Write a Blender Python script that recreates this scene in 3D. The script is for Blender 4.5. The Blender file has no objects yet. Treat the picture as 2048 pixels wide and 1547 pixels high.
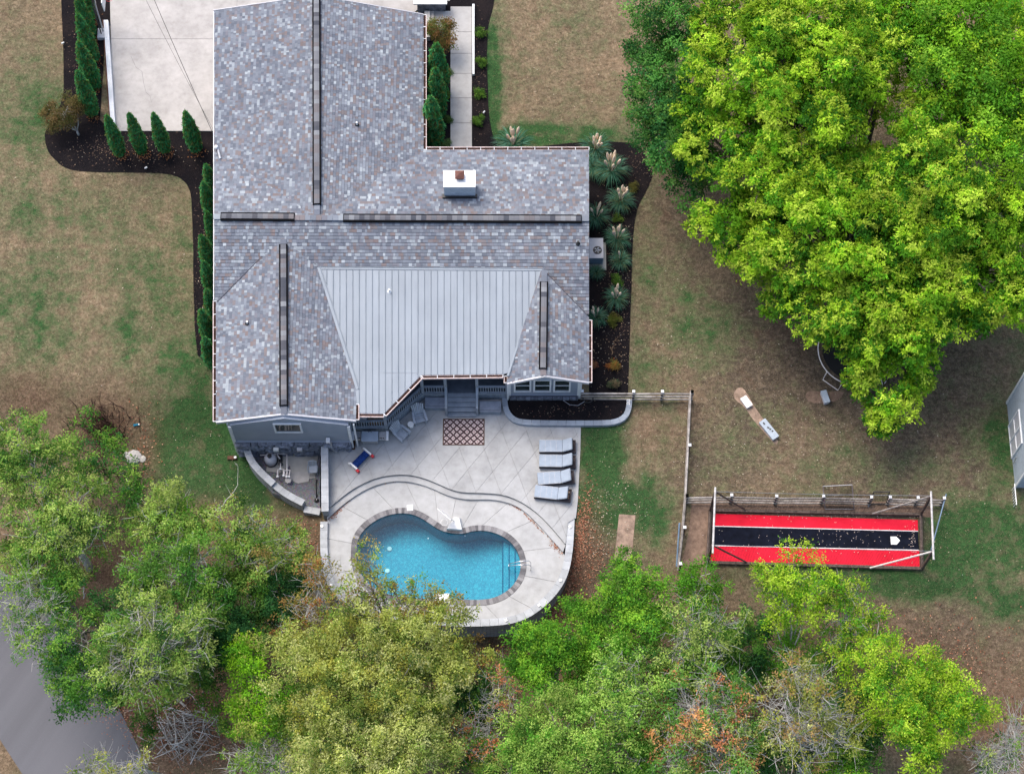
import bpy, bmesh, math, random
import numpy as np
from mathutils import Vector, Matrix
R = math.radians
random.seed(7)
RS = np.random.RandomState(7)
sc = bpy.context.scene
COL = sc.collection

# ------------------------------------------------------------------ camera, world, sun, exposure
FPX = 4143.0                       # focal length in pixels of a 2048 wide picture
TILT = R(22.0); HC = 114.3
cam_d = bpy.data.cameras.new('camera'); cam = bpy.data.objects.new('camera', cam_d); COL.objects.link(cam)
cam_d.sensor_width = 36.0; cam_d.lens = FPX / 2048 * 36.0
cam_d.clip_start = 1; cam_d.clip_end = 2000
CAM = Vector((0, -HC * math.tan(TILT), HC))
cam.location = CAM; cam.rotation_euler = (TILT, 0, 0)
sc.camera = cam

SUN_EL, SUN_AZ = R(58), R(-40)     # azimuth from north (+y) towards east (+x)
w = bpy.data.worlds.new('World'); sc.world = w; w.use_nodes = True
nt = w.node_tree
bg = nt.nodes['Background']
sky = nt.nodes.new('ShaderNodeTexSky'); sky.sky_type = 'NISHITA'; sky.sun_disc = False
sky.sun_elevation = SUN_EL; sky.sun_rotation = SUN_AZ; sky.dust_density = 4.0; sky.air_density = 0.95; sky.ozone_density = 1.0
nt.links.new(sky.outputs[0], bg.inputs[0]); bg.inputs[1].default_value = 0.15
sd = bpy.data.lights.new('sun', 'SUN'); sd.energy = 1.1; sd.angle = R(32); sd.color = (1.0, 0.94, 0.86)
so = bpy.data.objects.new('sun', sd); COL.objects.link(so)
sdir = Vector((math.sin(SUN_AZ) * math.cos(SUN_EL), math.cos(SUN_AZ) * math.cos(SUN_EL), math.sin(SUN_EL)))
so.rotation_euler = sdir.to_track_quat('Z', 'Y').to_euler(); so.location = sdir * 80
sc.view_settings.view_transform = 'Standard'; sc.view_settings.look = 'None'
sc.view_settings.gamma = 1.0; sc.view_settings.use_curve_mapping = False
sc.view_settings.exposure = 0.98
sc.cycles.max_bounces = 6; sc.cycles.transparent_max_bounces = 12
sc.cycles.caustics_reflective = False; sc.cycles.caustics_refractive = False

# ------------------------------------------------------------------ measuring helpers
FW = Vector((0, math.sin(TILT), -math.cos(TILT))); UPV = Vector((0, math.cos(TILT), math.sin(TILT)))
def ray(px, py):
    return FW * FPX + Vector((1, 0, 0)) * (px - 1024) + UPV * (773.5 - py)
def P(px, py, z=0.0):
    d = ray(px, py); t = (z - CAM.z) / d.z
    return CAM + d * t
def on_plane(px, py, pl):
    co, n = pl; d = ray(px, py)
    return CAM + d * ((co - CAM).dot(n) / d.dot(n))
def plane3(a, b, c):
    a, b, c = P(*a), P(*b), P(*c)
    n = (b - a).cross(c - a).normalized()
    if n.z < 0: n = -n
    return (a, n)
def to_px(x, y, z):
    dx = x - CAM.x; dy = y - CAM.y; dz = z - CAM.z
    f = dy * FW.y + dz * FW.z; u = dy * UPV.y + dz * UPV.z
    return 1024 + FPX * dx / f, 773.5 - FPX * u / f
def sst(a, b, v):
    t = np.clip((v - a) / (b - a), 0, 1); return t * t * (3 - 2 * t)
def zg(x, y):
    """height of the terrain"""
    x = np.asarray(x, float); y = np.asarray(y, float)
    z = -0.06 + 0 * x
    e = sst(4, 11, x)
    z = z - (2.6 * sst(-7.0, -15.5, y)) * (1 - e) - (1.5 * sst(-11.0, -20, y)) * e
    z = z - 1.5 * sst(-8, -14, x) * sst(1.5, -4.0, y) * (1 - sst(-7, -15, y) * 0.6)
    z = z - 0.03 * np.clip(-y - 16, 0, 60)
    z = z + 0.05 * np.sin(x * 0.31 + 1) * np.sin(y * 0.27) * sst(14, 20, np.abs(x) + np.abs(y) * 0.4)
    return z
def G(px, py, dz=0.0):
    z = 0.0
    for _ in range(8):
        p = P(px, py, z); z = float(zg(p.x, p.y))
    return P(px, py, z + dz) if dz == 0 else Vector((p.x, p.y, z + dz))

# ------------------------------------------------------------------ materials
def new_mat(name):
    m = bpy.data.materials.new(name); m.use_nodes = True
    n = m.node_tree; return m, n, n.nodes['Principled BSDF']
def N(nt, t, **k):
    n = nt.nodes.new(t)
    for a, b in k.items(): setattr(n, a, b)
    return n
def posnode(nt, scale=1.0, local=False):
    if local:
        tc = N(nt, 'ShaderNodeTexCoord'); return tc.outputs['Object']
    return N(nt, 'ShaderNodeNewGeometry').outputs['Position']
def noise(nt, src, scale, detail=4, rough=0.6, vec=None):
    n = N(nt, 'ShaderNodeTexNoise'); n.inputs['Scale'].default_value = scale
    n.inputs['Detail'].default_value = detail; n.inputs['Roughness'].default_value = rough
    if vec is not None:
        mp = N(nt, 'ShaderNodeMapping'); mp.inputs['Scale'].default_value = vec
        nt.links.new(src, mp.inputs[0]); src = mp.outputs[0]
    nt.links.new(src, n.inputs['Vector']); return n.outputs['Fac']
def ramp(nt, f, stops):
    r = N(nt, 'ShaderNodeValToRGB'); el = r.color_ramp.elements
    while len(el) > 1: el.remove(el[-1])
    el[0].position = stops[0][0]; el[0].color = (*stops[0][1], 1)
    for p, c in stops[1:]:
        e = el.new(p); e.color = (*c, 1)
    nt.links.new(f, r.inputs[0]); return r.outputs[0]
def mixc(nt, f, a, b, mode='MIX'):
    m = N(nt, 'ShaderNodeMix', data_type='RGBA', blend_type=mode)
    for s, v in ((m.inputs[0], f), (m.inputs[6], a), (m.inputs[7], b)):
        if hasattr(v, 'links'): nt.links.new(v, s)
        elif isinstance(v, tuple): s.default_value = (*v, 1) if len(v) == 3 else v
        else: s.default_value = v
    return m.outputs[2]
def bump(nt, bs, h, strength=0.3, dist=0.02):
    b = N(nt, 'ShaderNodeBump'); b.inputs['Strength'].default_value = strength; b.inputs['Distance'].default_value = dist
    nt.links.new(h, b.inputs['Height']); nt.links.new(b.outputs[0], bs.inputs['Normal'])
def simple(name, c, rough=0.7, var=0.15, scale=6, metal=0.0, bmp=0.2, objvar=0.0, c2=None, fine=60, bdist=0.01):
    m, n, b = new_mat(name)
    p = posnode(n); f = noise(n, p, scale, 5)
    c2 = c2 or tuple(x * (1 - 2 * var) for x in c)
    c1 = tuple(min(1, x * (1 + var)) for x in c)
    col = ramp(n, f, [(0.3, c2), (0.68, c1)])
    f2 = noise(n, p, fine, 3)
    col = mixc(n, 0.35, col, ramp(n, f2, [(0.3, (0.6,) * 3), (0.7, (1.25,) * 3)]), 'MULTIPLY')
    if objvar:
        oi = N(n, 'ShaderNodeObjectInfo')
        col = mixc(n, 1.0, col, ramp(n, oi.outputs['Random'], [(0, (1 - objvar,) * 3), (1, (1 + objvar,) * 3)]), 'MULTIPLY')
    n.links.new(col, b.inputs['Base Color']); b.inputs['Roughness'].default_value = rough
    b.inputs['Metallic'].default_value = metal
    if rough >= 0.6: b.inputs['Specular IOR Level'].default_value = 0.12
    if bmp: bump(n, b, f2, bmp, bdist)
    return m
def vcol(name, rough=0.8, sub=0.0, var=0.25, scale=30, bmp=0.3):
    """colour comes from the mesh attribute col"""
    m, n, b = new_mat(name)
    a = N(n, 'ShaderNodeAttribute', attribute_name='col')
    p = posnode(n); f = noise(n, p, scale, 4)
    col = mixc(n, 1.0, a.outputs['Color'], ramp(n, f, [(0.3, (1 - var,) * 3), (0.7, (1 + var,) * 3)]), 'MULTIPLY')
    col = mixc(n, 1.0, col, ramp(n, noise(n, p, 0.35, 5, 0.65), [(0.3, (0.84, 0.85, 0.87)), (0.7, (1.14, 1.13, 1.10))]), 'MULTIPLY')
    n.links.new(col, b.inputs['Base Color']); b.inputs['Roughness'].default_value = rough; b.inputs['Specular IOR Level'].default_value = 0.15
    if bmp: bump(n, b, f, bmp, 0.008)
    return m
def leafmat(name, trans=0.35, rough=0.55):
    m, n, b = new_mat(name)
    a = N(n, 'ShaderNodeAttribute', attribute_name='col')
    b.inputs['Roughness'].default_value = rough
    b.inputs['Specular IOR Level'].default_value = 0.08
    n.links.new(a.outputs['Color'], b.inputs['Base Color'])
    t = N(n, 'ShaderNodeBsdfTranslucent')
    tc = mixc(n, 1.0, a.outputs['Color'], (1.15, 1.2, 0.6), 'MULTIPLY'); n.links.new(tc, t.inputs[0])
    mx = N(n, 'ShaderNodeMixShader'); mx.inputs[0].default_value = trans
    n.links.new(b.outputs[0], mx.inputs[1]); n.links.new(t.outputs[0], mx.inputs[2])
    n.links.new(mx.outputs[0], n.nodes['Material Output'].inputs[0])
    return m

M = {}
M['leaf'] = leafmat('leaf', 0.42)
M['bark'] = simple('bark', (0.30, 0.28, 0.25), 0.9, 0.25, 8, bmp=0.6)
M['shadebark'] = simple('dark_bark', (0.10, 0.085, 0.07), 0.95, 0.3, 6, bmp=0.6)
M['paletwig'] = simple('pale_twig', (0.50, 0.49, 0.46), 0.85, 0.2, 8)
M['darktwig'] = simple('dark_twig', (0.10, 0.06, 0.045), 0.9, 0.2, 8)
M['shingle'] = vcol('shingle', 0.9, var=0.12, scale=40)
M['underlay'] = simple('underlay', (0.10, 0.10, 0.12), 0.9)
M['metalroof'] = simple('painted_metal_roof', (0.265, 0.300, 0.350), 0.5, 0.04, 1.2, metal=0.0, bmp=0.03, objvar=0.03, fine=14)
M['trim'] = simple('white_trim', (0.70, 0.72, 0.74), 0.5, 0.06, 3)
def metalroof_mat():
    m, n, b = new_mat('painted_metal_roof'); p = posnode(n)
    f = noise(n, p, 1.0, 5, 0.6, vec=(3.0, 0.35, 1)); g = noise(n, p, 0.4, 4)
    col = ramp(n, f, [(0.3, (0.205, 0.242, 0.282)), (0.7, (0.245, 0.284, 0.325))])
    col = mixc(n, 1.0, col, ramp(n, g, [(0.3, (0.93,) * 3), (0.7, (1.06,) * 3)]), 'MULTIPLY')
    oi = N(n, 'ShaderNodeObjectInfo'); col = mixc(n, 1.0, col, ramp(n, oi.outputs['Random'], [(0, (0.97,) * 3), (1, (1.03,) * 3)]), 'MULTIPLY')
    n.links.new(col, b.inputs['Base Color']); b.inputs['Roughness'].default_value = 0.5; return m
M['metalroof'] = metalroof_mat()
M['white'] = simple('white_plastic', (0.82, 0.82, 0.80), 0.4, 0.05, 4, bmp=0.05)
M['copper'] = simple('copper_gutter', (0.70, 0.55, 0.51), 0.5, 0.15, 3)
M['gutter_leaves'] = simple('leaf_debris', (0.055, 0.030, 0.024), 0.95, 0.4, 20)
M['black'] = simple('black_plastic', (0.02, 0.02, 0.022), 0.5, 0.2, 8)
M['ventblack'] = simple('vent_slot', (0.006, 0.006, 0.007), 0.95)
M['siding'] = None
M['deckpaint'] = simple('grey_deck_paint', (0.25, 0.29, 0.34), 0.6, 0.10, 2.5, objvar=0.08)
M['deckdark'] = simple('dark_deck_paint', (0.10, 0.12, 0.15), 0.6, 0.12, 2.5)
M['glass'] = simple('window_glass', (0.03, 0.045, 0.045), 0.08, 0.3, 1.5, bmp=0)
M['stone'] = simple('slate_stone', (0.19, 0.21, 0.26), 0.8, 0.3, 5, bmp=0.9, objvar=0.3, bdist=0.05, fine=9)
M['mortar'] = simple('mortar', (0.05, 0.05, 0.06), 0.9)
M['brownmetal'] = simple('rusty_cap', (0.16, 0.075, 0.06), 0.6, 0.15, 8)
M['brownwood'] = simple('brown_wood', (0.11, 0.055, 0.035), 0.7, 0.2, 5)
M['tanwood'] = simple('tan_wood', (0.30, 0.20, 0.12), 0.7, 0.2, 5)
M['fencewood'] = simple('weathered_wood', (0.33, 0.305, 0.28), 0.85, 0.25, 3, objvar=0.25, bmp=0.5, c2=(0.15, 0.135, 0.125), fine=30)
M['darkwood'] = simple('dark_post_wood', (0.13, 0.10, 0.085), 0.85, 0.3, 5, bmp=0.5)
M['capblock'] = simple('cap_block', (0.43, 0.45, 0.47), 0.8, 0.10, 2.0, objvar=0.10, bmp=0.3)
M['capblue'] = simple('blue_grey_block', (0.31, 0.35, 0.40), 0.8, 0.10, 2.0, objvar=0.14, bmp=0.3)
M['wicker'] = simple('dark_wicker', (0.075, 0.065, 0.07), 0.75, 0.2, 12)
M['cushion'] = simple('grey_cushion', (0.33, 0.385, 0.455), 0.9, 0.05, 2.5, bmp=0.12)
M['chairpaint'] = simple('slate_chair_plastic', (0.42, 0.47, 0.53), 0.5, 0.08, 4, objvar=0.1)
M['benchlid'] = simple('bench_lid', (0.28, 0.31, 0.37), 0.6, 0.14, 2.2)
M['chrome'] = simple('polished_steel', (0.75, 0.76, 0.78), 0.18, 0.03, 3, metal=0.9, bmp=0)
M['steelgrey'] = simple('galvanised_steel', (0.45, 0.46, 0.48), 0.4, 0.1, 5, metal=0.5)
M['pvc'] = simple('pvc_pipe', (0.78, 0.72, 0.68), 0.45, 0.08, 5)
M['greypole'] = simple('pale_grey_pole', (0.55, 0.53, 0.51), 0.6, 0.2, 5)
M['red'] = simple('red_plastic', (0.65, 0.02, 0.03), 0.45, 0.1, 5)
M['blue'] = simple('blue_fabric', (0.015, 0.05, 0.22), 0.7, 0.15, 6)
M['bluepole'] = simple('blue_pole', (0.16, 0.24, 0.34), 0.5, 0.1, 5)
M['redmat'] = simple('red_turf', (0.62, 0.016, 0.04), 0.9, 0.16, 0.8, bmp=0.4, c2=(0.58, 0.012, 0.03))
M['blackmat'] = simple('navy_turf', (0.007, 0.009, 0.018), 0.95, 0.25, 2.0, bmp=0.4)
M['whitepaint'] = simple('white_line', (0.75, 0.72, 0.72), 0.8, 0.12, 6)
M['net'] = simple('dark_net', (0.02, 0.02, 0.02), 0.9)
M['plume'] = simple('pampas_plume', (0.80, 0.66, 0.50), 0.95, 0.15, 12)
M['tarp'] = simple('trampoline_mat', (0.01, 0.01, 0.012), 0.5)
M['acgrey'] = simple('ac_unit', (0.50, 0.50, 0.53), 0.5, 0.05, 4)
M['acblue'] = simple('ac_louvre', (0.18, 0.27, 0.34), 0.5, 0.1, 4)
M['greyboard'] = simple('grey_board', (0.40, 0.46, 0.52), 0.6, 0.08, 4)
M['jointdark'] = simple('joint_filler', (0.28, 0.275, 0.265), 0.95, 0.2, 3)
M['grout'] = simple('coping_grout', (0.30, 0.29, 0.29), 0.95)
M['soil'] = simple('bare_soil', (0.22, 0.15, 0.11), 0.95, 0.22, 3, bmp=0.8, fine=18, bdist=0.03)
M['palesoil'] = simple('pale_soil', (0.34, 0.245, 0.185), 0.95, 0.22, 3, bmp=0.6, fine=18, bdist=0.03)
M['leaflitter'] = vcol('dry_leaf', 0.85, var=0.1)
M['cable'] = simple('cable', (0.06, 0.06, 0.06), 0.6)

def concrete(name, c, stain=0.12, warm=0.0):
    m, n, b = new_mat(name); p = posnode(n)
    f = noise(n, p, 0.55, 6, 0.6); f2 = noise(n, p, 2.6, 5, 0.65); f3 = noise(n, p, 45, 3)
    col = ramp(n, f, [(0.32, tuple(x * (1 - 1.5 * stain) for x in c)), (0.5, c), (0.68, tuple(min(1, x * (1 + stain)) for x in c))])
    col = mixc(n, 0.6, col, ramp(n, f2, [(0.28, (0.78, 0.765, 0.74)), (0.5, (0.98,) * 3), (0.68, (1.09, 1.09, 1.09))]), 'MULTIPLY')
    col = mixc(n, 0.5, col, ramp(n, f3, [(0.3, (0.86,) * 3), (0.7, (1.1,) * 3)]), 'MULTIPLY')
    oi = N(n, 'ShaderNodeObjectInfo')
    col = mixc(n, 1.0, col, ramp(n, oi.outputs['Random'], [(0, (0.955,) * 3), (1, (1.035,) * 3)]), 'MULTIPLY')
    n.links.new(col, b.inputs['Base Color']); b.inputs['Roughness'].default_value = 0.82; b.inputs['Specular IOR Level'].default_value = 0.2
    bump(n, b, f3, 0.15, 0.01); return m
M['patio'] = concrete('patio_concrete', (0.375, 0.382, 0.385))
M['pooldeck'] = concrete('pool_deck_concrete', (0.425, 0.43, 0.43), 0.09)
M['drive'] = concrete('driveway_concrete', (0.42, 0.40, 0.38), 0.13)
M['walk'] = concrete('walkway_concrete', (0.40, 0.395, 0.385), 0.07)
M['oldslab'] = concrete('old_concrete', (0.42, 0.40, 0.36), 0.16)

def siding_mat():
    m, n, b = new_mat('lap_siding'); p = posnode(n)
    wv = N(n, 'ShaderNodeTexWave', wave_type='BANDS', bands_direction='Z', wave_profile='SAW')
    wv.inputs['Scale'].default_value = 1.0 / 0.18 / 2 * 1.0 * (math.pi / 10) * 2; n.links.new(p, wv.inputs[0])
    f = noise(n, p, 1.5, 4)
    n.links.new(ramp(n, f, [(0.3, (0.25, 0.29, 0.355)), (0.7, (0.285, 0.325, 0.395))]), b.inputs['Base Color'])
    b.inputs['Roughness'].default_value = 0.6; bump(n, b, wv.outputs['Fac'], 0.5, 0.02); return m
M['siding'] = siding_mat()

def blockwall_mat(k=1.0):
    m, n, b = new_mat('block_wall'); tc = N(n, 'ShaderNodeUVMap')
    br = N(n, 'ShaderNodeTexBrick'); br.inputs['Scale'].default_value = 1.0
    br.inputs['Brick Width'].default_value = 0.42; br.inputs['Row Height'].default_value = 0.16
    br.inputs['Mortar Size'].default_value = 0.012
    br.inputs['Color1'].default_value = (0.17 * k, 0.18 * k, 0.20 * k, 1); br.inputs['Color2'].default_value = (0.26 * k, 0.27 * k, 0.29 * k, 1)
    br.inputs['Mortar'].default_value = (0.05, 0.05, 0.055, 1)
    n.links.new(tc.outputs[0], br.inputs[0]); f = noise(n, posnode(n), 14, 4)
    col = mixc(n, 0.6, br.outputs['Color'], ramp(n, f, [(0.3, (0.6,) * 3), (0.7, (1.3,) * 3)]), 'MULTIPLY')
    n.links.new(col, b.inputs['Base Color']); b.inputs['Roughness'].default_value = 0.9
    bump(n, b, mixc(n, 0.5, br.outputs['Color'], f), 0.6, 0.03); return m
M['blockwall'] = blockwall_mat(); M['blockpale'] = blockwall_mat(1.5)

def asphalt_mat():
    m, n, b = new_mat('asphalt'); p = posnode(n)
    rot = N(n, 'ShaderNodeMapping'); rot.inputs['Rotation'].default_value = (0, 0, R(-58)); n.links.new(p, rot.inputs[0])
    f = noise(n, rot.outputs[0], 1.0, 4, 0.5, vec=(0.06, 0.75, 1)); f2 = noise(n, p, 90, 3)
    col = ramp(n, f, [(0.35, (0.098, 0.098, 0.108)), (0.65, (0.122, 0.122, 0.134))])
    col = mixc(n, 0.7, col, ramp(n, f2, [(0.3, (0.7,) * 3), (0.7, (1.3,) * 3)]), 'MULTIPLY')
    n.links.new(col, b.inputs['Base Color']); b.inputs['Roughness'].default_value = 0.85; bump(n, b, f2, 0.3, 0.01); return m
M['asphalt'] = asphalt_mat()

def mulch_mat():
    m, n, b = new_mat('dark_mulch'); p = posnode(n)
    f = noise(n, p, 26, 5, 0.75); v = N(n, 'ShaderNodeTexVoronoi'); v.inputs['Scale'].default_value = 22
    n.links.new(p, v.inputs[0]); g = noise(n, p, 0.7, 3)
    col = ramp(n, f, [(0.35, (0.005, 0.0045, 0.0055)), (0.6, (0.015, 0.013, 0.015)), (0.76, (0.050, 0.042, 0.044))])
    col = mixc(n, ramp(n, g, [(0.45, (0,) * 3), (0.75, (0.5,) * 3)]), col, (0.032, 0.023, 0.021))
    n.links.new(col, b.inputs['Base Color']); b.inputs['Specular IOR Level'].default_value = 0.08; b.inputs['Roughness'].default_value = 0.95
    bump(n, b, v.outputs['Distance'], 0.9, 0.04); return m
M['mulch'] = mulch_mat()

def gravel_mat():
    m, n, b = new_mat('gravel'); p = posnode(n)
    v = N(n, 'ShaderNodeTexVoronoi'); v.inputs['Scale'].default_value = 14; n.links.new(p, v.inputs[0])
    col = mixc(n, 0.75, v.outputs['Color'], (0.5, 0.5, 0.5), 'MIX')
    col = mixc(n, 1.0, col, (0.34, 0.34, 0.37), 'MULTIPLY')
    n.links.new(col, b.inputs['Base Color']); b.inputs['Roughness'].default_value = 0.9
    bump(n, b, v.outputs['Distance'], 0.9, 0.04); return m
M['gravel'] = gravel_mat()

def liner_mat():
    m, n, b = new_mat('pool_liner'); p = posnode(n)
    ns = N(n, 'ShaderNodeTexNoise'); ns.inputs['Scale'].default_value = 4; n.links.new(p, ns.inputs[0])
    wp = N(n, 'ShaderNodeVectorMath', operation='MULTIPLY_ADD'); wp.inputs[1].default_value = (0.09, 0.09, 0)
    n.links.new(ns.outputs['Color'], wp.inputs[0]); n.links.new(p, wp.inputs[2])
    v = N(n, 'ShaderNodeTexVoronoi', feature='DISTANCE_TO_EDGE'); v.inputs['Scale'].default_value = 4.4; n.links.new(wp.outputs[0], v.inputs[0])
    v2 = N(n, 'ShaderNodeTexVoronoi'); v2.inputs['Scale'].default_value = 13; n.links.new(wp.outputs[0], v2.inputs[0])
    col = ramp(n, v2.outputs['Color'], [(0.15, (0.018, 0.25, 0.35)), (0.5, (0.026, 0.315, 0.415)), (0.85, (0.042, 0.38, 0.47))])
    col = mixc(n, ramp(n, v.outputs[0], [(0.01, (0.5,) * 3), (0.10, (0,) * 3)]), col, (0.012, 0.19, 0.31))
    sx = N(n, 'ShaderNodeSeparateXYZ'); n.links.new(p, sx.inputs[0])
    n.links.new(col, b.inputs['Base Color']); b.inputs['Roughness'].default_value = 0.6; return m
M['liner'] = liner_mat()

def water_mat():
    m = bpy.data.materials.new('pool_water'); m.use_nodes = True; n = m.node_tree; n.nodes.clear()
    o = N(n, 'ShaderNodeOutputMaterial'); t = N(n, 'ShaderNodeBsdfTransparent'); t.inputs[0].default_value = (0.62, 0.93, 1.0, 1)
    g = N(n, 'ShaderNodeBsdfGlossy'); g.inputs['Roughness'].default_value = 0.03
    p = posnode(n); f = noise(n, p, 3.5, 3); b = N(n, 'ShaderNodeBump'); b.inputs['Strength'].default_value = 0.12
    b.inputs['Distance'].default_value = 0.03; n.links.new(f, b.inputs['Height']); n.links.new(b.outputs[0], g.inputs['Normal'])
    fr = N(n, 'ShaderNodeFresnel'); fr.inputs[0].default_value = 1.33; n.links.new(b.outputs[0], fr.inputs['Normal'])
    mx = N(n, 'ShaderNodeMixShader'); n.links.new(fr.outputs[0], mx.inputs[0]); n.links.new(t.outputs[0], mx.inputs[1]); n.links.new(g.outputs[0], mx.inputs[2])
    n.links.new(mx.outputs[0], o.inputs[0]); return m
M['water'] = water_mat(); M['teal'] = simple('teal_edge', (0.012, 0.16, 0.26), 0.6)

def brickcol():
    m, n, b = new_mat('coping_brick'); oi = N(n, 'ShaderNodeObjectInfo')
    col = ramp(n, oi.outputs['Random'], [(0, (0.10, 0.097, 0.103)), (0.35, (0.155, 0.15, 0.157)), (0.6, (0.22, 0.215, 0.222)), (1, (0.30, 0.296, 0.30))])
    f = noise(n, posnode(n), 25, 4)
    col = mixc(n, 1.0, col, ramp(n, f, [(0.3, (0.75,) * 3), (0.7, (1.2,) * 3)]), 'MULTIPLY')
    n.links.new(col, b.inputs['Base Color']); b.inputs['Roughness'].default_value = 0.85; bump(n, b, f, 0.5, 0.01); return m
M['brick'] = brickcol()

def rug_mat():
    m, n, b = new_mat('rug_weave'); tc = N(n, 'ShaderNodeUVMap')
    fs_ = []
    for sy in (1, -1):
        mp = N(n, 'ShaderNodeMapping'); mp.inputs['Scale'].default_value = (1, sy, 0); n.links.new(tc.outputs[0], mp.inputs[0])
        wv = N(n, 'ShaderNodeTexWave', wave_type='BANDS', bands_direction='DIAGONAL'); wv.inputs['Scale'].default_value = 1.55; wv.inputs['Distortion'].default_value = 1.2
        wv.inputs['Detail Scale'].default_value = 3; n.links.new(mp.outputs[0], wv.inputs[0]); fs_.append(wv.outputs['Fac'])
    mn = N(n, 'ShaderNodeMath', operation='MINIMUM'); n.links.new(fs_[0], mn.inputs[0]); n.links.new(fs_[1], mn.inputs[1])
    col = ramp(n, mn.outputs[0], [(0.16, (0.05, 0.025, 0.03)), (0.30, (0.40, 0.32, 0.31)), (0.62, (0.62, 0.56, 0.55)), (0.80, (0.30, 0.2, 0.2))])
    n.links.new(col, b.inputs['Base Color']); b.inputs['Roughness'].default_value = 0.95; return m
M['rug'] = rug_mat()

def ground_mat():
    m, n, b = new_mat('lawn_ground'); p = posnode(n)
    a = N(n, 'ShaderNodeAttribute', attribute_name='mask'); s = N(n, 'ShaderNodeSeparateColor'); n.links.new(a.outputs['Color'], s.inputs[0])
    big = noise(n, p, 0.22, 5, 0.6); mid = noise(n, p, 1.1, 5, 0.65); sm = noise(n, p, 7, 5, 0.75)
    fine = noise(n, p, 28, 4, 0.8)
    def math_(op, x, y, cl=True):
        k = N(n, 'ShaderNodeMath', operation=op); k.use_clamp = cl
        for i, v in enumerate((x, y)):
            if hasattr(v, 'links'): n.links.new(v, k.inputs[i])
            else: k.inputs[i].default_value = v
        return k.outputs[0]
    dry = ramp(n, sm, [(0.25, (0.078, 0.060, 0.037)), (0.5, (0.165, 0.128, 0.080)), (0.75, (0.275, 0.222, 0.145))])
    tan = ramp(n, sm, [(0.25, (0.115, 0.078, 0.048)), (0.5, (0.220, 0.158, 0.100)), (0.75, (0.35, 0.27, 0.185))])
    earth = ramp(n, sm, [(0.25, (0.06, 0.038, 0.026)), (0.5, (0.125, 0.078, 0.052)), (0.75, (0.24, 0.165, 0.115))])
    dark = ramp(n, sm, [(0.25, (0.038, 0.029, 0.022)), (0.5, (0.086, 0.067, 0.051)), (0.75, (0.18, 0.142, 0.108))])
    green = ramp(n, sm, [(0.25, (0.014, 0.042, 0.014)), (0.55, (0.036, 0.088, 0.028)), (0.8, (0.085, 0.145, 0.05))])
    olive = ramp(n, sm, [(0.25, (0.045, 0.054, 0.026)), (0.5, (0.105, 0.115, 0.058)), (0.75, (0.20, 0.195, 0.11))])
    litter = ramp(n, sm, [(0.25, (0.060, 0.034, 0.022)), (0.5, (0.135, 0.078, 0.052)), (0.78, (0.27, 0.17, 0.12))])
    big2 = noise(n, p, 0.13, 3, 0.5, vec=(1.3, 0.8, 1)); mid2 = noise(n, p, 2.4, 5, 0.7, vec=(1, 1.35, 1))
    n1 = math_('ADD', math_('MULTIPLY', math_('SUBTRACT', mid, 0.5, False), 1.9, False), math_('MULTIPLY', math_('SUBTRACT', big, 0.5, False), 1.6, False), False)
    n1 = math_('ADD', n1, math_('MULTIPLY', math_('SUBTRACT', mid2, 0.5, False), 1.1, False), False)
    gsum = math_('ADD', math_('MULTIPLY', s.outputs[1], 1.38), n1, False)
    gsum = math_('SUBTRACT', math_('ADD', gsum, 0.11, False), math_('MULTIPLY', s.outputs[0], 0.28), False)
    n2 = math_('ADD', math_('MULTIPLY', math_('SUBTRACT', big2, 0.5, False), 2.2, False), math_('MULTIPLY', math_('SUBTRACT', mid2, 0.5, False), 1.6, False), False)
    dryc = mixc(n, ramp(n, math_('ADD', n2, 0.5), [(0.25, (0,) * 3), (0.75, (1,) * 3)]), dry, tan)
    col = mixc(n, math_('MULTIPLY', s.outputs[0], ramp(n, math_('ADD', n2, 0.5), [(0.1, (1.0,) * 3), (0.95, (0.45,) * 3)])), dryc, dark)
    ef = noise(n, p, 0.5, 6, 0.72, vec=(1.2, 0.9, 1)); col = mixc(n, ramp(n, ef, [(0.56, (0,) * 3), (0.68, (0.75,) * 3)]), col, earth)
    col = mixc(n, ramp(n, gsum, [(-0.0, (0,) * 3), (0.55, (0.9,) * 3)]), col, olive)
    col = mixc(n, ramp(n, gsum, [(0.52, (0,) * 3), (1.15, (1,) * 3)]), col, green)
    col = mixc(n, math_('MULTIPLY', s.outputs[2], ramp(n, mid, [(0.3, (0.55,) * 3), (0.55, (1.1,) * 3)])), col, litter)
    col = mixc(n, 0.85, col, ramp(n, fine, [(0.28, (0.55,) * 3), (0.5, (1,) * 3), (0.74, (1.5,) * 3)]), 'MULTIPLY')
    col = mixc(n, 1.0, col, ramp(n, mid2, [(0.3, (0.70,) * 3), (0.7, (1.24,) * 3)]), 'MULTIPLY')
    n.links.new(col, b.inputs['Base Color']); b.inputs['Roughness'].default_value = 0.95; b.inputs['Specular IOR Level'].default_value = 0.1
    bump(n, b, mixc(n, 0.5, fine, sm), 0.8, 0.05); return m
M['ground'] = ground_mat()

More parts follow.
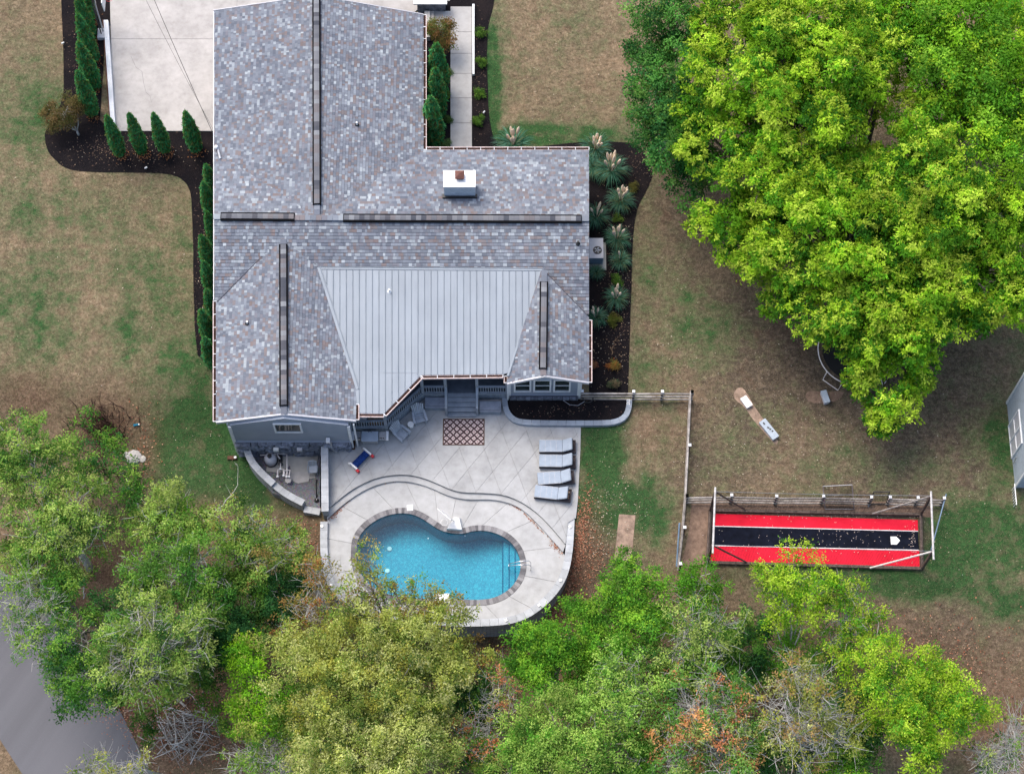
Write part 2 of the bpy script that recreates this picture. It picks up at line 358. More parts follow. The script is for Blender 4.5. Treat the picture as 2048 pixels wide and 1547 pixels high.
# ------------------------------------------------------------------ mesh helpers
class MB:
    def __init__(s): s.v = []; s.f = []; s.c = []
    def add(s, vs, fs, col=None):
        o = len(s.v); s.v.extend([tuple(v) for v in vs]); s.f.extend([tuple(i + o for i in f) for f in fs])
        if col is not None: s.c.extend([col] * len(vs))
        return s
    def box(s, c, d, rz=0.0, rx=0.0, ry=0.0, col=None):
        m = Matrix.Rotation(rz, 3, 'Z') @ Matrix.Rotation(ry, 3, 'Y') @ Matrix.Rotation(rx, 3, 'X')
        vs = [Vector(c) + m @ Vector((sx * d[0] / 2, sy * d[1] / 2, sz * d[2] / 2)) for sx in (-1, 1) for sy in (-1, 1) for sz in (-1, 1)]
        return s.add(vs, [(0, 1, 3, 2), (4, 6, 7, 5), (0, 4, 5, 1), (2, 3, 7, 6), (0, 2, 6, 4), (1, 5, 7, 3)], col)
    def prism(s, poly, z0, z1, bottom=True, col=None):
        """poly: list of Vectors (xy used); z0 bottom, z1 top"""
        n = len(poly)
        ar = sum(poly[i].x * poly[(i + 1) % n].y - poly[(i + 1) % n].x * poly[i].y for i in range(n))
        if ar < 0: poly = poly[::-1]
        vs = [(p.x, p.y, z1) for p in poly] + [(p.x, p.y, z0) for p in poly]
        fs = [tuple(range(n))] + [(i, i + n, (i + 1) % n + n, (i + 1) % n) for i in range(n)]
        if bottom: fs.append(tuple(range(2 * n - 1, n - 1, -1)))
        return s.add(vs, fs, col)
    def tube(s, pts, rad, n=6, cap=True, col=None):
        pts = [Vector(p) for p in pts]
        if not hasattr(rad, '__len__'): rad = [rad] * len(pts)
        vs = []
        for i, p in enumerate(pts):
            d = (pts[min(i + 1, len(pts) - 1)] - pts[max(i - 1, 0)])
            if d.length < 1e-6: d = Vector((0, 0, 1))
            d.normalize(); a = d.orthogonal().normalized() if abs(d.z) > .9 else d.cross(Vector((0, 0, 1))).normalized(); b = d.cross(a)
            for k in range(n):
                t = 2 * math.pi * k / n; vs.append(p + (a * math.cos(t) + b * math.sin(t)) * rad[i])
        fs = [(i * n + k, i * n + (k + 1) % n, (i + 1) * n + (k + 1) % n, (i + 1) * n + k) for i in range(len(pts) - 1) for k in range(n)]
        if cap: fs += [tuple(range(n - 1, -1, -1)), tuple(range((len(pts) - 1) * n, len(pts) * n))]
        return s.add(vs, fs, col)
    def lathe(s, c, prof, n=20, col=None):
        c = Vector(c); vs = []
        for r, z in prof:
            for k in range(n):
                t = 2 * math.pi * k / n; vs.append(c + Vector((r * math.cos(t), r * math.sin(t), z)))
        fs = [(i * n + k, i * n + (k + 1) % n, (i + 1) * n + (k + 1) % n, (i + 1) * n + k) for i in range(len(prof) - 1) for k in range(n)]
        fs += [tuple(range(n - 1, -1, -1)), tuple(range((len(prof) - 1) * n, len(prof) * n))]
        return s.add(vs, fs, col)
    def mesh(s, name, mat, smooth=False):
        me = bpy.data.meshes.new(name); me.from_pydata(s.v, [], s.f)
        if s.c and len(s.c) == len(s.v):
            at = me.attributes.new('col', 'FLOAT_COLOR', 'POINT')
            at.data.foreach_set('color', np.array([(*c[:3], 1) for c in s.c], 'f').ravel())
        if mat: me.materials.append(mat)
        if smooth: me.polygons.foreach_set('use_smooth', [True] * len(me.polygons))
        me.update(); return me
    def build(s, name, mat, parent=None, smooth=False, origin=None):
        me = s.mesh(name, mat, smooth); o = bpy.data.objects.new(name, me); COL.objects.link(o)
        if parent is not None:
            o.parent = parent; o.matrix_parent_inverse = WM(parent).inverted()
        return o
def WM(o):
    m = Matrix.LocRotScale(o.location, o.rotation_euler, o.scale)
    return (WM(o.parent) @ o.matrix_parent_inverse @ m) if o.parent else m
def tag(o, label=None, cat=None, group=None, kind=None):
    if label: o['label'] = label
    if cat: o['category'] = cat
    if group: o['group'] = group
    if kind: o['kind'] = kind
    return o
def thing(name, label, cat, loc=(0, 0, 0), rz=0, group=None):
    o = bpy.data.objects.new(name, None); COL.objects.link(o); o.location = loc; o.rotation_euler = (0, 0, rz)
    o.empty_display_size = 0.2
    return tag(o, label, cat, group)
def inst(name, me, parent, loc=(0, 0, 0), rot=(0, 0, 0), scale=(1, 1, 1), world=False):
    o = bpy.data.objects.new(name, me); COL.objects.link(o); o.location = loc; o.rotation_euler = rot; o.scale = scale
    if parent is not None:
        o.parent = parent
        if world: o.matrix_parent_inverse = WM(parent).inverted()
    return o
KIDS = {}
def copy_tree(o, parent=None):
    c = o.copy(); COL.objects.link(c)
    if parent is not None: c.parent = parent
    for ch in [k for k in bpy.data.objects if k.parent == o]: copy_tree(ch, c)
    return c
def struct(name, mb, mat, **k):
    return tag(mb.build(name, mat, **k), kind='structure')
def chaikin(p, n=2, closed=True):
    for _ in range(n):
        q = []
        L = len(p); rng = range(L) if closed else range(L - 1)
        if not closed: q.append(p[0])
        for i in rng:
            a, b = p[i], p[(i + 1) % L]
            q.append((a[0] * .75 + b[0] * .25, a[1] * .75 + b[1] * .25)); q.append((a[0] * .25 + b[0] * .75, a[1] * .25 + b[1] * .75))
        if not closed: q.append(p[-1])
        p = q
    return p
def resample(pts, n, closed=False):
    pts = [Vector(p) for p in pts]
    if closed: pts = pts + [pts[0]]
    L = [0]
    for a, b in zip(pts, pts[1:]): L.append(L[-1] + (b - a).length)
    out = []; k = 0
    for i in range(n):
        t = L[-1] * i / (n if closed else n - 1)
        while k < len(L) - 2 and L[k + 1] < t: k += 1
        u = (t - L[k]) / max(1e-9, L[k + 1] - L[k]); out.append(pts[k].lerp(pts[k + 1], u))
    return out
def pts_z(pp, z): return [P(x, y, z) for x, y in pp]
def offset_line(pts, d, closed=False):
    """offset polyline in xy to its left by d"""
    n = len(pts); out = []
    for i in range(n):
        a = pts[(i - 1) % n] if (closed or i > 0) else pts[i]; b = pts[(i + 1) % n] if (closed or i < n - 1) else pts[i]
        t = (b - a); t.z = 0; t.normalize(); out.append(pts[i] + Vector((-t.y, t.x, 0)) * d)
    return out
def slabs(poly, lines, z, thick, gap, mat, parent, name):
    """cut a polygon by vertical planes into separate slabs with open joints"""
    bm = bmesh.new(); vs = [bm.verts.new((p.x, p.y, z)) for p in poly]; f = bm.faces.new(vs)
    if f.normal.z < 0: f.normal_flip()
    bm.normal_update()
    for co, no in lines:
        bmesh.ops.bisect_plane(bm, geom=bm.verts[:] + bm.edges[:] + bm.faces[:], plane_co=co, plane_no=no, dist=1e-5)
    faces = bm.faces[:]
    bmesh.ops.inset_individual(bm, faces=faces, thickness=gap, use_even_offset=True)
    out = []
    for f in faces:
        if f.calc_area() < 0.02: continue
        pl = [v.co.copy() for v in f.verts]
        mb = MB(); mb.prism(pl, z - thick, z, bottom=False)
        out.append(mb.build(name, mat, parent))
    bm.free(); return out
def band_blocks(center, width, step, z0, z1, mat, parent, name, gap=0.012, jit=0.0, closed=False):
    L = sum((b - a).length for a, b in zip(center, center[1:])) + ((center[0] - center[-1]).length if closed else 0)
    n = max(2, int(round(L / step))); pts = resample(center, n * 4 + (0 if closed else 1), closed)
    lf = offset_line(pts, width / 2, closed); rt = offset_line(pts, -width / 2, closed)
    for i in range(n):
        idx = [(i * 4 + k) % len(pts) for k in range(5)]
        A = [lf[k].copy() for k in idx]; B = [rt[k].copy() for k in idx]
        u = (A[1] - A[0]).normalized() * gap / 2; A[0] += u; B[0] += u; A[-1] -= u; B[-1] -= u
        zz = z1 + random.uniform(-jit, jit)
        MB().prism(A[::2] + B[::-1][::2], z0, zz, bottom=False).build(name, mat, parent)
def uvwall(name, pts, z0f, z1, mat, parent=None, closed=False):
    """vertical wall sheet along pts with metric uv"""
    vs = []; fs = []; uv = []; L = 0
    if closed: pts = pts + [pts[0]]
    for i, p in enumerate(pts):
        if i: L += (p - pts[i - 1]).length
        z0 = z0f(p) if callable(z0f) else z0f
        vs += [(p.x, p.y, z0), (p.x, p.y, z1)]; uv += [(L, z0), (L, z1)]
    fs = [(2 * i, 2 * i + 2, 2 * i + 3, 2 * i + 1) for i in range(len(pts) - 1)]
    me = bpy.data.meshes.new(name); me.from_pydata(vs, [], fs); ul = me.uv_layers.new(name='UVMap')
    for lp in me.loops: ul.data[lp.index].uv = uv[lp.vertex_index]
    me.materials.append(mat); o = bpy.data.objects.new(name, me); COL.objects.link(o)
    if parent is not None: o.parent = parent; o.matrix_parent_inverse = WM(parent).inverted()
    return o

# ------------------------------------------------------------------ terrain
PATIO_OUT = [(640, 880), (640, 1040), (638, 1100), (645, 1150), (662, 1190), (700, 1222), (780, 1243), (880, 1254), (960, 1255), (1022, 1251), (1062, 1238),
             (1096, 1213), (1119, 1188), (1138, 1155), (1147, 1110), (1149, 1060), (1150, 1030), (1155, 960), (1159, 850), (1159, 700), (480, 700), (480, 830), (485, 890), (500, 935), (545, 985), (606, 1014), (640, 1020)]
def inside(px, py, poly):
    c = np.zeros(np.shape(px), bool); n = len(poly)
    for i in range(n):
        x1, y1 = poly[i]; x2, y2 = poly[(i + 1) % n]
        if y1 == y2: continue
        k = ((y1 > py) != (y2 > py)) & (px < (x2 - x1) * (py - y1) / (y2 - y1) + x1); c ^= k
    return c
def build_ground():
    xs = np.concatenate([[-400, -200, -110, -70, -50], np.arange(-40, 40.01, 0.25), [50, 70, 110, 200, 400]])
    ys = np.concatenate([[-400, -200, -110, -70, -45], np.arange(-32, 36.01, 0.25), [45, 70, 110, 200, 400]])
    X, Y = np.meshgrid(xs, ys); Z = zg(X, Y); px, py = to_px(X, Y, Z)
    px0, py0 = to_px(X, Y, 0 * Z - 0.05)
    ins = np.ones(X.shape, bool)
    for dx in (-0.42, 0, 0.42):
        for dy in (-0.42, 0, 0.42):
            a, b = to_px(X + dx, Y + dy, 0 * Z - 0.05); ins &= inside(a, b, PATIO_OUT)
    rough = (np.sin(X * 3.1 + np.sin(Y * 2.3)) * np.cos(Y * 2.7 + np.sin(X * 1.9))) * 0.012
    Z = np.where(ins, -4.5, Z + rough)
    def blob(cx, cy, rx, ry, rot=0.0, p=1.0):
        c, s_ = math.cos(R(rot)), math.sin(R(rot)); dx = px - cx; dy = py - cy
        u = (dx * c + dy * s_) / rx; v = (-dx * s_ + dy * c) / ry
        return np.exp(-(u * u + v * v) ** p)
    lush = np.zeros(X.shape)
    for a in [(400, 890, 120, 110, 0, 1.25, .75), (450, 960, 110, 70, 20, 1.2, .6), (60, 240, 110, 110, 0, .42), (200, 440, 150, 60, 20, .38), (70, 620, 110, 150, 30, .40), (260, 640, 60, 90, 0, .45), (50, 430, 50, 60, 0, .5),
              (330, 560, 100, 170, 0, .35), (380, 740, 80, 90, 0, .6), (250, 320, 120, 30, 0, .3),
              (980, 170, 24, 150, 0, 1.2), (1110, 270, 140, 22, 0, 1.3), (985, 60, 40, 40, 0, .5),
              (1200, 900, 50, 90, 0, 1.2), (1200, 1010, 90, 60, 0, 1.25), (1300, 1020, 50, 90, 0, .8), (1340, 880, 30, 90, 0, .35), (1400, 660, 90, 90, 0, .65), (1300, 720, 90, 110, 0, .35),
              (1330, 820, 40, 40, 0, .35), (1700, 930, 260, 60, 0, .40), (2000, 900, 60, 130, 0, .7), (1960, 1090, 130, 100, 0, 1.2), (1750, 1165, 190, 35, 5, 1.2), (1990, 1190, 120, 50, 20, .9),
              (1480, 1150, 100, 22, 0, .5), (1290, 560, 60, 160, 0, .3), (2040, 740, 50, 80, 0, .4), (560, 1020, 60, 40, 30, .5), (1560, 880, 120, 80, 0, .25)]:
        lush = np.maximum(lush, blob(*a[:5]) * a[5])
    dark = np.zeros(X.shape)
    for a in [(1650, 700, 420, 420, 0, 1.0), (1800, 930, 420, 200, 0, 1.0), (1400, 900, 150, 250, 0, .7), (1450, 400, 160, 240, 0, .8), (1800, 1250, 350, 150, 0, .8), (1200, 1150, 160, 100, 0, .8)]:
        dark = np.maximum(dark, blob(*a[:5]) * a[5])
    lit = np.zeros(X.shape)
    for a in [(300, 1400, 330, 160, 0, 1.0), (700, 1400, 500, 170, 0, 1.0), (1200, 1400, 500, 150, 0, 1.0), (1150, 1160, 25, 90, 15, 1.0), (1150, 1240, 80, 50, -30, 1.0), (1180, 1090, 30, 80, 0, .7), (1850, 1330, 220, 80, 15, .75), (2000, 1450, 200, 120, 0, .8),
              (150, 1150, 200, 150, 0, .9), (60, 800, 90, 60, 10, .7), (210, 850, 80, 60, 0, .9), (430, 1030, 60, 40, 0, .6), (600, 1080, 70, 60, 0, .9), (290, 900, 30, 80, 0, .6),
              (1400, 1160, 120, 30, 0, .5), (1300, 860, 60, 70, 0, .2), (400, 1150, 200, 90, 0, .6), (1600, 600, 60, 90, 0, .5)]:
        lit = np.maximum(lit, blob(*a[:5]) * a[5])
    lush = lush * (1 - 0.75 * lit)
    far = (np.abs(X) > 42) | (np.abs(Y) > 40); lush = np.where(far, .5, lush)
    ny, nx = X.shape
    idx = np.arange(nx * ny).reshape(ny, nx)
    F = np.stack([idx[:-1, :-1], idx[:-1, 1:], idx[1:, 1:], idx[1:, :-1]], -1).reshape(-1, 4)
    me = bpy.data.meshes.new('ground'); V = np.stack([X, Y, Z], -1).reshape(-1, 3)
    me.vertices.add(len(V)); me.vertices.foreach_set('co', V.astype('f').ravel())
    me.loops.add(F.size); me.loops.foreach_set('vertex_index', F.astype('i').ravel())
    me.polygons.add(len(F)); me.polygons.foreach_set('loop_start', np.arange(0, F.size, 4, dtype='i')); me.polygons.foreach_set('loop_total', np.full(len(F), 4, 'i'))
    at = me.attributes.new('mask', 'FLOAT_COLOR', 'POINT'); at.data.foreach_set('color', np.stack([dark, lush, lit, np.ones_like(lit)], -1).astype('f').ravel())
    me.update(calc_edges=True); me.validate(); me.polygons.foreach_set('use_smooth', [True] * len(F))
    me.materials.append(M['ground']); o = bpy.data.objects.new('ground', me); COL.objects.link(o); tag(o, kind='structure')
build_ground()

def rnd(pp, keep=()):
    out = []
    n = len(pp)
    for i, b in enumerate(pp):
        a, c = pp[i - 1], pp[(i + 1) % n]
        if i in keep: out.append(b); continue
        for k in range(5):
            t = k / 4; p0 = (b[0] + (a[0] - b[0]) * .45, b[1] + (a[1] - b[1]) * .45); p2 = (b[0] + (c[0] - b[0]) * .45, b[1] + (c[1] - b[1]) * .45)
            out.append(((1 - t) ** 2 * p0[0] + 2 * t * (1 - t) * b[0] + t * t * p2[0] + random.uniform(-.5, .5), (1 - t) ** 2 * p0[1] + 2 * t * (1 - t) * b[1] + t * t * p2[1] + random.uniform(-.5, .5)))
    return out
def drape(name, pp, mat, dz=0.03, curve=0, kind='structure', label=None, step=0.5, thick=0.0):
    """sheet draped over the terrain: polygon filled by a fine cut grid"""
    if curve: pp = chaikin(pp, curve)
    pl = [G(x, y) for x, y in pp]
    bm = bmesh.new(); f = bm.faces.new([bm.verts.new((p.x, p.y, 0)) for p in pl]); bm.normal_update()
    if f.normal.z < 0: f.normal_flip()
    xs = [p.x for p in pl]; ys = [p.y for p in pl]
    for ax, lo, hi in ((0, min(xs), max(xs)), (1, min(ys), max(ys))):
        k = lo + step
        while k < hi:
            co = Vector((k, 0, 0)) if ax == 0 else Vector((0, k, 0)); no = Vector((1, 0, 0)) if ax == 0 else Vector((0, 1, 0))
            bmesh.ops.bisect_plane(bm, geom=bm.verts[:] + bm.edges[:] + bm.faces[:], plane_co=co, plane_no=no); k += step
    for v in bm.verts: v.co.z = float(zg(v.co.x, v.co.y)) + dz
    me = bpy.data.meshes.new(name); bm.to_mesh(me); bm.free(); me.materials.append(mat)
    me.polygons.foreach_set('use_smooth', [True] * len(me.polygons))
    o = bpy.data.objects.new(name, me); COL.objects.link(o); return tag(o, label, kind=kind)

drape('road', [(-900, 380), (-340, 840), (-40, 1120), (60, 1170), (150, 1280), (235, 1410), (310, 1560), (360, 1700), (420, 1900), (250, 1900), (120, 1680), (45, 1547), (0, 1478), (-200, 1250), (-900, 640)], M['asphalt'], 0.05, step=1.0)
drape('mulch_bed_west', rnd([(120, -60), (128, 130), (128, 200), (100, 245), (88, 270), (95, 305), (125, 335), (165, 345), (340, 345), (375, 365), (385, 400), (388, 640), (395, 710), (432, 745), (470, 745), (470, 255), (222, 262), (200, 240), (212, 60), (222, 50), (220, -60)], (0, 12, 13, 14, 15, 16, 17, 18, 19)), M['mulch'], 0.035, 0)
drape('mulch_bed_walk', rnd([(838, -40), (838, 310), (1005, 310), (1178, 310), (1178, 790), (1256, 790), (1262, 620), (1266, 430), (1300, 370), (1308, 340), (1285, 300), (1262, 284), (1165, 283), (1060, 296), (1000, 292), (978, 262), (972, 60), (990, 10), (985, -40)], (0, 1, 3, 4, 5, 18)), M['mulch'], 0.035, 0)
drape('soil_strip', [(1238, 1028), (1271, 1030), (1262, 1125), (1228, 1125)], M['palesoil'], 0.03, 0)
drape('soil_strip_boxes', chaikin([(1466, 785), (1480, 772), (1492, 782), (1510, 815), (1530, 842), (1558, 880), (1552, 892), (1535, 872), (1508, 842), (1488, 812), (1470, 800)], 1), M['palesoil'], 0.02, 0)
drape('soil_patch', chaikin([(1608, 790), (1620, 780), (1650, 785), (1690, 780), (1680, 800), (1650, 806), (1620, 806)], 1), M['soil'], 0.02, 0)
drape('soil_cage_back', [(1384, 999), (1860, 1003), (1862, 1034), (1422, 1024), (1408, 1010)], M['soil'], 0.016, 0)
drape('soil_run', [(1384, 998), (1418, 998), (1412, 1128), (1362, 1134), (1378, 1060)], M['soil'], 0.02, 0)

# ------------------------------------------------------------------ patio and pool
ZP, ZM, ZD = 0.0, -0.15, -0.30
UP = [(655.4, 1017.5), (690.8, 987.8), (719, 969.4), (756, 953.8), (790, 948.7), (818, 948.7), (846.6, 955.2), (874.9, 966.6), (903.2, 979.3), (925.9, 984.4), (959.8, 985), (996.7, 987.2), (1022, 993.5), (1050.5, 1007.6), (1078.8, 1028.9), (1107, 1058.6), (1131, 1088)]
LOW = [(654, 1037.4), (688, 1006.2), (719, 985), (747.4, 970.8), (775.8, 962.9), (801.3, 960.9), (829.6, 964.6), (860.7, 974.2), (889, 987.8), (911.7, 994.9), (937.2, 998.6), (974, 997.7), (996.7, 999.7), (1025, 1007.1), (1050.5, 1021.8), (1078.8, 1050.1), (1101.5, 1075.6), (1126, 1103)]
UPc, LOWc = chaikin(UP, 1, False), chaikin(LOW, 1, False)
patio_px = [(656, 868)] + UPc + [(1136, 1045), (1150, 1036), (1154, 1000), (1158, 900), (1159, 780), (847, 780), (656, 868)][:-1]
pl = pts_z(patio_px, ZP)
patio = struct('patio', MB().prism(pl, -3.6, ZP - 0.03), M['jointdark'])
lines = []
for k in range(-12, 10):
    a, b = P(992 + 49 * k, 830), P(992 + 49 * k + 67, 1007); t = (b - a).normalized(); lines.append((a, Vector((-t.y, t.x, 0))))
    a, b = P(1052 + 53 * k, 862), P(1052 + 53 * k - 99, 982); t = (b - a).normalized(); lines.append((a, Vector((-t.y, t.x, 0))))
slabs(pl, lines, ZP, 0.05, 0.007, M['patio'], patio, 'slab')
# middle tread
tread = [P(x, y, ZP) for x, y in UPc]
lowm = [P(x, y, ZM) for x, y in LOWc]
band = [Vector((p.x, p.y, 0)) for p in tread] + [Vector((p.x, p.y, 0)) for p in lowm[::-1]]
o = struct('patio_step', MB().prism(band, -3.5, ZM), M['patio'])
# step nosing pieces: dark riser lines come from real risers
# pool outline
WAT = [(330, 700), (335, 640), (365, 580), (420, 525), (490, 480), (560, 455), (640, 442), (720, 450), (790, 480), (850, 520), (900, 555), (960, 578), (1030, 590), (1090, 588), (1140, 572), (1200, 566), (1270, 572), (1340, 595), (1410, 640), (1460, 700), (1485, 770),
       (1488, 840), (1470, 900), (1430, 960), (1370, 1010), (1290, 1045), (1210, 1056), (1130, 1055), (1040, 1050), (980, 1048), (850, 1048), (700, 1042), (580, 1024), (480, 990), (400, 935), (350, 860), (330, 780)]
WAT = chaikin([(620 + x / 3.531, 900 + y / 3.531) for x, y in WAT], 2)
water = resample([P(x, y, ZD) for x, y in WAT], 288, True)      # edge at coping level, clockwise in picture
if sum(water[i].x * water[i - 1].y - water[i - 1].x * water[i].y for i in range(len(water))) > 0: water = water[::-1]
# now clockwise/anticlockwise settled: left of travel is inside
def out_off(d): return offset_line(water, -d, True)
if (out_off(0.3)[0] - Vector((P(900, 1110).x, P(900, 1110).y, 0))).length < (water[0] - Vector((P(900, 1110).x, P(900, 1110).y, 0))).length:
    water = water[::-1]
pool = thing('swimming_pool', 'kidney shaped swimming pool with blue patterned liner and grey brick coping', 'swimming pool', P(890, 1110, ZD))
uvw = uvwall('pool_wall', [p.copy() for p in out_off(0.004)], -2.6, ZD - 0.12, M['liner'], pool, True)
cen = P(885, 1120, ZD)
def floorz(p):
    return -2.15 + 0.75 * float(sst(-3.0, 1.5, p.x))
mb = MB(); ring = [out_off(0.03)]
for s_ in (0.8, 0.6, 0.4, 0.2): ring.append([cen.lerp(p, s_) for p in water])
vs = []; fs = []; n = len(water)
for r_ in ring:
    for p in r_: vs.append((p.x, p.y, floorz(p)))
for i in range(4):
    for k in range(n): fs.append((i * n + k, i * n + (k + 1) % n, (i + 1) * n + (k + 1) % n, (i + 1) * n + k))
vs.append((cen.x, cen.y, floorz(cen))); fs += [(4 * n + k, 4 * n + (k + 1) % n, 5 * n) for k in range(n)]
mb.add(vs, fs).build('pool_floor', M['liner'], pool, smooth=True)
for x_, zt in ((1004, -1.15), (1017, -0.9), (1029, -0.68)):      # underwater steps at the east end
    xl = P(x_, 1120, ZD).x; bm = bmesh.new(); bm.faces.new([bm.verts.new((p.x, p.y, 0)) for p in out_off(0.01)])
    bmesh.ops.bisect_plane(bm, geom=bm.verts[:] + bm.edges[:] + bm.faces[:], plane_co=(xl, 0, 0), plane_no=(1, 0, 0), clear_inner=True)
    f = bm.faces[:][0]; MB().prism([v.co.copy() for v in f.verts], -2.0, zt, bottom=False).build('pool_step', M['liner'], pool)
    ys_ = [v.co.y for v in f.verts if abs(v.co.x - xl) < .02]
    if ys_: MB().box((xl + .04, (min(ys_) + max(ys_)) / 2, zt + .004), (.08, max(ys_) - min(ys_) - .04, .012)).build('step_edge', M['teal'], pool)
    bm.free()
wb = MB(); wpts = out_off(0.006); wb.add([(p.x, p.y, ZD - 0.1) for p in wpts], [tuple(range(len(wpts)))])
wo = wb.build('water', M['water'], pool)
if wo.data.polygons[0].normal.z < 0: wo.data.flip_normals()
for x_, y_ in ((779, 1097), (775, 1141)):
    c = P(x_, y_, -2.12); MB().lathe((c.x, c.y, -2.14), [(0.14, 0), (0.14, 0.05), (0.10, 0.07)], 16).build('drain_cover', M['white'], pool)
for x_, y_ in ((856.5, 1076), (930, 1071), (960, 1062)):
    c = P(x_, y_, -0.7); MB().lathe((c.x, c.y, -0.7), [(0.045, 0), (0.045, 0.03)], 10).build('water_inlet', M['white'], pool)
# coping
band_blocks(out_off(0.165), 0.33, 0.185, ZD - 0.14, ZD + 0.03, M['brick'], pool, 'coping_brick', gap=0.018, jit=0.004, closed=True)
a_, b_ = out_off(-0.005 + 0.01), out_off(0.34); mb = MB()
vs = [(p.x, p.y, ZD + 0.012) for p in a_] + [(p.x, p.y, ZD + 0.012) for p in b_] + [(p.x, p.y, ZD - 0.13) for p in a_]; n = len(a_)
mb.add(vs, [(k, (k + 1) % n, n + (k + 1) % n, n + k) for k in range(n)] + [(k, 2 * n + k, 2 * n + (k + 1) % n, (k + 1) % n) for k in range(n)]).build('coping_bed', M['grout'], pool)
# wall cap centre line (outer boundary)
OUT = [(648, 1042), (647, 1100), (653, 1145), (669, 1180), (705, 1212), (782, 1233), (880, 1244), (960, 1245), (1019, 1241), (1056, 1228), (1089, 1203), (1111, 1179), (1129, 1149), (1138, 1106), (1141, 1060), (1142, 1036)]
OUTc = chaikin(OUT, 2, False)
ZC = -0.04
capline = [P(x, y, ZC) for x, y in OUTc]
# pool deck, split in radial slabs
inner_cap = offset_line(capline, 0.20)      # towards the pool (travel is anticlockwise in plan)
if (inner_cap[20] - cen).length > (capline[20] - cen).length: inner_cap = offset_line(capline, -0.20)
bound = [Vector((p.x, p.y, 0)) for p in lowm] + [Vector((p.x, p.y, 0)) for p in inner_cap[::-1]]
inner = [Vector((p.x, p.y, 0)) for p in out_off(0.345)]
def cast(poly, ang):
    d = Vector((math.cos(ang), math.sin(ang))); best = None
    for i in range(len(poly)):
        a = poly[i]; b = poly[(i + 1) % len(poly)]; ex, ey = b.x - a.x, b.y - a.y
        det = d.x * (-ey) + ex * d.y
        if abs(det) < 1e-9: continue
        rx, ry = a.x - cen.x, a.y - cen.y
        t = (rx * (-ey) + ex * ry) / det; u = (d.x * ry - d.y * rx) / det
        if t > 0 and -1e-6 <= u <= 1 + 1e-6 and (best is None or t < best): best = t
    return Vector((cen.x + d.x * (best or 1), cen.y + d.y * (best or 1), 0))
deck = None
NS = 20; SUB = 12
deckbase = MB(); angs = [2 * math.pi * i / (NS * SUB) + 0.12 for i in range(NS * SUB + 1)]
I_ = [cast(inner, a) for a in angs]; O_ = [cast(bound, a) for a in angs]
for i in range(NS * SUB):
    q = [I_[i], O_[i], O_[i + 1], I_[i + 1]]
    deckbase.add([(p.x, p.y, ZD - 0.03) for p in q] + [(p.x, p.y, -3.6) for p in q], [(0, 1, 2, 3), (1, 5, 6, 2), (0, 3, 7, 4)])
deck = struct('pool_deck', deckbase, M['jointdark'])
for s_ in range(NS):
    ii = list(range(s_ * SUB, (s_ + 1) * SUB + 1)); A = [I_[k].copy() for k in ii]; B = [O_[k].copy() for k in ii]
    for L_ in (A, B):
        u = (L_[1] - L_[0]).normalized() * 0.010; L_[0] += u; u = (L_[-1] - L_[-2]).normalized() * 0.010; L_[-1] -= u
    MB().prism(A + B[::-1], ZD - 0.05, ZD, bottom=False).build('slab', M['pooldeck'], deck)
# retaining wall and cap
rw = thing('retaining_wall', 'curved dark block retaining wall with pale cap holding up the pool deck', 'retaining wall', P(1030, 1250, -2))
outer = offset_line(capline, -0.20)
if (outer[20] - cen).length < (capline[20] - cen).length: outer = offset_line(capline, 0.20)
face = [p + (p - q).normalized() * -0.03 for p, q in zip(outer, inner_cap)]
east = [P(1149, 1036, ZC), P(1153, 1000, ZC), P(1158, 900, ZC), P(1159, 852, ZC)]
uvwall('block_face', face + east, -4.2, ZC - 0.08, M['blockwall'], rw)
uvwall('inner_face', [p.copy() for p in inner_cap], ZD - 0.1, ZC - 0.05, M['blockwall'], rw)
band_blocks(capline, 0.42, 0.52, ZC - 0.09, ZC, M['capblock'], rw, 'cap_block', gap=0.01, jit=0.003)
ed = MB()
for a, b in zip(east, east[1:]): ed.box(((a.x + b.x) / 2, (a.y + b.y) / 2, -0.06), (0.16, (a - b).length, 0.13), rz=math.atan2((b - a).y, (b - a).x) - math.pi / 2)
ed.build('patio_edge', M['patio'], rw)
for i, (x_, y_) in enumerate([(644, 1052), (648, 1134), (662, 1170), (1140, 1053), (1121, 1160), (1078, 1210), (1012, 1240)]):
    c = P(x_, y_, ZC); lbl = ['the cap just below the pump yard wall', 'the west wall cap half way down', 'the west wall cap by the orange tree', 'the east cap beside the lowest lounger', 'the east cap beside the pool handrail', 'the south east bend of the cap', 'the south cap above the dark blocks'][i]
    t = thing('deck_light', 'small square white light on ' + lbl, 'light', c, random.uniform(0, 1), 'square lights on the pool wall cap')
    inst('light_body', MB().box((0, 0, 0.03), (0.15, 0.15, 0.06)).mesh('light_body', M['white']), t); inst('lens', MB().box((0, 0, 0.065), (0.09, 0.09, 0.012)).mesh('lens', M['steelgrey']), t)

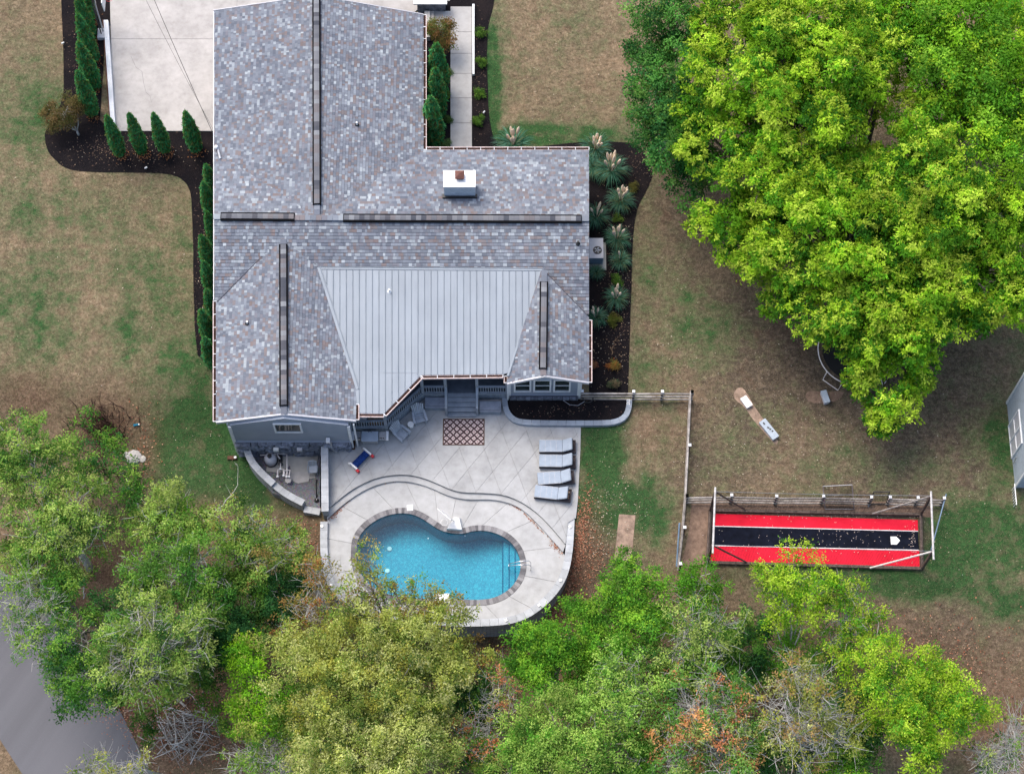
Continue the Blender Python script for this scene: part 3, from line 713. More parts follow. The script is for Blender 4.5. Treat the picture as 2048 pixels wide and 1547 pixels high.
# ------------------------------------------------------------------ driveway and walkway
ZDR = 0.02
dpl = pts_z([(218, -70), (440, -70), (900, -70), (900, 2), (856, 2), (830, 24), (440, 24), (440, 262), (226, 262)], ZDR)
drv = struct('driveway', MB().prism(dpl, -0.4, ZDR - 0.02), M['jointdark'])
a = P(218, 78, ZDR); slabs(dpl, [(a, Vector((0, 1, 0))), (P(472, 40, ZDR), Vector((1, 0, 0))), (P(300, -28, ZDR), Vector((0, 1, 0)))], ZDR, 0.03, 0.012, M['drive'], drv, 'slab')
mb = MB(); pp = [(262, 113), (272, 135), (284, 143), (287, 165), (292, 185), (300, 192), (303, 205)]
for (x1, y1), (x2, y2) in zip(pp, pp[1:]):
    p, q = P(x1, y1, ZDR + .003), P(x2, y2, ZDR + .003); d = (q - p).normalized(); nn = Vector((-d.y, d.x, 0)) * .012
    mb.add([p + nn, q + nn, q - nn, p - nn], [(0, 1, 2, 3)])
mb.build('crack', M['jointdark'], drv)
wk = struct('walkway', MB().prism(pts_z([(901, 13), (943, 13), (944, 300), (901, 300)], ZDR), -0.4, 0.0), M['jointdark'])
prev = 13
for y_ in (64, 107, 147, 196, 246, 300):
    MB().prism(pts_z([(901, prev + .5), (943.5, prev + .5), (943.5, y_ - .5), (901, y_ - .5)], ZDR), 0.0, ZDR, bottom=False).build('slab', M['walk'], wk); prev = y_
MB().prism(pts_z([(944.5, 8), (949, 8), (949, 148), (944.5, 148)], 0.2), -0.2, 0.2).build('kerb', M['trim'], wk)
ps = thing('porch_steps', 'pale concrete entry steps between the shingle roof and the walkway', 'steps', P(875, 50, 0))
for i, (x0, x1) in enumerate(((849, 860), (857, 868), (866, 901))):
    MB().prism(pts_z([(x0, 22), (x1, 22), (x1, 74 - i * 8), (x0, 74 - i * 8)], 0.45 - i * .16), -0.1, 0.45 - i * .17).build('step', M['walk'], ps)
sw = thing('stone_pier', 'low stone wall with long white cap beside the top of the walkway', 'wall', P(860, 12, 0))
MB().prism(pts_z([(834, 8), (890, 8), (890, -12), (834, -12)], 1.0), -0.1, 1.0).build('wall', M['stone'], sw); MB().prism(pts_z([(827, 8), (894, 8), (894, -14), (827, -14)], 1.13), 1.0, 1.13).build('cap', M['trim'], sw)
bx = P(216, 140, .3)
kw = thing('kerb_wall', 'long low white kerb wall along the west side of the driveway', 'wall', P(215, 150, 0))
c1 = [(207, 40), (216, 40), (231, 258), (222, 258)]
MB().prism(pts_z(c1, 0.34), -0.1, 0.34).build('wall', M['trim'], kw)
MB().prism(pts_z([(204.8, 40), (206.5, 40), (221.5, 258), (219.8, 258)], 0.1), -0.1, 0.12).build('base_strip', M['brownmetal'], kw)

# ------------------------------------------------------------------ house
house = thing('house', 'large grey house with variegated shingle roofs, metal porch roof and stone base', 'house', P(800, 500, 0))
ZE, ZR1, ZG1, ZG2 = 3.8, 5.3, 4.9, 4.7
PLN = {
 'a': plane3((427, 22, ZE), (430, 600, ZE), (632, 200, ZR1)),
 'b': plane3((847, 30, ZE), (847, 298, ZE), (633, 180, ZR1)),
 'c': plane3((847, 300, ZE), (1178, 300, ZE), (900, 437, ZR1)),
 'd': plane3((847, 300, ZE), (1178, 300, ZE), (900, 437, ZR1)),
 'e': plane3((428, 437, ZR1), (1178, 437, ZR1), (800, 600, ZE)),
 'f': plane3((432, 605, ZE), (432, 843, ZE), (567, 650, ZG1)),
 'g': plane3((712, 775, ZE), (712, 840, ZE), (567, 650, ZG1)),
 'h': plane3((1013, 766, ZE), (1013, 740, ZE), (1089, 650, ZG2)),
 'i': plane3((1178, 640, ZE), (1178, 763, ZE), (1089, 650, ZG2)),
 'm': plane3((640, 537, 4.40), (1083, 540, 4.40), (712, 775, 3.84)),
}
# region polygons (picture points on those planes), which way the courses run: 'v' eaves run north-south
REG = {
 'a': ([(427, 22), (633.5, -8), (634.5, 440), (430, 322)], 'v'),
 'b': ([(632.5, -8), (847, 30), (847, 304), (633, 440)], 'v'),
 'c': ([(847, 300), (1178, 300), (1178, 438), (630, 438)], 'h'),
 'd': ([(429, 304), (640, 434), (640, 438), (428, 438)], 'h'),
 'e': ([(428, 437), (1178, 437), (1178, 628), (430, 612)], 'h'),
 'f': ([(567, 468), (567, 827), (432, 843), (432, 606)], 'v'),
 'g': ([(567, 468), (640, 535), (712, 772), (712, 840), (567, 827)], 'v'),
 'h': ([(1082, 541), (1089, 541), (1089, 750), (1013, 767), (1016, 748)], 'v'),
 'i': ([(1089, 541), (1178, 634), (1178, 764), (1089, 750)], 'v'),
}
def clip_poly(sub, clip):
    """Sutherland-Hodgman, clip convex ccw, 2d tuples"""
    out = sub
    for i in range(len(clip)):
        ax, ay = clip[i]; bx, by = clip[(i + 1) % len(clip)]; inp = out; out = []
        if not inp: return []
        def sd(p): return (bx - ax) * (p[1] - ay) - (by - ay) * (p[0] - ax)
        for j in range(len(inp)):
            p, q = inp[j - 1], inp[j]; dp, dq = sd(p), sd(q)
            if (dp >= 0) != (dq >= 0):
                t = dp / (dp - dq); out.append((p[0] + (q[0] - p[0]) * t, p[1] + (q[1] - p[1]) * t))
            if dq >= 0: out.append(q)
    return out
PAL = [((0.165, 0.184, 0.218), 30), ((0.133, 0.148, 0.180), 22), ((0.200, 0.222, 0.258), 30), ((0.176, 0.158, 0.164), 16), ((0.180, 0.148, 0.146), 6), ((0.275, 0.305, 0.335), 15), ((0.33, 0.365, 0.395), 4), ((0.170, 0.174, 0.202), 18)]
PALC = [c for c, w_ in PAL for _ in range(w_)]
def rcol(short=True):
    c = random.choice(PALC)
    while not short and c[0] > .3: c = random.choice(PALC)
    k = random.uniform(0.88, 1.12); return tuple(x * k for x in c)
roof = MB()
for k, (pp, d_) in REG.items():
    pl_ = PLN[k]; v3 = [on_plane(x, y, pl_) - pl_[1] * 0.02 for x, y in pp]
    roof.add(v3 + [v - Vector((0, 0, 0.14)) for v in v3], [tuple(range(len(v3))), tuple(range(2 * len(v3) - 1, len(v3) - 1, -1))] + [(i, (i + 1) % len(v3), (i + 1) % len(v3) + len(v3), i + len(v3)) for i in range(len(v3))])
roof_o = roof.build('shingle_roof', M['underlay'], house)
rest = MB(); singles = []
PLAY = 0
for k, (pp, d_) in REG.items():
    co, nrm = PLN[k]
    e1 = Vector((1, 0, 0)) if d_ == 'h' else Vector((0, 1, 0)); e1 = (e1 - nrm * e1.dot(nrm)).normalized(); e2 = nrm.cross(e1)
    if e2.z < 0: e2 = -e2; 
    pts = [on_plane(x, y, (co, nrm)) for x, y in pp]; uv = [((p - co).dot(e1), (p - co).dot(e2)) for p in pts]
    ar = sum(uv[i][0] * uv[(i + 1) % len(uv)][1] - uv[(i + 1) % len(uv)][0] * uv[i][1] for i in range(len(uv)))
    cl = uv if ar > 0 else uv[::-1]
    u0, u1 = min(a[0] for a in uv), max(a[0] for a in uv); w0, w1 = min(a[1] for a in uv), max(a[1] for a in uv)
    EX = 0.175 if d_ == 'v' else 0.20; wv = w0
    while wv < w1:
        u = u0 - random.uniform(0, .3)
        while u < u1:
            ln = random.choice((0.11, 0.14, 0.17, 0.2, 0.24, 0.3)); cell = [(u, wv + .012), (u + ln - .006, wv + .012), (u + ln - .006, wv + EX), (u, wv + EX)]
            q = clip_poly(cell, cl); lift = random.uniform(0.012, 0.032)
            c3 = co + e1 * (u + ln / 2) + e2 * (wv + EX / 2)
            full = len(q) == 4 and abs((q[0][0] - q[2][0]) * (q[0][1] - q[2][1])) > 0.98 * (ln - .006) * (EX - .012)
            hid = False
            if k == 'e':
                cpx = to_px(c3.x, c3.y, c3.z)
                hid = (cpx[1] > 545 and 650 < cpx[0] < 1075) or (cpx[1] > 490 and abs(cpx[0] - 567) < (cpx[1] - 490) * 0.75) or (cpx[1] > 560 and abs(cpx[0] - 1089) < (cpx[1] - 565) * 0.7)
            if len(q) >= 3 and not hid:
                cc = rcol(ln < .21)
                cpx = to_px(c3.x, c3.y, c3.z)
                if full and len(singles) < 300 and k == 'f' and cpx[1] > 700 and random.random() < 0.99:
                    singles.append((c3, ln, EX, lift, cc, e1, e2, nrm))
                else:
                    n_ = len(q); top = []; bot = []
                    for (a, b) in q:
                        h = 0.006 + lift * (1 - (b - wv) / EX); p = co + e1 * a + e2 * b; top.append(p + nrm * h); bot.append(p - nrm * 0.015)
                    fs_ = [tuple(range(n_))] + [(i, i + n_, (i + 1) % n_ + n_, (i + 1) % n_) for i in range(n_)]
                    rest.add(top + bot, fs_, cc)
            u += ln
        wv += EX
ro = rest.build('shingles', M['shingle'], roof_o); tag(ro, kind='stuff')
shm = {}
for c3, ln, ex, lift, cc, e1, e2, nrm in singles:
    ci = PALC.index(min(PALC, key=lambda c: sum((a - b) ** 2 for a, b in zip(c, cc)))); key = (ln, ci)
    if key not in shm:
        mb = MB(); l2, x2 = (ln - .006) / 2, ex / 2
        mb.add([(-l2, -x2, .026), (l2, -x2, .026), (l2, x2, .007), (-l2, x2, .007), (-l2, -x2, -.015), (l2, -x2, -.015), (l2, x2, -.015), (-l2, x2, -.015)],
               [(0, 1, 2, 3), (0, 4, 5, 1), (1, 5, 6, 2), (2, 6, 7, 3), (3, 7, 4, 0)], PALC[ci]); shm[key] = mb.mesh('shingle', M['shingle'])
    rt = e1 if e1.cross(e2).dot(nrm) > 0 else -e1
    mt = Matrix((rt, e2, nrm)).transposed().to_4x4(); mt.translation = c3
    o = bpy.data.objects.new('shingle', shm[key]); COL.objects.link(o); o.parent = roof_o; o.matrix_local = WM(roof_o).inverted() @ mt

# ridge vents with cap pieces
def ridge(p0, p1, z, wd=0.40, name='ridge_vent'):
    a, b = P(*p0, z), P(*p1, z); d = (b - a); L = d.length; d.normalize(); s_ = Vector((-d.y, d.x, 0))
    vt = MB(); c = (a + b) / 2; rz = math.atan2(d.y, d.x)
    vt.box((c.x, c.y, z + 0.065), (L + .08, wd + .10, 0.15), rz=rz)
    vo = vt.build(name, M['ventblack'], house)
    n_ = int(L / 0.30)
    for i in range(n_):
        t0, t1 = i / n_, (i + 1) / n_
        mb = MB(); q0, q1 = a.lerp(b, t0) + d * .005, a.lerp(b, t1)
        zt = z + 0.185; v_ = wd / 2 - .04; sg = [(-v_, -.04), (-v_, -.02), (0, 0.0), (v_, -.02), (v_, -.04)]
        lft = random.uniform(0, 0.012); cc = random.choice([(.14, .145, .16), (.16, .165, .18), (.125, .13, .145), (.21, .22, .235), (.065, .07, .085), (.15, .14, .145), (.175, .175, .185), (.08, .082, .095)])
        vs = [q + s_ * w_ + Vector((0, 0, zt + h + dz - z)) for q, dz in ((q0, lft), (q1, 0)) for w_, h in sg]
        mb.add(vs, [(i_, i_ + 1, i_ + 6, i_ + 5) for i_ in range(4)] + [(0, 1, 2, 3, 4), (5, 6, 7, 8, 9)], cc)
        mb.build('ridge_cap', M['shingle'], vo)
ridge((633, 2), (634, 409), ZR1); ridge((443, 434), (588, 435), ZR1); ridge((688, 437), (1162, 439), ZR1)
ridge((567, 491), (568, 811), ZG1); ridge((1088, 566), (1086, 737), ZG2)
# short uncapped ridge joiners
for p0, p1, z in (((634, 410), (634, 440), ZR1), ((588, 436), (688, 437), ZR1), ((1162, 438), (1178, 438), ZR1), ((427, 434), (443, 434), ZR1), ((567, 466), (567, 491), ZG1), ((568, 811), (568, 828), ZG1), ((1089, 540), (1088, 566), ZG2), ((1086, 737), (1087, 751), ZG2)):
    a, b = P(*p0, z), P(*p1, z); d = b - a; c = (a + b) / 2; n_ = max(1, int(d.length / .3)); rz = math.atan2(d.y, d.x)
    for i in range(n_):
        q = a.lerp(b, (i + .5) / n_); MB().box((q.x, q.y, z + 0.02 + .005 * i + (.03 if abs(d.x) > abs(d.y) else 0)), (d.length / n_ - .01, .34, .06), rz=rz, col=rcol(False)).build('ridge_cap', M['shingle'], roof_o)
# valleys: dark woven lines
vm = MB()
for p0, p1, k in (((567, 470), (434, 604), 'f'), ((567, 470), (639, 536), 'g'), ((1090, 543), (1176, 632), 'i')):
    a, b = on_plane(*p0, PLN[k]) + Vector((0, 0, .04)), on_plane(*p1, PLN[k]) + Vector((0, 0, .04)); vm.tube([a, b], .022, 5)
vm.build('valley_flashing', M['underlay'], roof_o)
# metal porch roof
def interp(pts, x):
    for (x0, y0), (x1, y1) in zip(pts, pts[1:]):
        if x0 <= x <= x1: return y0 + (y1 - y0) * (x - x0) / (x1 - x0)
    return pts[0][1] if x < pts[0][0] else pts[-1][1]
TOP = [(640, 537), (1083, 540)]; BOT = [(640, 537), (712, 775), (712.01, 826), (768, 827), (842, 750), (1007, 748), (1020, 744), (1083, 540)]
mroof = MB(); pm_ = PLN['m']
v3 = [on_plane(x, y, pm_) for x, y in [(642, 538), (1081, 541), (1018, 744), (1007, 747), (842, 749), (768, 826), (713, 825), (713, 775)]]
mroof.add([v - Vector((0, 0, .02)) for v in v3] + [v - Vector((0, 0, 0.18)) for v in v3], [tuple(range(7, -1, -1)), tuple(range(8, 16))] + [(i, i + 8, (i + 1) % 8 + 8, (i + 1) % 8) for i in range(8)])
mro = mroof.build('metal_roof', M['underlay'], house)
NP = 34; xs_ = [640 + (1083 - 640) * i / NP for i in range(NP + 1)]
for i in range(NP):
    x0, x1 = xs_[i] + .25, xs_[i + 1] - .25
    brk = [x0] + [x for x in (712, 712.01, 768, 842, 1007, 1020) if x0 < x < x1] + [x1]
    if x1 < 641: continue
    tp = [(x, interp(TOP, x)) for x in (x0, x1)]; bt = [(x, interp(BOT, x)) for x in brk[::-1]]
    v_ = [on_plane(x, y, pm_) + Vector((0, 0, .012)) for x, y in tp + bt]; n_ = len(v_)
    mb = MB(); mb.add(v_ + [v - Vector((0, 0, .03)) for v in v_], [tuple(range(n_))] + [(j, (j + 1) % n_, (j + 1) % n_ + n_, j + n_) for j in range(n_)])
    a, b = on_plane(x0 + .35, interp(TOP, x0 + .35), pm_), on_plane(x0 + .35, max(interp(BOT, x0 + .35), interp(TOP, x0 + .35) + 1), pm_)
    mb.tube([a + Vector((0, 0, .03)), b + Vector((0, 0, .03))], .019, 4)
    mb.build('roof_panel', M['metalroof'], mro)
sm_ = MB()
a, b = on_plane(764, 745.5, pm_) + Vector((0, 0, .016)), on_plane(836, 746, pm_) + Vector((0, 0, .016)); sm_.tube([a, b], .012, 4); sm_.build('lap_seam', M['steelgrey'], mro)
fl = MB()
for p0, p1, wd in (((638, 534), (716, 778), .22), ((636, 536), (1086, 539), .16), ((1085, 538), (1016, 752), .16)):
    a, b = on_plane(*p0, pm_) + Vector((0, 0, .05)), on_plane(*p1, pm_) + Vector((0, 0, .05)); d = (b - a).normalized(); c = (a + b) / 2; s_ = Vector((-d.y, d.x, 0)).normalized() * wd / 2
    fl.add([a + s_, b + s_, b - s_, a - s_] + [a + s_ - Vector((0, 0, .1)), b + s_ - Vector((0, 0, .1)), b - s_ - Vector((0, 0, .1)), a - s_ - Vector((0, 0, .1))], [(0, 1, 2, 3), (0, 4, 5, 1), (2, 6, 7, 3), (1, 5, 6, 2), (3, 7, 4, 0)])
    fl.tube([a + s_ * .5 + Vector((0, 0, .02)), b + s_ * .5 + Vector((0, 0, .02))], .02, 4)
fl.build('roof_flashing', M['metalroof'], mro)

def gutter(pts, inward, leaves=True):
    """pts: world points of the eave edge; inward: unit vec toward house"""
    g = MB()
    for a, b in zip(pts, pts[1:]):
        d = (b - a).normalized(); o_ = Vector((d.y, -d.x, 0))
        if o_.dot(inward) > 0: o_ = -o_
        sec = [(0.0, -.02), (0.0, -.12), (.14, -.13), (.145, 0.0), (.185, 0.0), (.18, -.16), (-.02, -.16), (-.02, -.02)]
        vs = [q + o_ * s_ + Vector((0, 0, h)) for q in (a, b) for s_, h in sec]; n_ = len(sec)
        g.add(vs, [(i, (i + 1) % n_, (i + 1) % n_ + n_, i + n_) for i in range(n_)] + [tuple(range(n_ - 1, -1, -1)), tuple(range(n_, 2 * n_))])
    go = g.build('gutter', M['copper'], house)
    lf = MB(); bm_ = MB().box((0, 0, 0), (.035, .2, .012)).mesh('bracket', M['trim'])
    for a, b in zip(pts, pts[1:]):
        d = (b - a).normalized(); o_ = Vector((d.y, -d.x, 0))
        if o_.dot(inward) > 0: o_ = -o_
        L = (b - a).length; n_ = int(L / .16)
        for i in range(n_):
            q = a.lerp(b, (i + .5) / n_) + o_ * .07 + Vector((0, 0, -.06 + random.uniform(-.02, .02)))
            lf.box(q, (.19, .12, .06), rz=math.atan2(d.y, d.x) + random.uniform(-.2, .2))
        n_ = max(1, int(L / .8))
        for i in range(n_ + 1):
            q = a.lerp(b, i / n_) + o_ * .07 + Vector((0, 0, .005)); inst('bracket', bm_, go, q, (0, 0, math.atan2(d.y, d.x)), world=True)
    if lf.v: lf.build('leaf_debris', M['gutter_leaves'], go)
gutter([P(847, 30, ZE), P(847, 299, ZE)], Vector((-1, 0, 0)))
gutter([P(853, 299, ZE), P(1178, 299, ZE)], Vector((0, -1, 0)))
gutter([P(432, 602, ZE), P(432, 842, ZE)], Vector((1, 0, 0)))
gutter([P(1178, 640, ZE), P(1178, 764, ZE)], Vector((-1, 0, 0)))
gutter([P(712, 808, ZE), P(712, 839, ZE)], Vector((-1, 0, 0)))
gutter([P(1014, 752, ZE), P(1014, 765, ZE)], Vector((1, 0, 0)))
gutter([on_plane(x, y, pm_) for x, y in ((715, 827), (768, 827.5), (842, 751), (1006, 749))], Vector((.2, 1, 0)).normalized())
# rake boards
for a, b in ((P(432, 843, ZE), P(567, 827, ZG1)), (P(567, 827, ZG1), P(712, 840, ZE)), (P(1014, 766, ZE), P(1089, 751, ZG2)), (P(1089, 751, ZG2), P(1178, 764, ZE)), (P(427, 22, ZE), P(632, -8, ZR1)), (P(632, -8, ZR1), P(847, 30, ZE))):
    vs = []
    for q in (a, b): vs += [q + Vector((0, .02, .03)), q + Vector((0, -.07 if a.y < 10 else .07, .03)), q + Vector((0, -.07 if a.y < 10 else .07, -.2)), q + Vector((0, .02, -.2))]
    MB().add(vs, [(0, 1, 5, 4), (1, 2, 6, 5), (2, 3, 7, 6), (3, 0, 4, 7), (0, 3, 2, 1), (4, 5, 6, 7)]).build('rake_board', M['acgrey'], house)
for x_, y0, y1 in ((1178, 302, 640), (427.5, 24, 600)):
    a, b = P(x_, y0, ZE), P(x_, y1, ZE)
    if x_ < 500: MB().box(((a.x + b.x) / 2, (a.y + b.y) / 2, ZE - .06), (.05, (b - a).length, .18), rz=math.atan2((b - a).y, (b - a).x) - math.pi / 2).build('rake_board', M['trim'], house)
# chimney
ch = MB(); zt = 6.15
tp = [P(x, y, zt) for x, y in ((888, 343), (950, 343), (950, 373), (888, 373))]
ch.prism(tp, 3.9, zt); cho = ch.build('chimney', M['trim'], house)
def grow(pl, s_): 
    c = sum(pl, Vector()) / len(pl); return [c + (p - c) * s_ for p in pl]
MB().prism([c + Vector((0, 0, 0)) for c in [P(x, y, zt + .08) for x, y in ((886.5, 340.5), (951, 340.5), (951, 374), (886.5, 374))]], zt, zt + .08).build('cap', M['white'], cho)
q = [P(x, y, 6.5) for x, y in ((910, 341), (928.5, 341), (928.5, 357.5), (910, 357.5))]; c = sum(q, Vector()) / 4
MB().add([*q, c + Vector((0, 0, .16)), *[v - Vector((0, 0, .05)) for v in q]], [(0, 1, 4), (1, 2, 4), (2, 3, 4), (3, 0, 4), (0, 5, 6, 1), (1, 6, 7, 2), (2, 7, 8, 3), (3, 8, 5, 0)]).build('flue_cap', M['brownmetal'], cho)
MB().prism(grow([v.copy() for v in q], .7), zt, 6.45).build('flue', M['brownmetal'], cho)
b_ = [Vector((v.x, v.y, 0)) for v in grow(tp, 1.10)]; zb = 4.55
MB().prism([Vector((tp[0].x - .12, tp[2].y + .1, 0)), Vector((tp[1].x + .12, tp[2].y + .1, 0)), Vector((tp[1].x + .12, tp[2].y - .14, 0)), Vector((tp[0].x - .12, tp[2].y - .14, 0))], 4.2, 5.02).build('base_flashing', M['black'], cho)
MB().prism([Vector((tp[0].x, tp[2].y - .0, 0)), Vector((tp[1].x, tp[2].y - .0, 0)), Vector((tp[1].x, tp[2].y - .02, 0)), Vector((tp[0].x, tp[2].y - .02, 0))], 4.2, zt - .12).build('shade_panel', M['greyboard'], cho)  # grey sheet paints shade onto the south face of the white chimney
# vent pipes
for x_, y_, k, m_ in ((714, 250, 'b', 'white'), (495, 647, 'f', 'white'), (1156, 487, 'e', 'black'), (779, 583, 'm', 'white')):
    p = on_plane(x_, y_, PLN[k]); vp = MB(); vp.lathe(p - Vector((0, 0, .05)), [(.055, 0), (.055, .38), (.045, .38)], 12); vo = vp.build('vent_pipe', M[m_], house, smooth=False)
    MB().lathe(p - Vector((0, 0, .03)), [(.16, 0), (.13, .06), (.07, .13)], 10).build('pipe_boot', M['black'] if k != 'm' else M['white'], vo)
p = P(438, 315, 3.9); dp = MB(); dp.tube([P(436, 298, 3.95), P(441, 318, 4.05)], .07, 8); dpo = dp.build('service_mast', M['steelgrey'], house)
MB().lathe(P(433, 296, 3.95), [(.02, 0), (.13, .05), (.10, .2), (.02, .24)], 12).build('mast_head', M['white'], dpo)
MB().tube([P(430, 262, 3.7), P(428, 275, 3.6), P(432, 292, 3.7), P(434, 300, 3.9)], .035, 6).build('service_wire', M['red'], dpo)

# walls
def px_rect(x0, y0, x1, y1, z): return pts_z([(x0, y0), (x1, y0), (x1, y1), (x0, y1)], z)
wl = MB()
wl.prism(px_rect(444, 40, 832, 430, ZE), -0.6, ZE - .12); wl.prism(px_rect(444, 314, 1162, 560, ZE), -1.0, ZE - .13)
yl = P(479, 906, -0.95).y; xl0 = P(458, 843, ZE).x; xl1 = P(697, 845, 3.5).x; yn = P(560, 560, ZE).y
wl.prism([Vector((xl0, yl, 0)), Vector((xl1, yl, 0)), Vector((xl1, yn, 0)), Vector((xl0, yn, 0))], -1.6, ZE - .14)
yr = P(1018, 797, 0.0).y; xr0 = P(1019, 797, 0).x; xr1 = P(1156, 797, 0).x
wl.prism([Vector((xr0, yr, 0)), Vector((xr1, yr, 0)), Vector((xr1, yn, 0)), Vector((xr0, yn, 0))], -0.6, ZE - .15)
def gable(x0, x1, y, zt, zr, xm, dy):
    vs = [(x0, y, zt), (x1, y, zt), (xm, y, zr), (x0, y + dy, zt), (x1, y + dy, zt), (xm, y + dy, zr)]
    wl.add(vs, [(0, 1, 2), (5, 4, 3), (0, 3, 4, 1), (1, 4, 5, 2), (2, 5, 3, 0)])
gable(xl0, xl1, yl, ZE - .14, ZG1 - .15, P(567, 827, ZG1).x, .25); gable(xr0, xr1, yr, ZE - .15, ZG2 - .15, P(1089, 751, ZG2).x, .25)
wl.build('wall', M['siding'], house)
# corner boards and downspouts
for x_, y_, z0 in ((xl0, yl, -1.0), (xl1, yl, 0), (xr0, yr, -.1), (xr1, yr, -.1)): MB().box((x_, y_ - .01, (z0 + ZE - .3) / 2), (.16, .1, ZE - .3 - z0)).build('corner_board', M['trim'], house)
MB().box(((xr0 + xr1) / 2, yr - .02, .62), (xr1 - xr0, .06, .05)).build('water_table', M['siding'], house); MB().box(((xl0 + xl1) / 2, yl - .03, 1.12), (xl1 - xl0, .1, .05)).build('water_table', M['siding'], house)
for x_, y_, z0 in ((xl1 + .3, yl + .1, 0), (xl0 - .12, yl + .15, -1.0), (xr0 - .1, yr - .1, 0.0), (xr1 + .12, yr, 0)):
    MB().box((x_, y_, (z0 + ZE - .2) / 2), (.09, .11, ZE - .2 - z0)).build('downspout', M['trim'], house)
def window(x0, x1, z0, z1, y, mull=()):
    wf = MB(); t_ = .10
    for a, b, c, d in ((x0, x1, z0 - t_, z0), (x0, x1, z1, z1 + t_)): wf.box(((a + b) / 2, y - .04, (c + d) / 2), (b - a + 2 * t_, .10, d - c))
    for a in (x0 - t_ / 2, x1 + t_ / 2): wf.box((a, y - .045, (z0 + z1) / 2), (t_, .09, z1 - z0))
    w_ = wf.build('window', M['trim'], house)
    MB().box(((x0 + x1) / 2, y - .01, (z0 + z1) / 2), (x1 - x0, .03, z1 - z0)).build('pane', M['glass'], w_)
    for zz in mull: MB().box(((x0 + x1) / 2, y - .03, zz), (x1 - x0, .05, .05)).build('glazing_bar', M['trim'], w_)
window(P(553, 850, 3).x, P(602, 850, 3).x, 2.75, 3.95, yl)
for a, b in ((1031, 1059), (1070, 1099), (1110, 1138)): window(P(a, 768, 2).x, P(b, 768, 2).x, 1.35, 3.0, yr, (2.15,))
# stone base, west gable
sb = MB(); sb.box(((xl0 + xl1) / 2, yl - .02, 0), (xl1 - xl0, .08, 2.1)); sbo = sb.build('stone_base', M['mortar'], house)
z_ = -1.0; rr = random.Random(3)
while z_ < 1.02:
    h = rr.choice((.22, .28, .34)); h = min(h, 1.08 - z_); u = xl0
    if h < .1: break
    while u < xl1 - .05:
        ln = min(rr.uniform(.35, 1.0), xl1 - u)
        if xl1 - u - ln < .15: ln = xl1 - u
        mb = MB(); dpt = rr.uniform(.10, .24); x0, x1, y0 = u + .015, u + ln - .015, yl - .06
        a = [(x0, y0, z_ + .015), (x1, y0, z_ + .015), (x1, y0, z_ + h - .015), (x0, y0, z_ + h - .015)]
        j = lambda s_: rr.uniform(-s_, s_)
        b = [(x0 + .03, y0 - dpt + j(.04), z_ + .04 + j(.02)), (x1 - .04, y0 - dpt + j(.04), z_ + .04 + j(.02)), (x1 - .03, y0 - dpt * .7 + j(.03), z_ + h - .05 + j(.02)), (x0 + .04, y0 - dpt * .7 + j(.03), z_ + h - .05)]
        m_ = ((x0 + x1) / 2 + j(.1), y0 - dpt - .05, z_ + h * .5)
        mb.add(a + b + [m_], [(0, 1, 5, 4), (1, 2, 6, 5), (2, 3, 7, 6), (3, 0, 4, 7), (4, 5, 8), (5, 6, 8), (6, 7, 8), (7, 4, 8)]); mb.build('stone', M['stone'], sbo); u += ln
    z_ += h
sb2 = MB(); sb2.box(((xr0 + xr1) / 2, yr - .06, .3), (xr1 - xr0, .12, .62)); sb2o = sb2.build('stone_base', M['mortar'], house); u = xr0
while u < xr1 - .1:
    ln = min(rr.uniform(.3, .6), xr1 - u); MB().box((u + ln / 2, yr - .14, .44 + rr.uniform(-.02, .02)), (ln - .03, .16, .30)).build('stone', M['stone'], sb2o); u += ln
# wall fittings
for x_, y_, nm, m_ in ((553, 880, 'meter_box', 'white'), (600, 880, 'outlet_box', 'acgrey')):
    z_ = .55; xx = P(x_, y_, z_).x; MB().box((xx, yl - .32, z_), (.3, .18, .26)).build(nm, M[m_], house)
xx = P(657, 868, 1.6).x; MB().box((xx, yl - .2, 1.75), (.22, .28, .18)).build('wall_lamp', M['trim'], house)
MB().tube([(xx + .1, yl - .2, 1.5), (xx + .15, yl - .25, .5), (xx + .35, yl - .3, .1)], .07, 8).build('conduit', M['steelgrey'], house)

# ------------------------------------------------------------------ porch deck
dk = thing('porch_deck', 'raised grey porch deck with baluster railings and stairs under the metal roof', 'deck', P(850, 790, 0))
ZK = 1.0
dl = [P(704, 867, 0), P(774, 865, 0), P(847, 798, 0), P(893, 798, 0), P(955, 798, 0), P(1014, 798, 0)]
back = [Vector((dl[-1].x, yn, 0)), Vector((dl[0].x, yn, 0))]
MB().prism([Vector((p.x, p.y, 0)) for p in dl] + back, ZK - .12, ZK).build('deck_floor', M['deckdark'], dk)
MB().box(((dl[0].x + dl[-1].x) / 2, yn - .06, (ZK + 4.0) / 2), (dl[-1].x - dl[0].x, .1, 3.0)).build('back_wall', M['siding'], dk)
for a, b in zip(dl, dl[1:]):
    if a is dl[3]: continue
    d = (b - a).normalized(); c = (a + b) / 2; L = (b - a).length; rz = math.atan2(d.y, d.x)
    n_ = int(L / .145)
    for i in range(n_):
        q = a.lerp(b, (i + .5) / n_); MB().box((q.x, q.y, ZK / 2 - .03), (.132, .035, ZK - .1), rz=rz).build('skirt_board', M['deckpaint'], dk)
    MB().box((c.x, c.y, ZK - .02), (L, .12, .1), rz=rz).build('rim_board', M['deckpaint'], dk)
    rl = MB().box((c.x, c.y, 2.0), (L, .13, .05), rz=rz).build('handrail', M['deckpaint'], dk); MB().box((c.x, c.y, 1.15), (L, .05, .08), rz=rz).build('lower_rail', M['deckpaint'], dk)
    for i in range(n_):
        q = a.lerp(b, (i + .5) / n_); MB().box((q.x, q.y, 1.56), (.045, .045, .82), rz=rz).build('baluster', M['deckpaint'], dk)
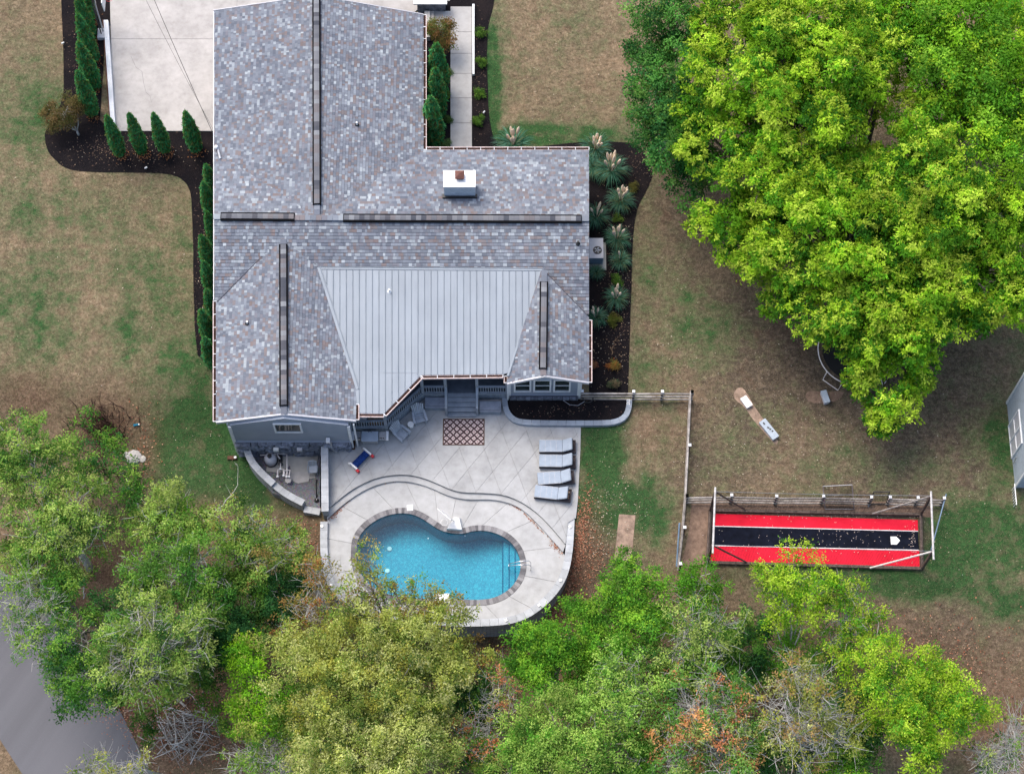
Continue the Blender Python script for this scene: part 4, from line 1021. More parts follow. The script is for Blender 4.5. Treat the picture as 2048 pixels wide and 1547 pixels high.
for p in dl: MB().box((p.x, p.y + .04, 1.72), (.17, .17, 3.44)).build('post', M['deckpaint'], dk)
n_s = 5; st0 = P(924, 834, 0).y; st1 = dl[3].y
xs0, xs1 = dl[3].x + .1, dl[4].x - .08
for i in range(n_s):
    zt = 0.2 * (i + 1) - .02; y0 = st0 + (st1 - st0) * i / n_s
    MB().box(((xs0 + xs1) / 2, (y0 + st1) / 2 - .01, zt - .02), (xs1 - xs0 + .04, st1 - y0 + .02, .04)).build('stair_tread', M['deckpaint'], dk)
    MB().box(((xs0 + xs1) / 2, y0 + .03, zt - .12), (xs1 - xs0, .03, .16)).build('riser', M['deckdark'], dk)
for x_ in (xs0 - .08, xs1 + .08):
    MB().box((x_, st0 + .15, .6), (.14, .14, 1.2)).build('newel_post', M['deckpaint'], dk)
    a, b = Vector((x_, st0 + .15, 1.15)), Vector((x_, st1, 2.0)); c = (a + b) / 2
    MB().box(c, (.14, (b - a).length, .05), rx=math.atan2(b.z - a.z, b.y - a.y)).build('stair_rail', M['deckpaint'], dk)
    MB().add([(x_ - .03, st0 + .2, .05), (x_ - .03, st1, .05), (x_ - .03, st1, 1.0), (x_ + .03, st0 + .2, .05), (x_ + .03, st1, .05), (x_ + .03, st1, 1.0), (x_ - .03, st0 + .2, .3), (x_ + .03, st0 + .2, .3)], [(0, 1, 2, 6), (3, 7, 5, 4), (6, 2, 5, 7), (0, 6, 7, 3)]).build('stringer', M['deckpaint'], dk)
def simple_thing(name, label, cat, loc, rz, parts, group=None):
    t = thing(name, label, cat, loc, rz, group)
    for nm, mb, m_, *sm in parts: inst(nm, mb.mesh(nm, M[m_], bool(sm)), t)
    return t
p = P(718, 838, ZK); simple_thing('deck_bench', 'white slatted bench on the deck behind the west railing', 'bench', (p.x, p.y, ZK), 0, [('seat', MB().box((0, 0, .45), (.95, .4, .05)), 'white'), ('leg', MB().box((-.4, 0, .21), (.06, .35, .42)), 'white'), ('leg', MB().box((.4, 0, .21), (.06, .35, .42)), 'white'), ('backrest', MB().box((0, .2, .7), (.95, .04, .3)), 'white')])
p = P(752, 838, ZK); simple_thing('door_mat', 'tan mat lying on the deck floor beside the white bench', 'mat', (p.x, p.y, ZK + .005), 0, [('mat', MB().box((0, 0, .01), (.9, .7, .02)), 'tanwood'), ('binding', MB().box((0, -.36, .011), (.9, .03, .026)), 'brownwood')])

# storage benches
for (x0, y0, x1, y1), lb in (((850, 794, 892, 821), 'grey storage bench with a dark stain west of the porch stairs'), ((959, 802, 1002, 829), 'grey storage bench east of the porch stairs')):
    a, b = P(x0, y0, .5), P(x1, y1 - 6, .5); c = P((x0 + x1) / 2, (y0 + y1 - 6) / 2, .5); w_, d_ = b.x - a.x, a.y - b.y
    t = simple_thing('storage_bench', lb, 'storage bench', (c.x, c.y, 0), R(-1), [('box', MB().box((0, 0, .22), (w_ - .06, d_ - .06, .42)), 'deckpaint'), ('lid', MB().box((0, 0, .46), (w_, d_, .07)), 'benchlid'), ('lid_seam', MB().box((0, -d_ / 2 + .1, .498), (w_ - .02, .02, .012)), 'deckdark'), ('foot', MB().box((-w_ / 2 + .1, -d_ / 2 + .1, .02), (.1, .1, .04)), 'black'), ('foot', MB().box((w_ / 2 - .1, -d_ / 2 + .1, .02), (.1, .1, .04)), 'black')], 'storage benches beside the porch stairs')

# ------------------------------------------------------------------ patio furniture
def make_lounger():
    t = thing('sun_lounger', '', 'sun lounger', (0, 0, 0), 0, 'grey cushioned loungers on the patio')
    L, W = 2.15, .74
    fr = MB()
    for y_ in (-W / 2, W / 2): fr.box((0, y_, .2), (L, .06, .16))
    fr.box((-L / 2 + .03, 0, .2), (.06, W, .16)); fr.box((L / 2 - .03, 0, .2), (.06, W, .16)); fr.box((.0, 0, .15), (L - .1, W - .06, .03))
    inst('frame', fr.mesh('frame', M['wicker']), t)
    lg = MB().box((0, 0, .06), (.07, .07, .12)).mesh('leg', M['wicker'])
    for sx in (-1, 1):
        for sy in (-1, 1): inst('leg', lg, t, (sx * (L / 2 - .06), sy * (W / 2 - .04), 0))
    bm = bmesh.new(); bmesh.ops.create_cube(bm, size=1); bmesh.ops.scale(bm, vec=(1.36, .74, .1), verts=bm.verts); bmesh.ops.bevel(bm, geom=bm.edges[:], offset=.025, segments=2, affect='EDGES')
    me = bpy.data.meshes.new('seat_cushion'); bm.to_mesh(me); bm.free(); me.materials.append(M['cushion']); inst('seat_cushion', me, t, (-L / 2 + .68, 0, .34))
    bm = bmesh.new(); bmesh.ops.create_cube(bm, size=1); bmesh.ops.scale(bm, vec=(.68, .74, .1), verts=bm.verts); bmesh.ops.bevel(bm, geom=bm.edges[:], offset=.025, segments=2, affect='EDGES')
    me = bpy.data.meshes.new('back_cushion'); bm.to_mesh(me); bm.free(); me.materials.append(M['cushion'])
    inst('back_cushion', me, t, (-L / 2 + 1.38 + .27, 0, .34 + .21), (0, R(-38), 0))
    for x_ in (-.32, 0, .32): inst('cushion_seam', MB().box((0, 0, 0), (.012, .735, .006)).mesh('cushion_seam', M['steelgrey']), t, (-L / 2 + .68 + x_, 0, .392))
    for y_ in (-.365, .365): inst('piping', MB().box((0, 0, 0), (1.33, .014, .014)).mesh('piping', M['trim']), t, (-L / 2 + .68, y_, .385))
    inst('back_frame', MB().box((0, 0, 0), (.68, .68, .03)).mesh('back_frame', M['wicker']), t, (-L / 2 + 1.38 + .3, 0, .34 + .14), (0, R(-38), 0))
    inst('support', MB().box((0, 0, 0), (.03, .5, .34)).mesh('support', M['wicker']), t, (.62, 0, .33), (0, R(25), 0))
    return t
L0 = make_lounger()
LOU = [((1115, 893), 0, 'topmost of the four grey loungers, squared up near the planter'), ((1115, 923), -1, 'second grey lounger from the planter, parallel to its neighbour'), ((1112, 956), 4, 'third grey lounger from the planter, turned slightly towards the lawn'), ((1106, 987), -7, 'lowest grey lounger by the steps, skewed, dry leaves in its frame')]
for i, ((x_, y_), a_, lb) in enumerate(LOU):
    o = L0 if i == 0 else copy_tree(L0); p = P(x_, y_, .2); o.location = (p.x, p.y, 0); o.rotation_euler.z = R(a_); o['label'] = lb
lfm = MB()
p = P(1131, 988, .2)
for i in range(40):
    lfm.box((p.x + random.uniform(-.12, .22), p.y + random.uniform(-.28, .24), .175 + random.uniform(0, .03)), (.07, .05, .01), rz=random.uniform(0, 3), rx=random.uniform(-.4, .4), col=random.choice([(.35, .22, .15), (.45, .33, .22), (.22, .12, .08)]))
tag(lfm.build('dry_leaves', M['leaflitter']), 'dry brown leaves lying in the frame of the lowest lounger', kind='stuff')

def make_adirondack():
    t = thing('adirondack_chair', '', 'chair', (0, 0, 0), 0, 'slate adirondack chairs beside the deck')
    for i in range(6):
        inst('seat_slat', MB().box((0, 0, 0), (.52, .085, .02)).mesh('seat_slat', M['chairpaint']), t, (0, -.30 + i * .098, .36 - i * .02), (R(-10), 0, 0))
    for i in range(7):
        x_ = (i - 3) * .088; L_ = .86 - abs(i - 3) * .05
        inst('back_slat', MB().box((0, 0, L_ / 2), (.078, .02, L_)).mesh('back_slat', M['chairpaint']), t, (x_, .26, .25), (R(-28), R((i - 3) * 2.2), 0))
    for s_ in (-1, 1):
        inst('armrest', MB().box((0, 0, 0), (.13, .74, .025)).mesh('armrest', M['chairpaint']), t, (s_ * .35, -.04, .54), (R(-2), 0, R(s_ * 4)))
        inst('leg', MB().box((0, 0, .26), (.04, .10, .52)).mesh('leg', M['chairpaint']), t, (s_ * .31, -.32, 0))
        inst('leg', MB().add([(-.02, -.35, .28), (-.02, -.35, .38), (-.02, .5, .1), (-.02, .5, 0), (.02, -.35, .28), (.02, -.35, .38), (.02, .5, .1), (.02, .5, 0)], [(0, 1, 2, 3), (7, 6, 5, 4), (0, 4, 5, 1), (1, 5, 6, 2), (2, 6, 7, 3), (3, 7, 4, 0)]).mesh('leg', M['chairpaint']), t, (s_ * .27, 0, 0))
    return t
A0 = make_adirondack(); A1 = copy_tree(A0)
p = P(839, 834, .3); A0.location = (p.x, p.y, 0); A0.rotation_euler.z = R(14); A0['label'] = 'slate adirondack chair facing the patio nearest the storage bench'
p = P(803, 867, .3); A1.location = (p.x, p.y, 0); A1.rotation_euler.z = R(48); A1['label'] = 'slate adirondack chair turned sideways, between the grill and the white table'
p = P(822, 853, 0); simple_thing('side_table', 'round white drum side table between the two slate chairs', 'side table', (p.x, p.y, 0), 0, [('body', MB().lathe((0, 0, 0), [(.14, 0), (.17, .1), (.17, .34), (.15, .42)], 20), 'white', 1), ('tabletop', MB().lathe((0, 0, .42), [(.18, 0), (.19, .015), (.18, .03)], 20), 'white')])
# rug
a, b = P(887, 838, 0), P(968, 889, 0)
t = thing('patio_rug', 'rectangular rug with lattice weave and dark border below the porch stairs', 'rug', ((a.x + b.x) / 2, (a.y + b.y) / 2, 0))
w_, d_ = b.x - a.x, a.y - b.y
me = MB().add([(-w_ / 2, -d_ / 2, .014), (w_ / 2, -d_ / 2, .014), (w_ / 2, d_ / 2, .014), (-w_ / 2, d_ / 2, .014)], [(0, 1, 2, 3)]).mesh('rug_field', M['rug']); ul = me.uv_layers.new(name='UVMap')
for lp in me.loops: v = me.vertices[lp.vertex_index].co; ul.data[lp.index].uv = (v.x, v.y)
inst('rug_field', me, t)
bd = MB()
for s_ in (-1, 1): bd.box((0, s_ * d_ / 2, .01), (w_ + .06, .06, .022)); bd.box((s_ * w_ / 2, 0, .0105), (.06, d_ - .06, .02))
inst('rug_border', bd.mesh('rug_border', M['darktwig']), t)
# grill cart
p = P(740, 873, .8); gp = [('cabinet', MB().box((0, 0.05, .45), (.9, .5, .8)), 'steelgrey'), ('cover_lid', MB().box((0, -.04, .96), (.98, .62, .06)), 'cushion'), ('side_shelf', MB().box((-.72, .05, .86), (.36, .5, .04)), 'steelgrey'), ('side_shelf', MB().box((.74, .05, .86), (.40, .5, .04)), 'steelgrey'), ('end_cap', MB().box((-.98, .02, .9), (.14, .56, .08)), 'trim'), ('end_cap', MB().box((1.02, .02, .9), (.14, .56, .08)), 'trim'), ('handle', MB().tube([(-.1, .2, 1.0), (-.05, .26, 1.06), (.05, .26, 1.06), (.1, .2, 1.0)], .015, 6), 'black')]
for s_ in (-1, 1):
    for k in range(3): gp.append(('control_knob', MB().lathe((s_ * (.6 + k * .1), -.12, .88), [(.035, 0), (.03, .04)], 8), 'black'))
    gp.append(('leg', MB().box((s_ * .4, -.15, .05), (.06, .06, .1)), 'black'))
    gp.append(('front_bar', MB().tube([(s_ * .55, -.22, .88), (s_ * .92, -.22, .88)], .02, 6), 'chrome'))
simple_thing('grill_cart', 'long pale outdoor grill cart with side shelves against the deck', 'grill', (p.x, p.y, 0), 0, gp)
# brown stool, wooden post
p = P(677, 888, .35); simple_thing('folding_stool', 'small brown folding stool under the wall lamp', 'stool', (p.x, p.y, 0), R(30), [('seat', MB().box((0, 0, .42), (.42, .36, .03)), 'brownwood')] + [('leg', MB().tube([(sx * .18, sy * .15, .41), (sx * .2, -sy * .2, 0)], .015, 5), 'brownwood') for sx in (-1, 1) for sy in (-1, 1)])
p = P(706, 888, .1); simple_thing('splash_block', 'dark brown block at the foot of the white downspout', 'splash block', (p.x, p.y, 0), 0, [('block', MB().box((0, 0, .05), (.26, .58, .1)), 'brownwood'), ('channel', MB().box((0, 0, .105), (.14, .5, .014)), 'darktwig')])
p = P(465, 908, -.9); simple_thing('splash_block', 'brown splash block in the grass at the house corner', 'splash block', (p.x - .1, p.y, float(zg(p.x, p.y))), 0, [('block', MB().box((0, 0, .07), (.55, .22, .14)), 'brownwood'), ('outlet', MB().lathe((.2, 0, .14), [(.08, 0), (.08, .06)], 10), 'trim')])
# blue float
p = P(721, 917, .3); t = thing('pool_float', 'blue ribbed pool lounge with white ends and red wheels on the patio', 'pool lounge', (p.x, p.y, 0), R(48))
for i in range(9): inst('rib', MB().tube([(0, -.21, 0), (0, .21, 0)], .062, 8).mesh('rib', M['blue'], True), t, (-.48 + i * .12, 0, .22))
for s_ in (-1, 1):
    inst('end_rail', MB().box((0, 0, 0), (.10, .56, .30)).mesh('end_rail', M['white']), t, (s_ * .60, 0, .2)); inst('wheel', MB().tube([(-.07, 0, 0), (.07, 0, 0)], .13, 12).mesh('wheel', M['red']), t, (s_ * .62, -.34, .13))
    inst('wheel', MB().tube([(-.05, 0, 0), (.05, 0, 0)], .09, 12).mesh('wheel', M['white']), t, (s_ * .62, .33, .10))
# pool hoop
p = P(909, 1049, ZD); bh = MB()
bh.add([(-.42, -.38, 0), (.5, -.38, 0), (.34, .42, 0), (-.05, .5, 0), (-.40, -.34, .28), (.46, -.34, .28), (.26, .3, .42), (.0, .36, .42)], [(3, 2, 1, 0), (4, 5, 6, 7), (0, 1, 5, 4), (1, 2, 6, 5), (2, 3, 7, 6), (3, 0, 4, 7)])
t = thing('pool_hoop', 'white poolside basketball hoop on wedge shaped base at the pool waist', 'basketball hoop', (p.x, p.y, ZD), R(-4))
inst('base', bh.mesh('base', M['white']), t); inst('pole', MB().tube([(-.02, .1, .4), (-.25, .12, .8), (-.5, .2, 1.05)], .04, 8).mesh('pole', M['white']), t)
inst('backboard', MB().box((0, 0, 0), (1.05, .04, .7)).mesh('backboard', M['white']), t, (-.52, .22, 1.1), (R(18), 0, R(-38)))
inst('backboard_panel', MB().box((0, -.03, -.03), (.85, .02, .5)).mesh('backboard_panel', M['steelgrey']), t, (-.52, .22, 1.1), (R(18), 0, R(-38)))
rg = MB(); rg.tube([(.2 * math.cos(k * math.pi / 8) - .55, .2 * math.sin(k * math.pi / 8) - .2, .95) for k in range(17)], .014, 6); inst('rim', rg.mesh('rim', M['white']), t)
# skimmer lids and handrail
for (x_, y_, w_), lb in (((820, 1015, .32), 'square white skimmer lid on the upper pool coping'), ((885, 1196, .78), 'pale square lid on the lower pool coping by the olive tree')):
    p = P(x_, y_, ZD); simple_thing('skimmer_lid', lb, 'skimmer lid', (p.x, p.y, ZD + .032), R(3), [('lid', MB().box((0, 0, .012), (w_, w_ if w_ < .5 else .5, .024)), 'white'), ('rim', MB().box((0, 0, .004), (w_ + .05, (w_ if w_ < .5 else .5) + .05, .008)), 'trim')])
p = P(1040, 1127, ZD + .5); t = thing('pool_handrail', 'bent steel handrail over the pool steps', 'handrail', (p.x, p.y, ZD))
for s_ in (-1, 1): inst('rail', MB().tube([(.62, s_ * .12 - .12, 0), (.62, s_ * .12 - .04, .5), (.5, s_ * .12, .72), (-.1, s_ * .1, .62), (-.62, s_ * .06, .3), (-.66, s_ * .05, .0), (-.66, s_ * .05, -.4)], .024, 8).mesh('rail', M['chrome'], True), t)
inst('cross_bar', MB().tube([(-.65, -.05, .2), (-.65, .05, .2)], .02, 6).mesh('cross_bar', M['chrome']), t)
# leaf litter in step corners
def litter(name, lab, spots, cols, size=(.05, .12), zf=None):
    mb = MB()
    for cx, cy, rx, ry, n_, rot in spots:
        for _ in range(n_):
            a, b = random.gauss(0, .5), random.gauss(0, .5); c_, s_ = math.cos(R(rot)), math.sin(R(rot)); ux, uy = a * rx, b * ry
            x_, y_ = cx + ux * c_ - uy * s_, cy + ux * s_ + uy * c_
            p = zf(x_, y_) if zf else G(x_, y_, .035)
            w_ = random.uniform(*size); l_ = w_ * random.uniform(.5, .9); r_ = random.uniform(0, 6.3); m = Matrix.Rotation(r_, 3, 'Z') @ Matrix.Rotation(random.uniform(-.5, .5), 3, 'X')
            vs = [p + m @ Vector(v) + Vector((0, 0, .01)) for v in ((-w_ / 2, 0, 0), (0, -l_ / 2, .01), (w_ / 2, 0, .015), (0, l_ / 2, .01))]
            k = random.uniform(.75, 1.25); c = random.choice(cols); mb.add(vs, [(0, 1, 2, 3)], tuple(x * k for x in c))
    return tag(mb.build(name, M['leaflitter']), lab, kind='stuff')
RUST = [(.28, .10, .055), (.36, .17, .10), (.20, .08, .05), (.42, .24, .15)]
litter('leaf_litter', 'rust coloured leaves caught along the patio steps', [(672, 1025, 22, 6, 150, -42), (1112, 1092, 20, 7, 130, 48), (1065, 1043, 34, 2.5, 60, 45), (1032, 1014, 25, 2.5, 40, 30), (780, 964, 20, 1.5, 20, -5), (651, 1100, 1.5, 60, 30, 0), (700, 1000, 20, 2, 20, -42)], RUST, (.04, .09), lambda x, y: P(x, y, ZD + .005))
litter('lawn_leaves', 'small pale leaves scattered on the east lawn', [(1650, 900, 330, 150, 480, 0), (1500, 750, 200, 200, 160, 0), (1350, 600, 90, 250, 100, 0), (1250, 1000, 60, 140, 130, 0), (1200, 1060, 40, 90, 160, 0), (1900, 1050, 150, 150, 130, 0), (1200, 700, 30, 120, 80, 0), (1130, 820, 100, 12, 30, 0)], [(.42, .36, .25), (.36, .28, .18), (.50, .45, .36)], (.04, .085))
litter('yard_leaves', 'few pale leaves on the west and north lawns', [(200, 500, 250, 300, 90, 0), (1130, 150, 150, 130, 40, 0), (400, 900, 120, 120, 60, 0), (250, 310, 160, 40, 60, 0), (420, 560, 25, 200, 60, 0), (1235, 560, 30, 220, 150, 0)], [(.55, .48, .38), (.45, .33, .22)], (.04, .08))
litter('rust_leaves', 'rust brown leaves piled below the pool wall', [(1152, 1110, 12, 110, 700, 12), (1165, 1040, 25, 90, 350, 8), (1120, 1225, 50, 30, 700, -40), (1180, 1130, 50, 80, 450, 0), (1080, 1280, 120, 30, 500, 0)], RUST, (.05, .11))
litter('forest_leaves', 'brown leaves covering the wooded slope', [(370, 1430, 130, 110, 1500, 0), (250, 1430, 40, 120, 500, -60), (1000, 1330, 300, 60, 800, 0), (1850, 1330, 200, 100, 900, 0), (600, 1090, 50, 60, 300, 0), (420, 1480, 120, 80, 500, 0), (280, 900, 50, 100, 200, 0)], RUST + [(.30, .22, .15)], (.06, .13))
litter('mat_leaves', 'pale leaf bits on the turf mat', [(1630, 1080, 200, 40, 150, 0), (1825, 1080, 6, 50, 60, 0), (1630, 1032, 200, 6, 60, 0)], [(.6, .5, .45)], (.04, .07), lambda x, y: G(x, y, .075))

# ------------------------------------------------------------------ planter
pc = chaikin([(1009.7, 795), (1009.7, 808), (1014, 824), (1026, 838), (1045, 844), (1100, 845), (1148.6, 845.5), (1215, 845), (1238, 841), (1252, 831), (1258, 815), (1259, 798)], 1, False)
plt = thing('planter_bed', 'raised mulch planter edged with pale blocks below the three windows', 'planter', P(1130, 820, 0))
pin = offset_line([P(x, y, .25) for x, y in pc], .1)
if pin[10].y < P(1100, 845, .25).y: pin = offset_line([P(x, y, .25) for x, y in pc], -.1)
MB().prism([Vector((p.x, p.y, 0)) for p in pin], -.1, .17, bottom=False).build('mulch', M['mulch'], plt)
band_blocks([P(x, y, .25) for x, y in pc], .32, .52, -.15, .25, M['capblue'], plt, 'edge_block', gap=.014, jit=.006)
p = P(1176, 796, .25); t = thing('garden_hose', 'coiled dark garden hose hanging by the fence and planter', 'hose', (p.x, p.y, .2))
for k in range(4): inst('coil', MB().tube([((.27 + .02 * k) * math.cos(a * math.pi / 10), (.27 + .02 * k) * math.sin(a * math.pi / 10), .05 + .05 * k) for a in range(21)], .018, 6).mesh('coil', M['cable']), t)
inst('hose_tail', MB().tube([(-.2, -.2, .04), (-.6, -.45, .02), (-1.1, -.4, .02), (-1.5, -.1, .02)], .013, 6).mesh('hose_tail', M['acgrey']), t)
p = P(1256, 804, .25); simple_thing('white_bracket', 'small white two-ring bracket on the east end of the planter edge', 'bracket', (p.x, p.y, .25), 0, [('ring', MB().tube([(.07 * math.cos(a), .08 + .07 * math.sin(a), .03) for a in [k * math.pi / 6 for k in range(13)]], .025, 6), 'white'), ('ring', MB().tube([(.07 * math.cos(a), -.1 + .07 * math.sin(a), .03) for a in [k * math.pi / 6 for k in range(13)]], .025, 6), 'white'), ('bar', MB().box((.08, 0, .03), (.04, .36, .05)), 'white')])

# ------------------------------------------------------------------ pump yard
py_ = struct('pump_yard_floor', MB().prism(pts_z([(490, 895), (640, 890), (640, 1022), (606, 1010), (545, 985), (505, 935)], -.9), -3, -0.9), M['gravel'])
MB().prism(pts_z([(538, 903), (590, 899), (625, 899), (637, 905), (630, 955), (600, 960), (583, 955), (580, 930), (560, 945), (532, 942)], -.86), -.95, -.86).build('concrete_pad', M['oldslab'], py_)
MB().prism(pts_z([(580, 944), (620, 942), (618, 962), (596, 966), (578, 958)], -.84), -.95, -.84).build('concrete_pad', M['drive'], py_)
pw = thing('pump_yard_wall', 'curved pale capped block wall around the pump equipment yard', 'wall', P(540, 970, -1))
for cl_, zt, st in (([(491, 889), (499, 917), (519, 942), (547, 967)], .12, .6), ([(549, 969), (573, 988), (607, 1005)], -.12, .55), ([(608, 1017), (640, 1023)], -.55, .5)):
    L_ = [P(x, y, zt) for x, y in (chaikin(cl_, 2, False) if len(cl_) > 2 else cl_)]
    band_blocks(L_, .40, st, zt - .1, zt, M['capblock'], pw, 'cap_block', gap=.01, jit=.003)
    of = offset_line(L_, -.15); of2 = offset_line(L_, .15)
    uvwall('block_face', of, -3.2, zt - .09, M['blockpale'], pw); uvwall('block_face', of2, -3.2, zt - .09, M['blockpale'], pw)
    mb = MB()
    for q0, q1 in ((of[0], of2[0]), (of[-1], of2[-1])): mb.add([(q0.x, q0.y, -3.2), (q1.x, q1.y, -3.2), (q1.x, q1.y, zt - .09), (q0.x, q0.y, zt - .09)], [(0, 1, 2, 3)])
    mb.build('wall_end', M['capblue'], pw)
dv = thing('divider_wall', 'straight pale capped wall between the pump yard and the patio', 'wall', P(649, 950, 0))
L_ = [P(649, 876, .75), P(650, 1022, .75)]
band_blocks(L_, .42, .5, .65, .75, M['capblock'], dv, 'cap_block', gap=.01, jit=.004)
MB().prism([Vector((L_[0].x - .17, L_[0].y, 0)), Vector((L_[0].x + .17, L_[0].y, 0)), Vector((L_[1].x + .17, L_[1].y + .02, 0)), Vector((L_[1].x - .17, L_[1].y + .02, 0))], -3.2, .655).build('wall_body', M['capblue'], dv)
# sand filter
p = P(541, 918, -.5); simple_thing('sand_filter', 'grey domed sand filter tank in the pump yard', 'pool filter', (p.x, p.y, -.86), 0, [('tank', MB().lathe((0, 0, 0), [(.30, 0), (.36, .15), (.37, .45), (.33, .65), (.2, .78), (.08, .82)], 24), 'acgrey', 1), ('base', MB().lathe((0, 0, -.02), [(.40, 0), (.40, .08), (.36, .09)], 24), 'black'), ('valve', MB().lathe((0, 0, .82), [(.10, 0), (.13, .06), (.13, .16), (.07, .2)], 10), 'black'), ('valve_handle', MB().box((0, 0, 1.04), (.3, .05, .04), rz=.6), 'black')])
p = P(561, 925, -.7); simple_thing('pool_pump', 'black pool pump between the filter and the white pipes', 'pool pump', (p.x, p.y, -.86), 0, [('motor', MB().tube([(0, .1, .15), (0, .45, .15)], .11, 12), 'black'), ('strainer', MB().lathe((0, -.05, 0), [(.12, 0), (.12, .28), (.10, .32)], 14), 'black')])
t = thing('pool_plumbing', 'white pvc pipes and valves running from the filter across the pump yard', 'pipes', P(560, 930, -.8))
for pts_, r_ in (([(522, 905), (540, 906), (574, 907)], .035), ([(574, 907), (574, 950)], .045), ([(552, 906), (560, 917)], .04), ([(520, 910), (556, 908)], .03), ([(561, 926), (561, 938), (556, 938), (555, 953)], .045), ([(561, 938), (567, 938), (567, 950)], .045), ([(569, 940), (580, 940), (578, 952)], .042), ([(569, 940), (568, 952)], .042), ([(573, 946), (573, 953)], .05)):
    MB().tube([P(x, y, -.45) for x, y in pts_], r_, 8).build('pipe', M['pvc'], t, smooth=True)
for x_, y_ in ((555, 953), (567, 951), (578, 953), (573, 953), (561, 938)):
    q = P(x_, y_, -.45); MB().tube([q, q - Vector((0, 0, .45))], .04, 8).build('riser_pipe', M['pvc'], t); MB().box(q + Vector((0, 0, .04)), (.13, .09, .08)).build('valve', M['white'], t)
p = P(577, 962, -.8); simple_thing('chemical_bucket', 'round pinkish lid of a feeder beside the white pipes', 'bucket', (p.x, p.y, -.9), 0, [('bucket', MB().lathe((0, 0, 0), [(.14, 0), (.17, .3)], 16), 'pvc'), ('lid', MB().lathe((0, 0, .3), [(.185, 0), (.185, .03), (.05, .05)], 16), 'drive')])
# plastic chair
p = P(626, 938, -.5)
cp = [('seat', MB().box((0, -.02, .42), (.46, .46, .04), rx=R(-4)), 'chairpaint')] + [('leg', MB().tube([(sx * .2, sy * .2, .42), (sx * .25, sy * .25, 0)], .022, 6), 'chairpaint') for sx in (-1, 1) for sy in (-1, 1)]
cp += [('back_slat', MB().box((-.18 + .09 * i, .26, .66), (.07, .025, .46), rx=R(-14)), 'chairpaint') for i in range(5)] + [('back_rim', MB().tube([(-.23, .22, .45), (-.24, .31, .85), (-.1, .34, .93), (.1, .34, .93), (.24, .31, .85), (.23, .22, .45)], .025, 6), 'chairpaint')] + [('armrest', MB().tube([(s_ * .24, .24, .66), (s_ * .29, .0, .66), (s_ * .26, -.22, .62), (s_ * .24, -.22, .42)], .025, 6), 'cushion') for s_ in (-1, 1)]
simple_thing('plastic_chair', 'slate plastic armchair standing alone in the pump yard', 'chair', (p.x, p.y, -.86), R(4), cp)
p = P(633, 975, -.6); simple_thing('black_pole', 'black pole leaning in the pump yard corner', 'pole', (p.x, p.y, -.9), 0, [('shaft', MB().tube([(0, -.5, 0), (.0, .2, .6)], .04, 6), 'black'), ('tip', MB().tube([(.02, .2, .6), (.04, .35, .75)], .055, 6), 'black')])
p = P(633, 1000, -.85); simple_thing('black_bag', 'small crumpled black bag on the pump yard gravel', 'bag', (p.x, p.y, -.9), .4, [('bag', MB().lathe((0, 0, 0), [(.1, 0), (.15, .06), (.09, .12), (.03, .15)], 7), 'black'), ('tie', MB().tube([(0, 0, .14), (.08, .06, .17)], .012, 5), 'white')])

# ------------------------------------------------------------------ AC unit
a, b = P(1178, 476, .95), P(1207, 516, .95); c = (a + b) / 2; w_, d_ = b.x - a.x, a.y - b.y
t = thing('air_conditioner', 'pale grey air conditioner with round black fan beside the east wall', 'air conditioner', (c.x, c.y, 0))
inst('casing', MB().box((0, 0, .5), (w_ - .03, d_ - .03, .82)).mesh('casing', M['acblue']), t); inst('top', MB().box((0, 0, .93), (w_, d_, .05)).mesh('top', M['acgrey']), t)
inst('fan_guard', MB().lathe((.07, -.15, .957), [(.27, 0), (.27, .012)], 24).mesh('fan_guard', M['black']), t)
for k in range(5): inst('fan_blade', MB().box((.11, 0, 0), (.17, .07, .008), ry=0, rx=.3).mesh('fan_blade', M['steelgrey']), t, (.07, -.15, .985), (0, 0, k * 2 * math.pi / 5))
for k in range(14): inst('louvre', MB().box((-w_ / 2 + .06 + k * (w_ - .12) / 13, -d_ / 2 - .0, .5), (.02, .03, .78)).mesh('louvre', M['bluepole']), t)
inst('pad', MB().box((0.05, -.1, 0.0), (w_ + .3, d_ + .5, .1)).mesh('pad', M['oldslab']), t)

# ------------------------------------------------------------------ fences
def fence(pxs, label, h=1.3, rails=3, extra=None, post='darkwood'):
    pts = [G(x, y) for x, y in pxs]; t = thing('rail_fence', label, 'fence', pts[0], group='weathered rail fences around the yard')
    for p in pts:
        MB().box((p.x, p.y, p.z + h / 2 - .1), (.13, .13, h + .25), rz=random.uniform(-.1, .1)).build('post', M[post], t)
        MB().box((p.x, p.y, p.z + h + .035), (.17, .17, .03)).build('post_cap', M['trim'], t)
    for a, b in zip(pts, pts[1:]):
        d = (b - a).normalized(); s_ = Vector((-d.y, d.x, 0)) * .08
        for k in range(rails):
            z_ = h * (k + .6) / rails; j = random.uniform(-.03, .03)
            A, B = a + Vector((0, 0, z_ + j)) - s_, b + Vector((0, 0, z_ - j)) - s_
            m = (A + B) / 2 + Vector((0, 0, random.uniform(-.02, .02)))
            MB().tube([A - d * .1, m, B + d * .1], [.055, .062, .05], 6).build('rail', M['fencewood'], t)
    return t, pts
fence([(1163, 798), (1265, 799), (1322, 799), (1381, 799)], 'weathered three rail fence running east from the house corner')
fence([(1381, 799), (1376, 905), (1371, 1005)], 'upper run of the pale rail fence between lawn and house yard')
fence([(1371, 1005), (1366, 1068), (1358, 1140)], 'lower run of the pale rail fence left of the batting cage')
fence([(1371, 1005), (1459, 1004), (1548, 1006), (1641, 1006), (1736, 1008)], 'weathered three rail fence behind the batting cage up to the gate')
fence([(1773, 1008), (1828, 1009), (1880, 1010)], 'short weathered rail fence right of the black gate')
a, b = G(1736, 1008), G(1773, 1008)
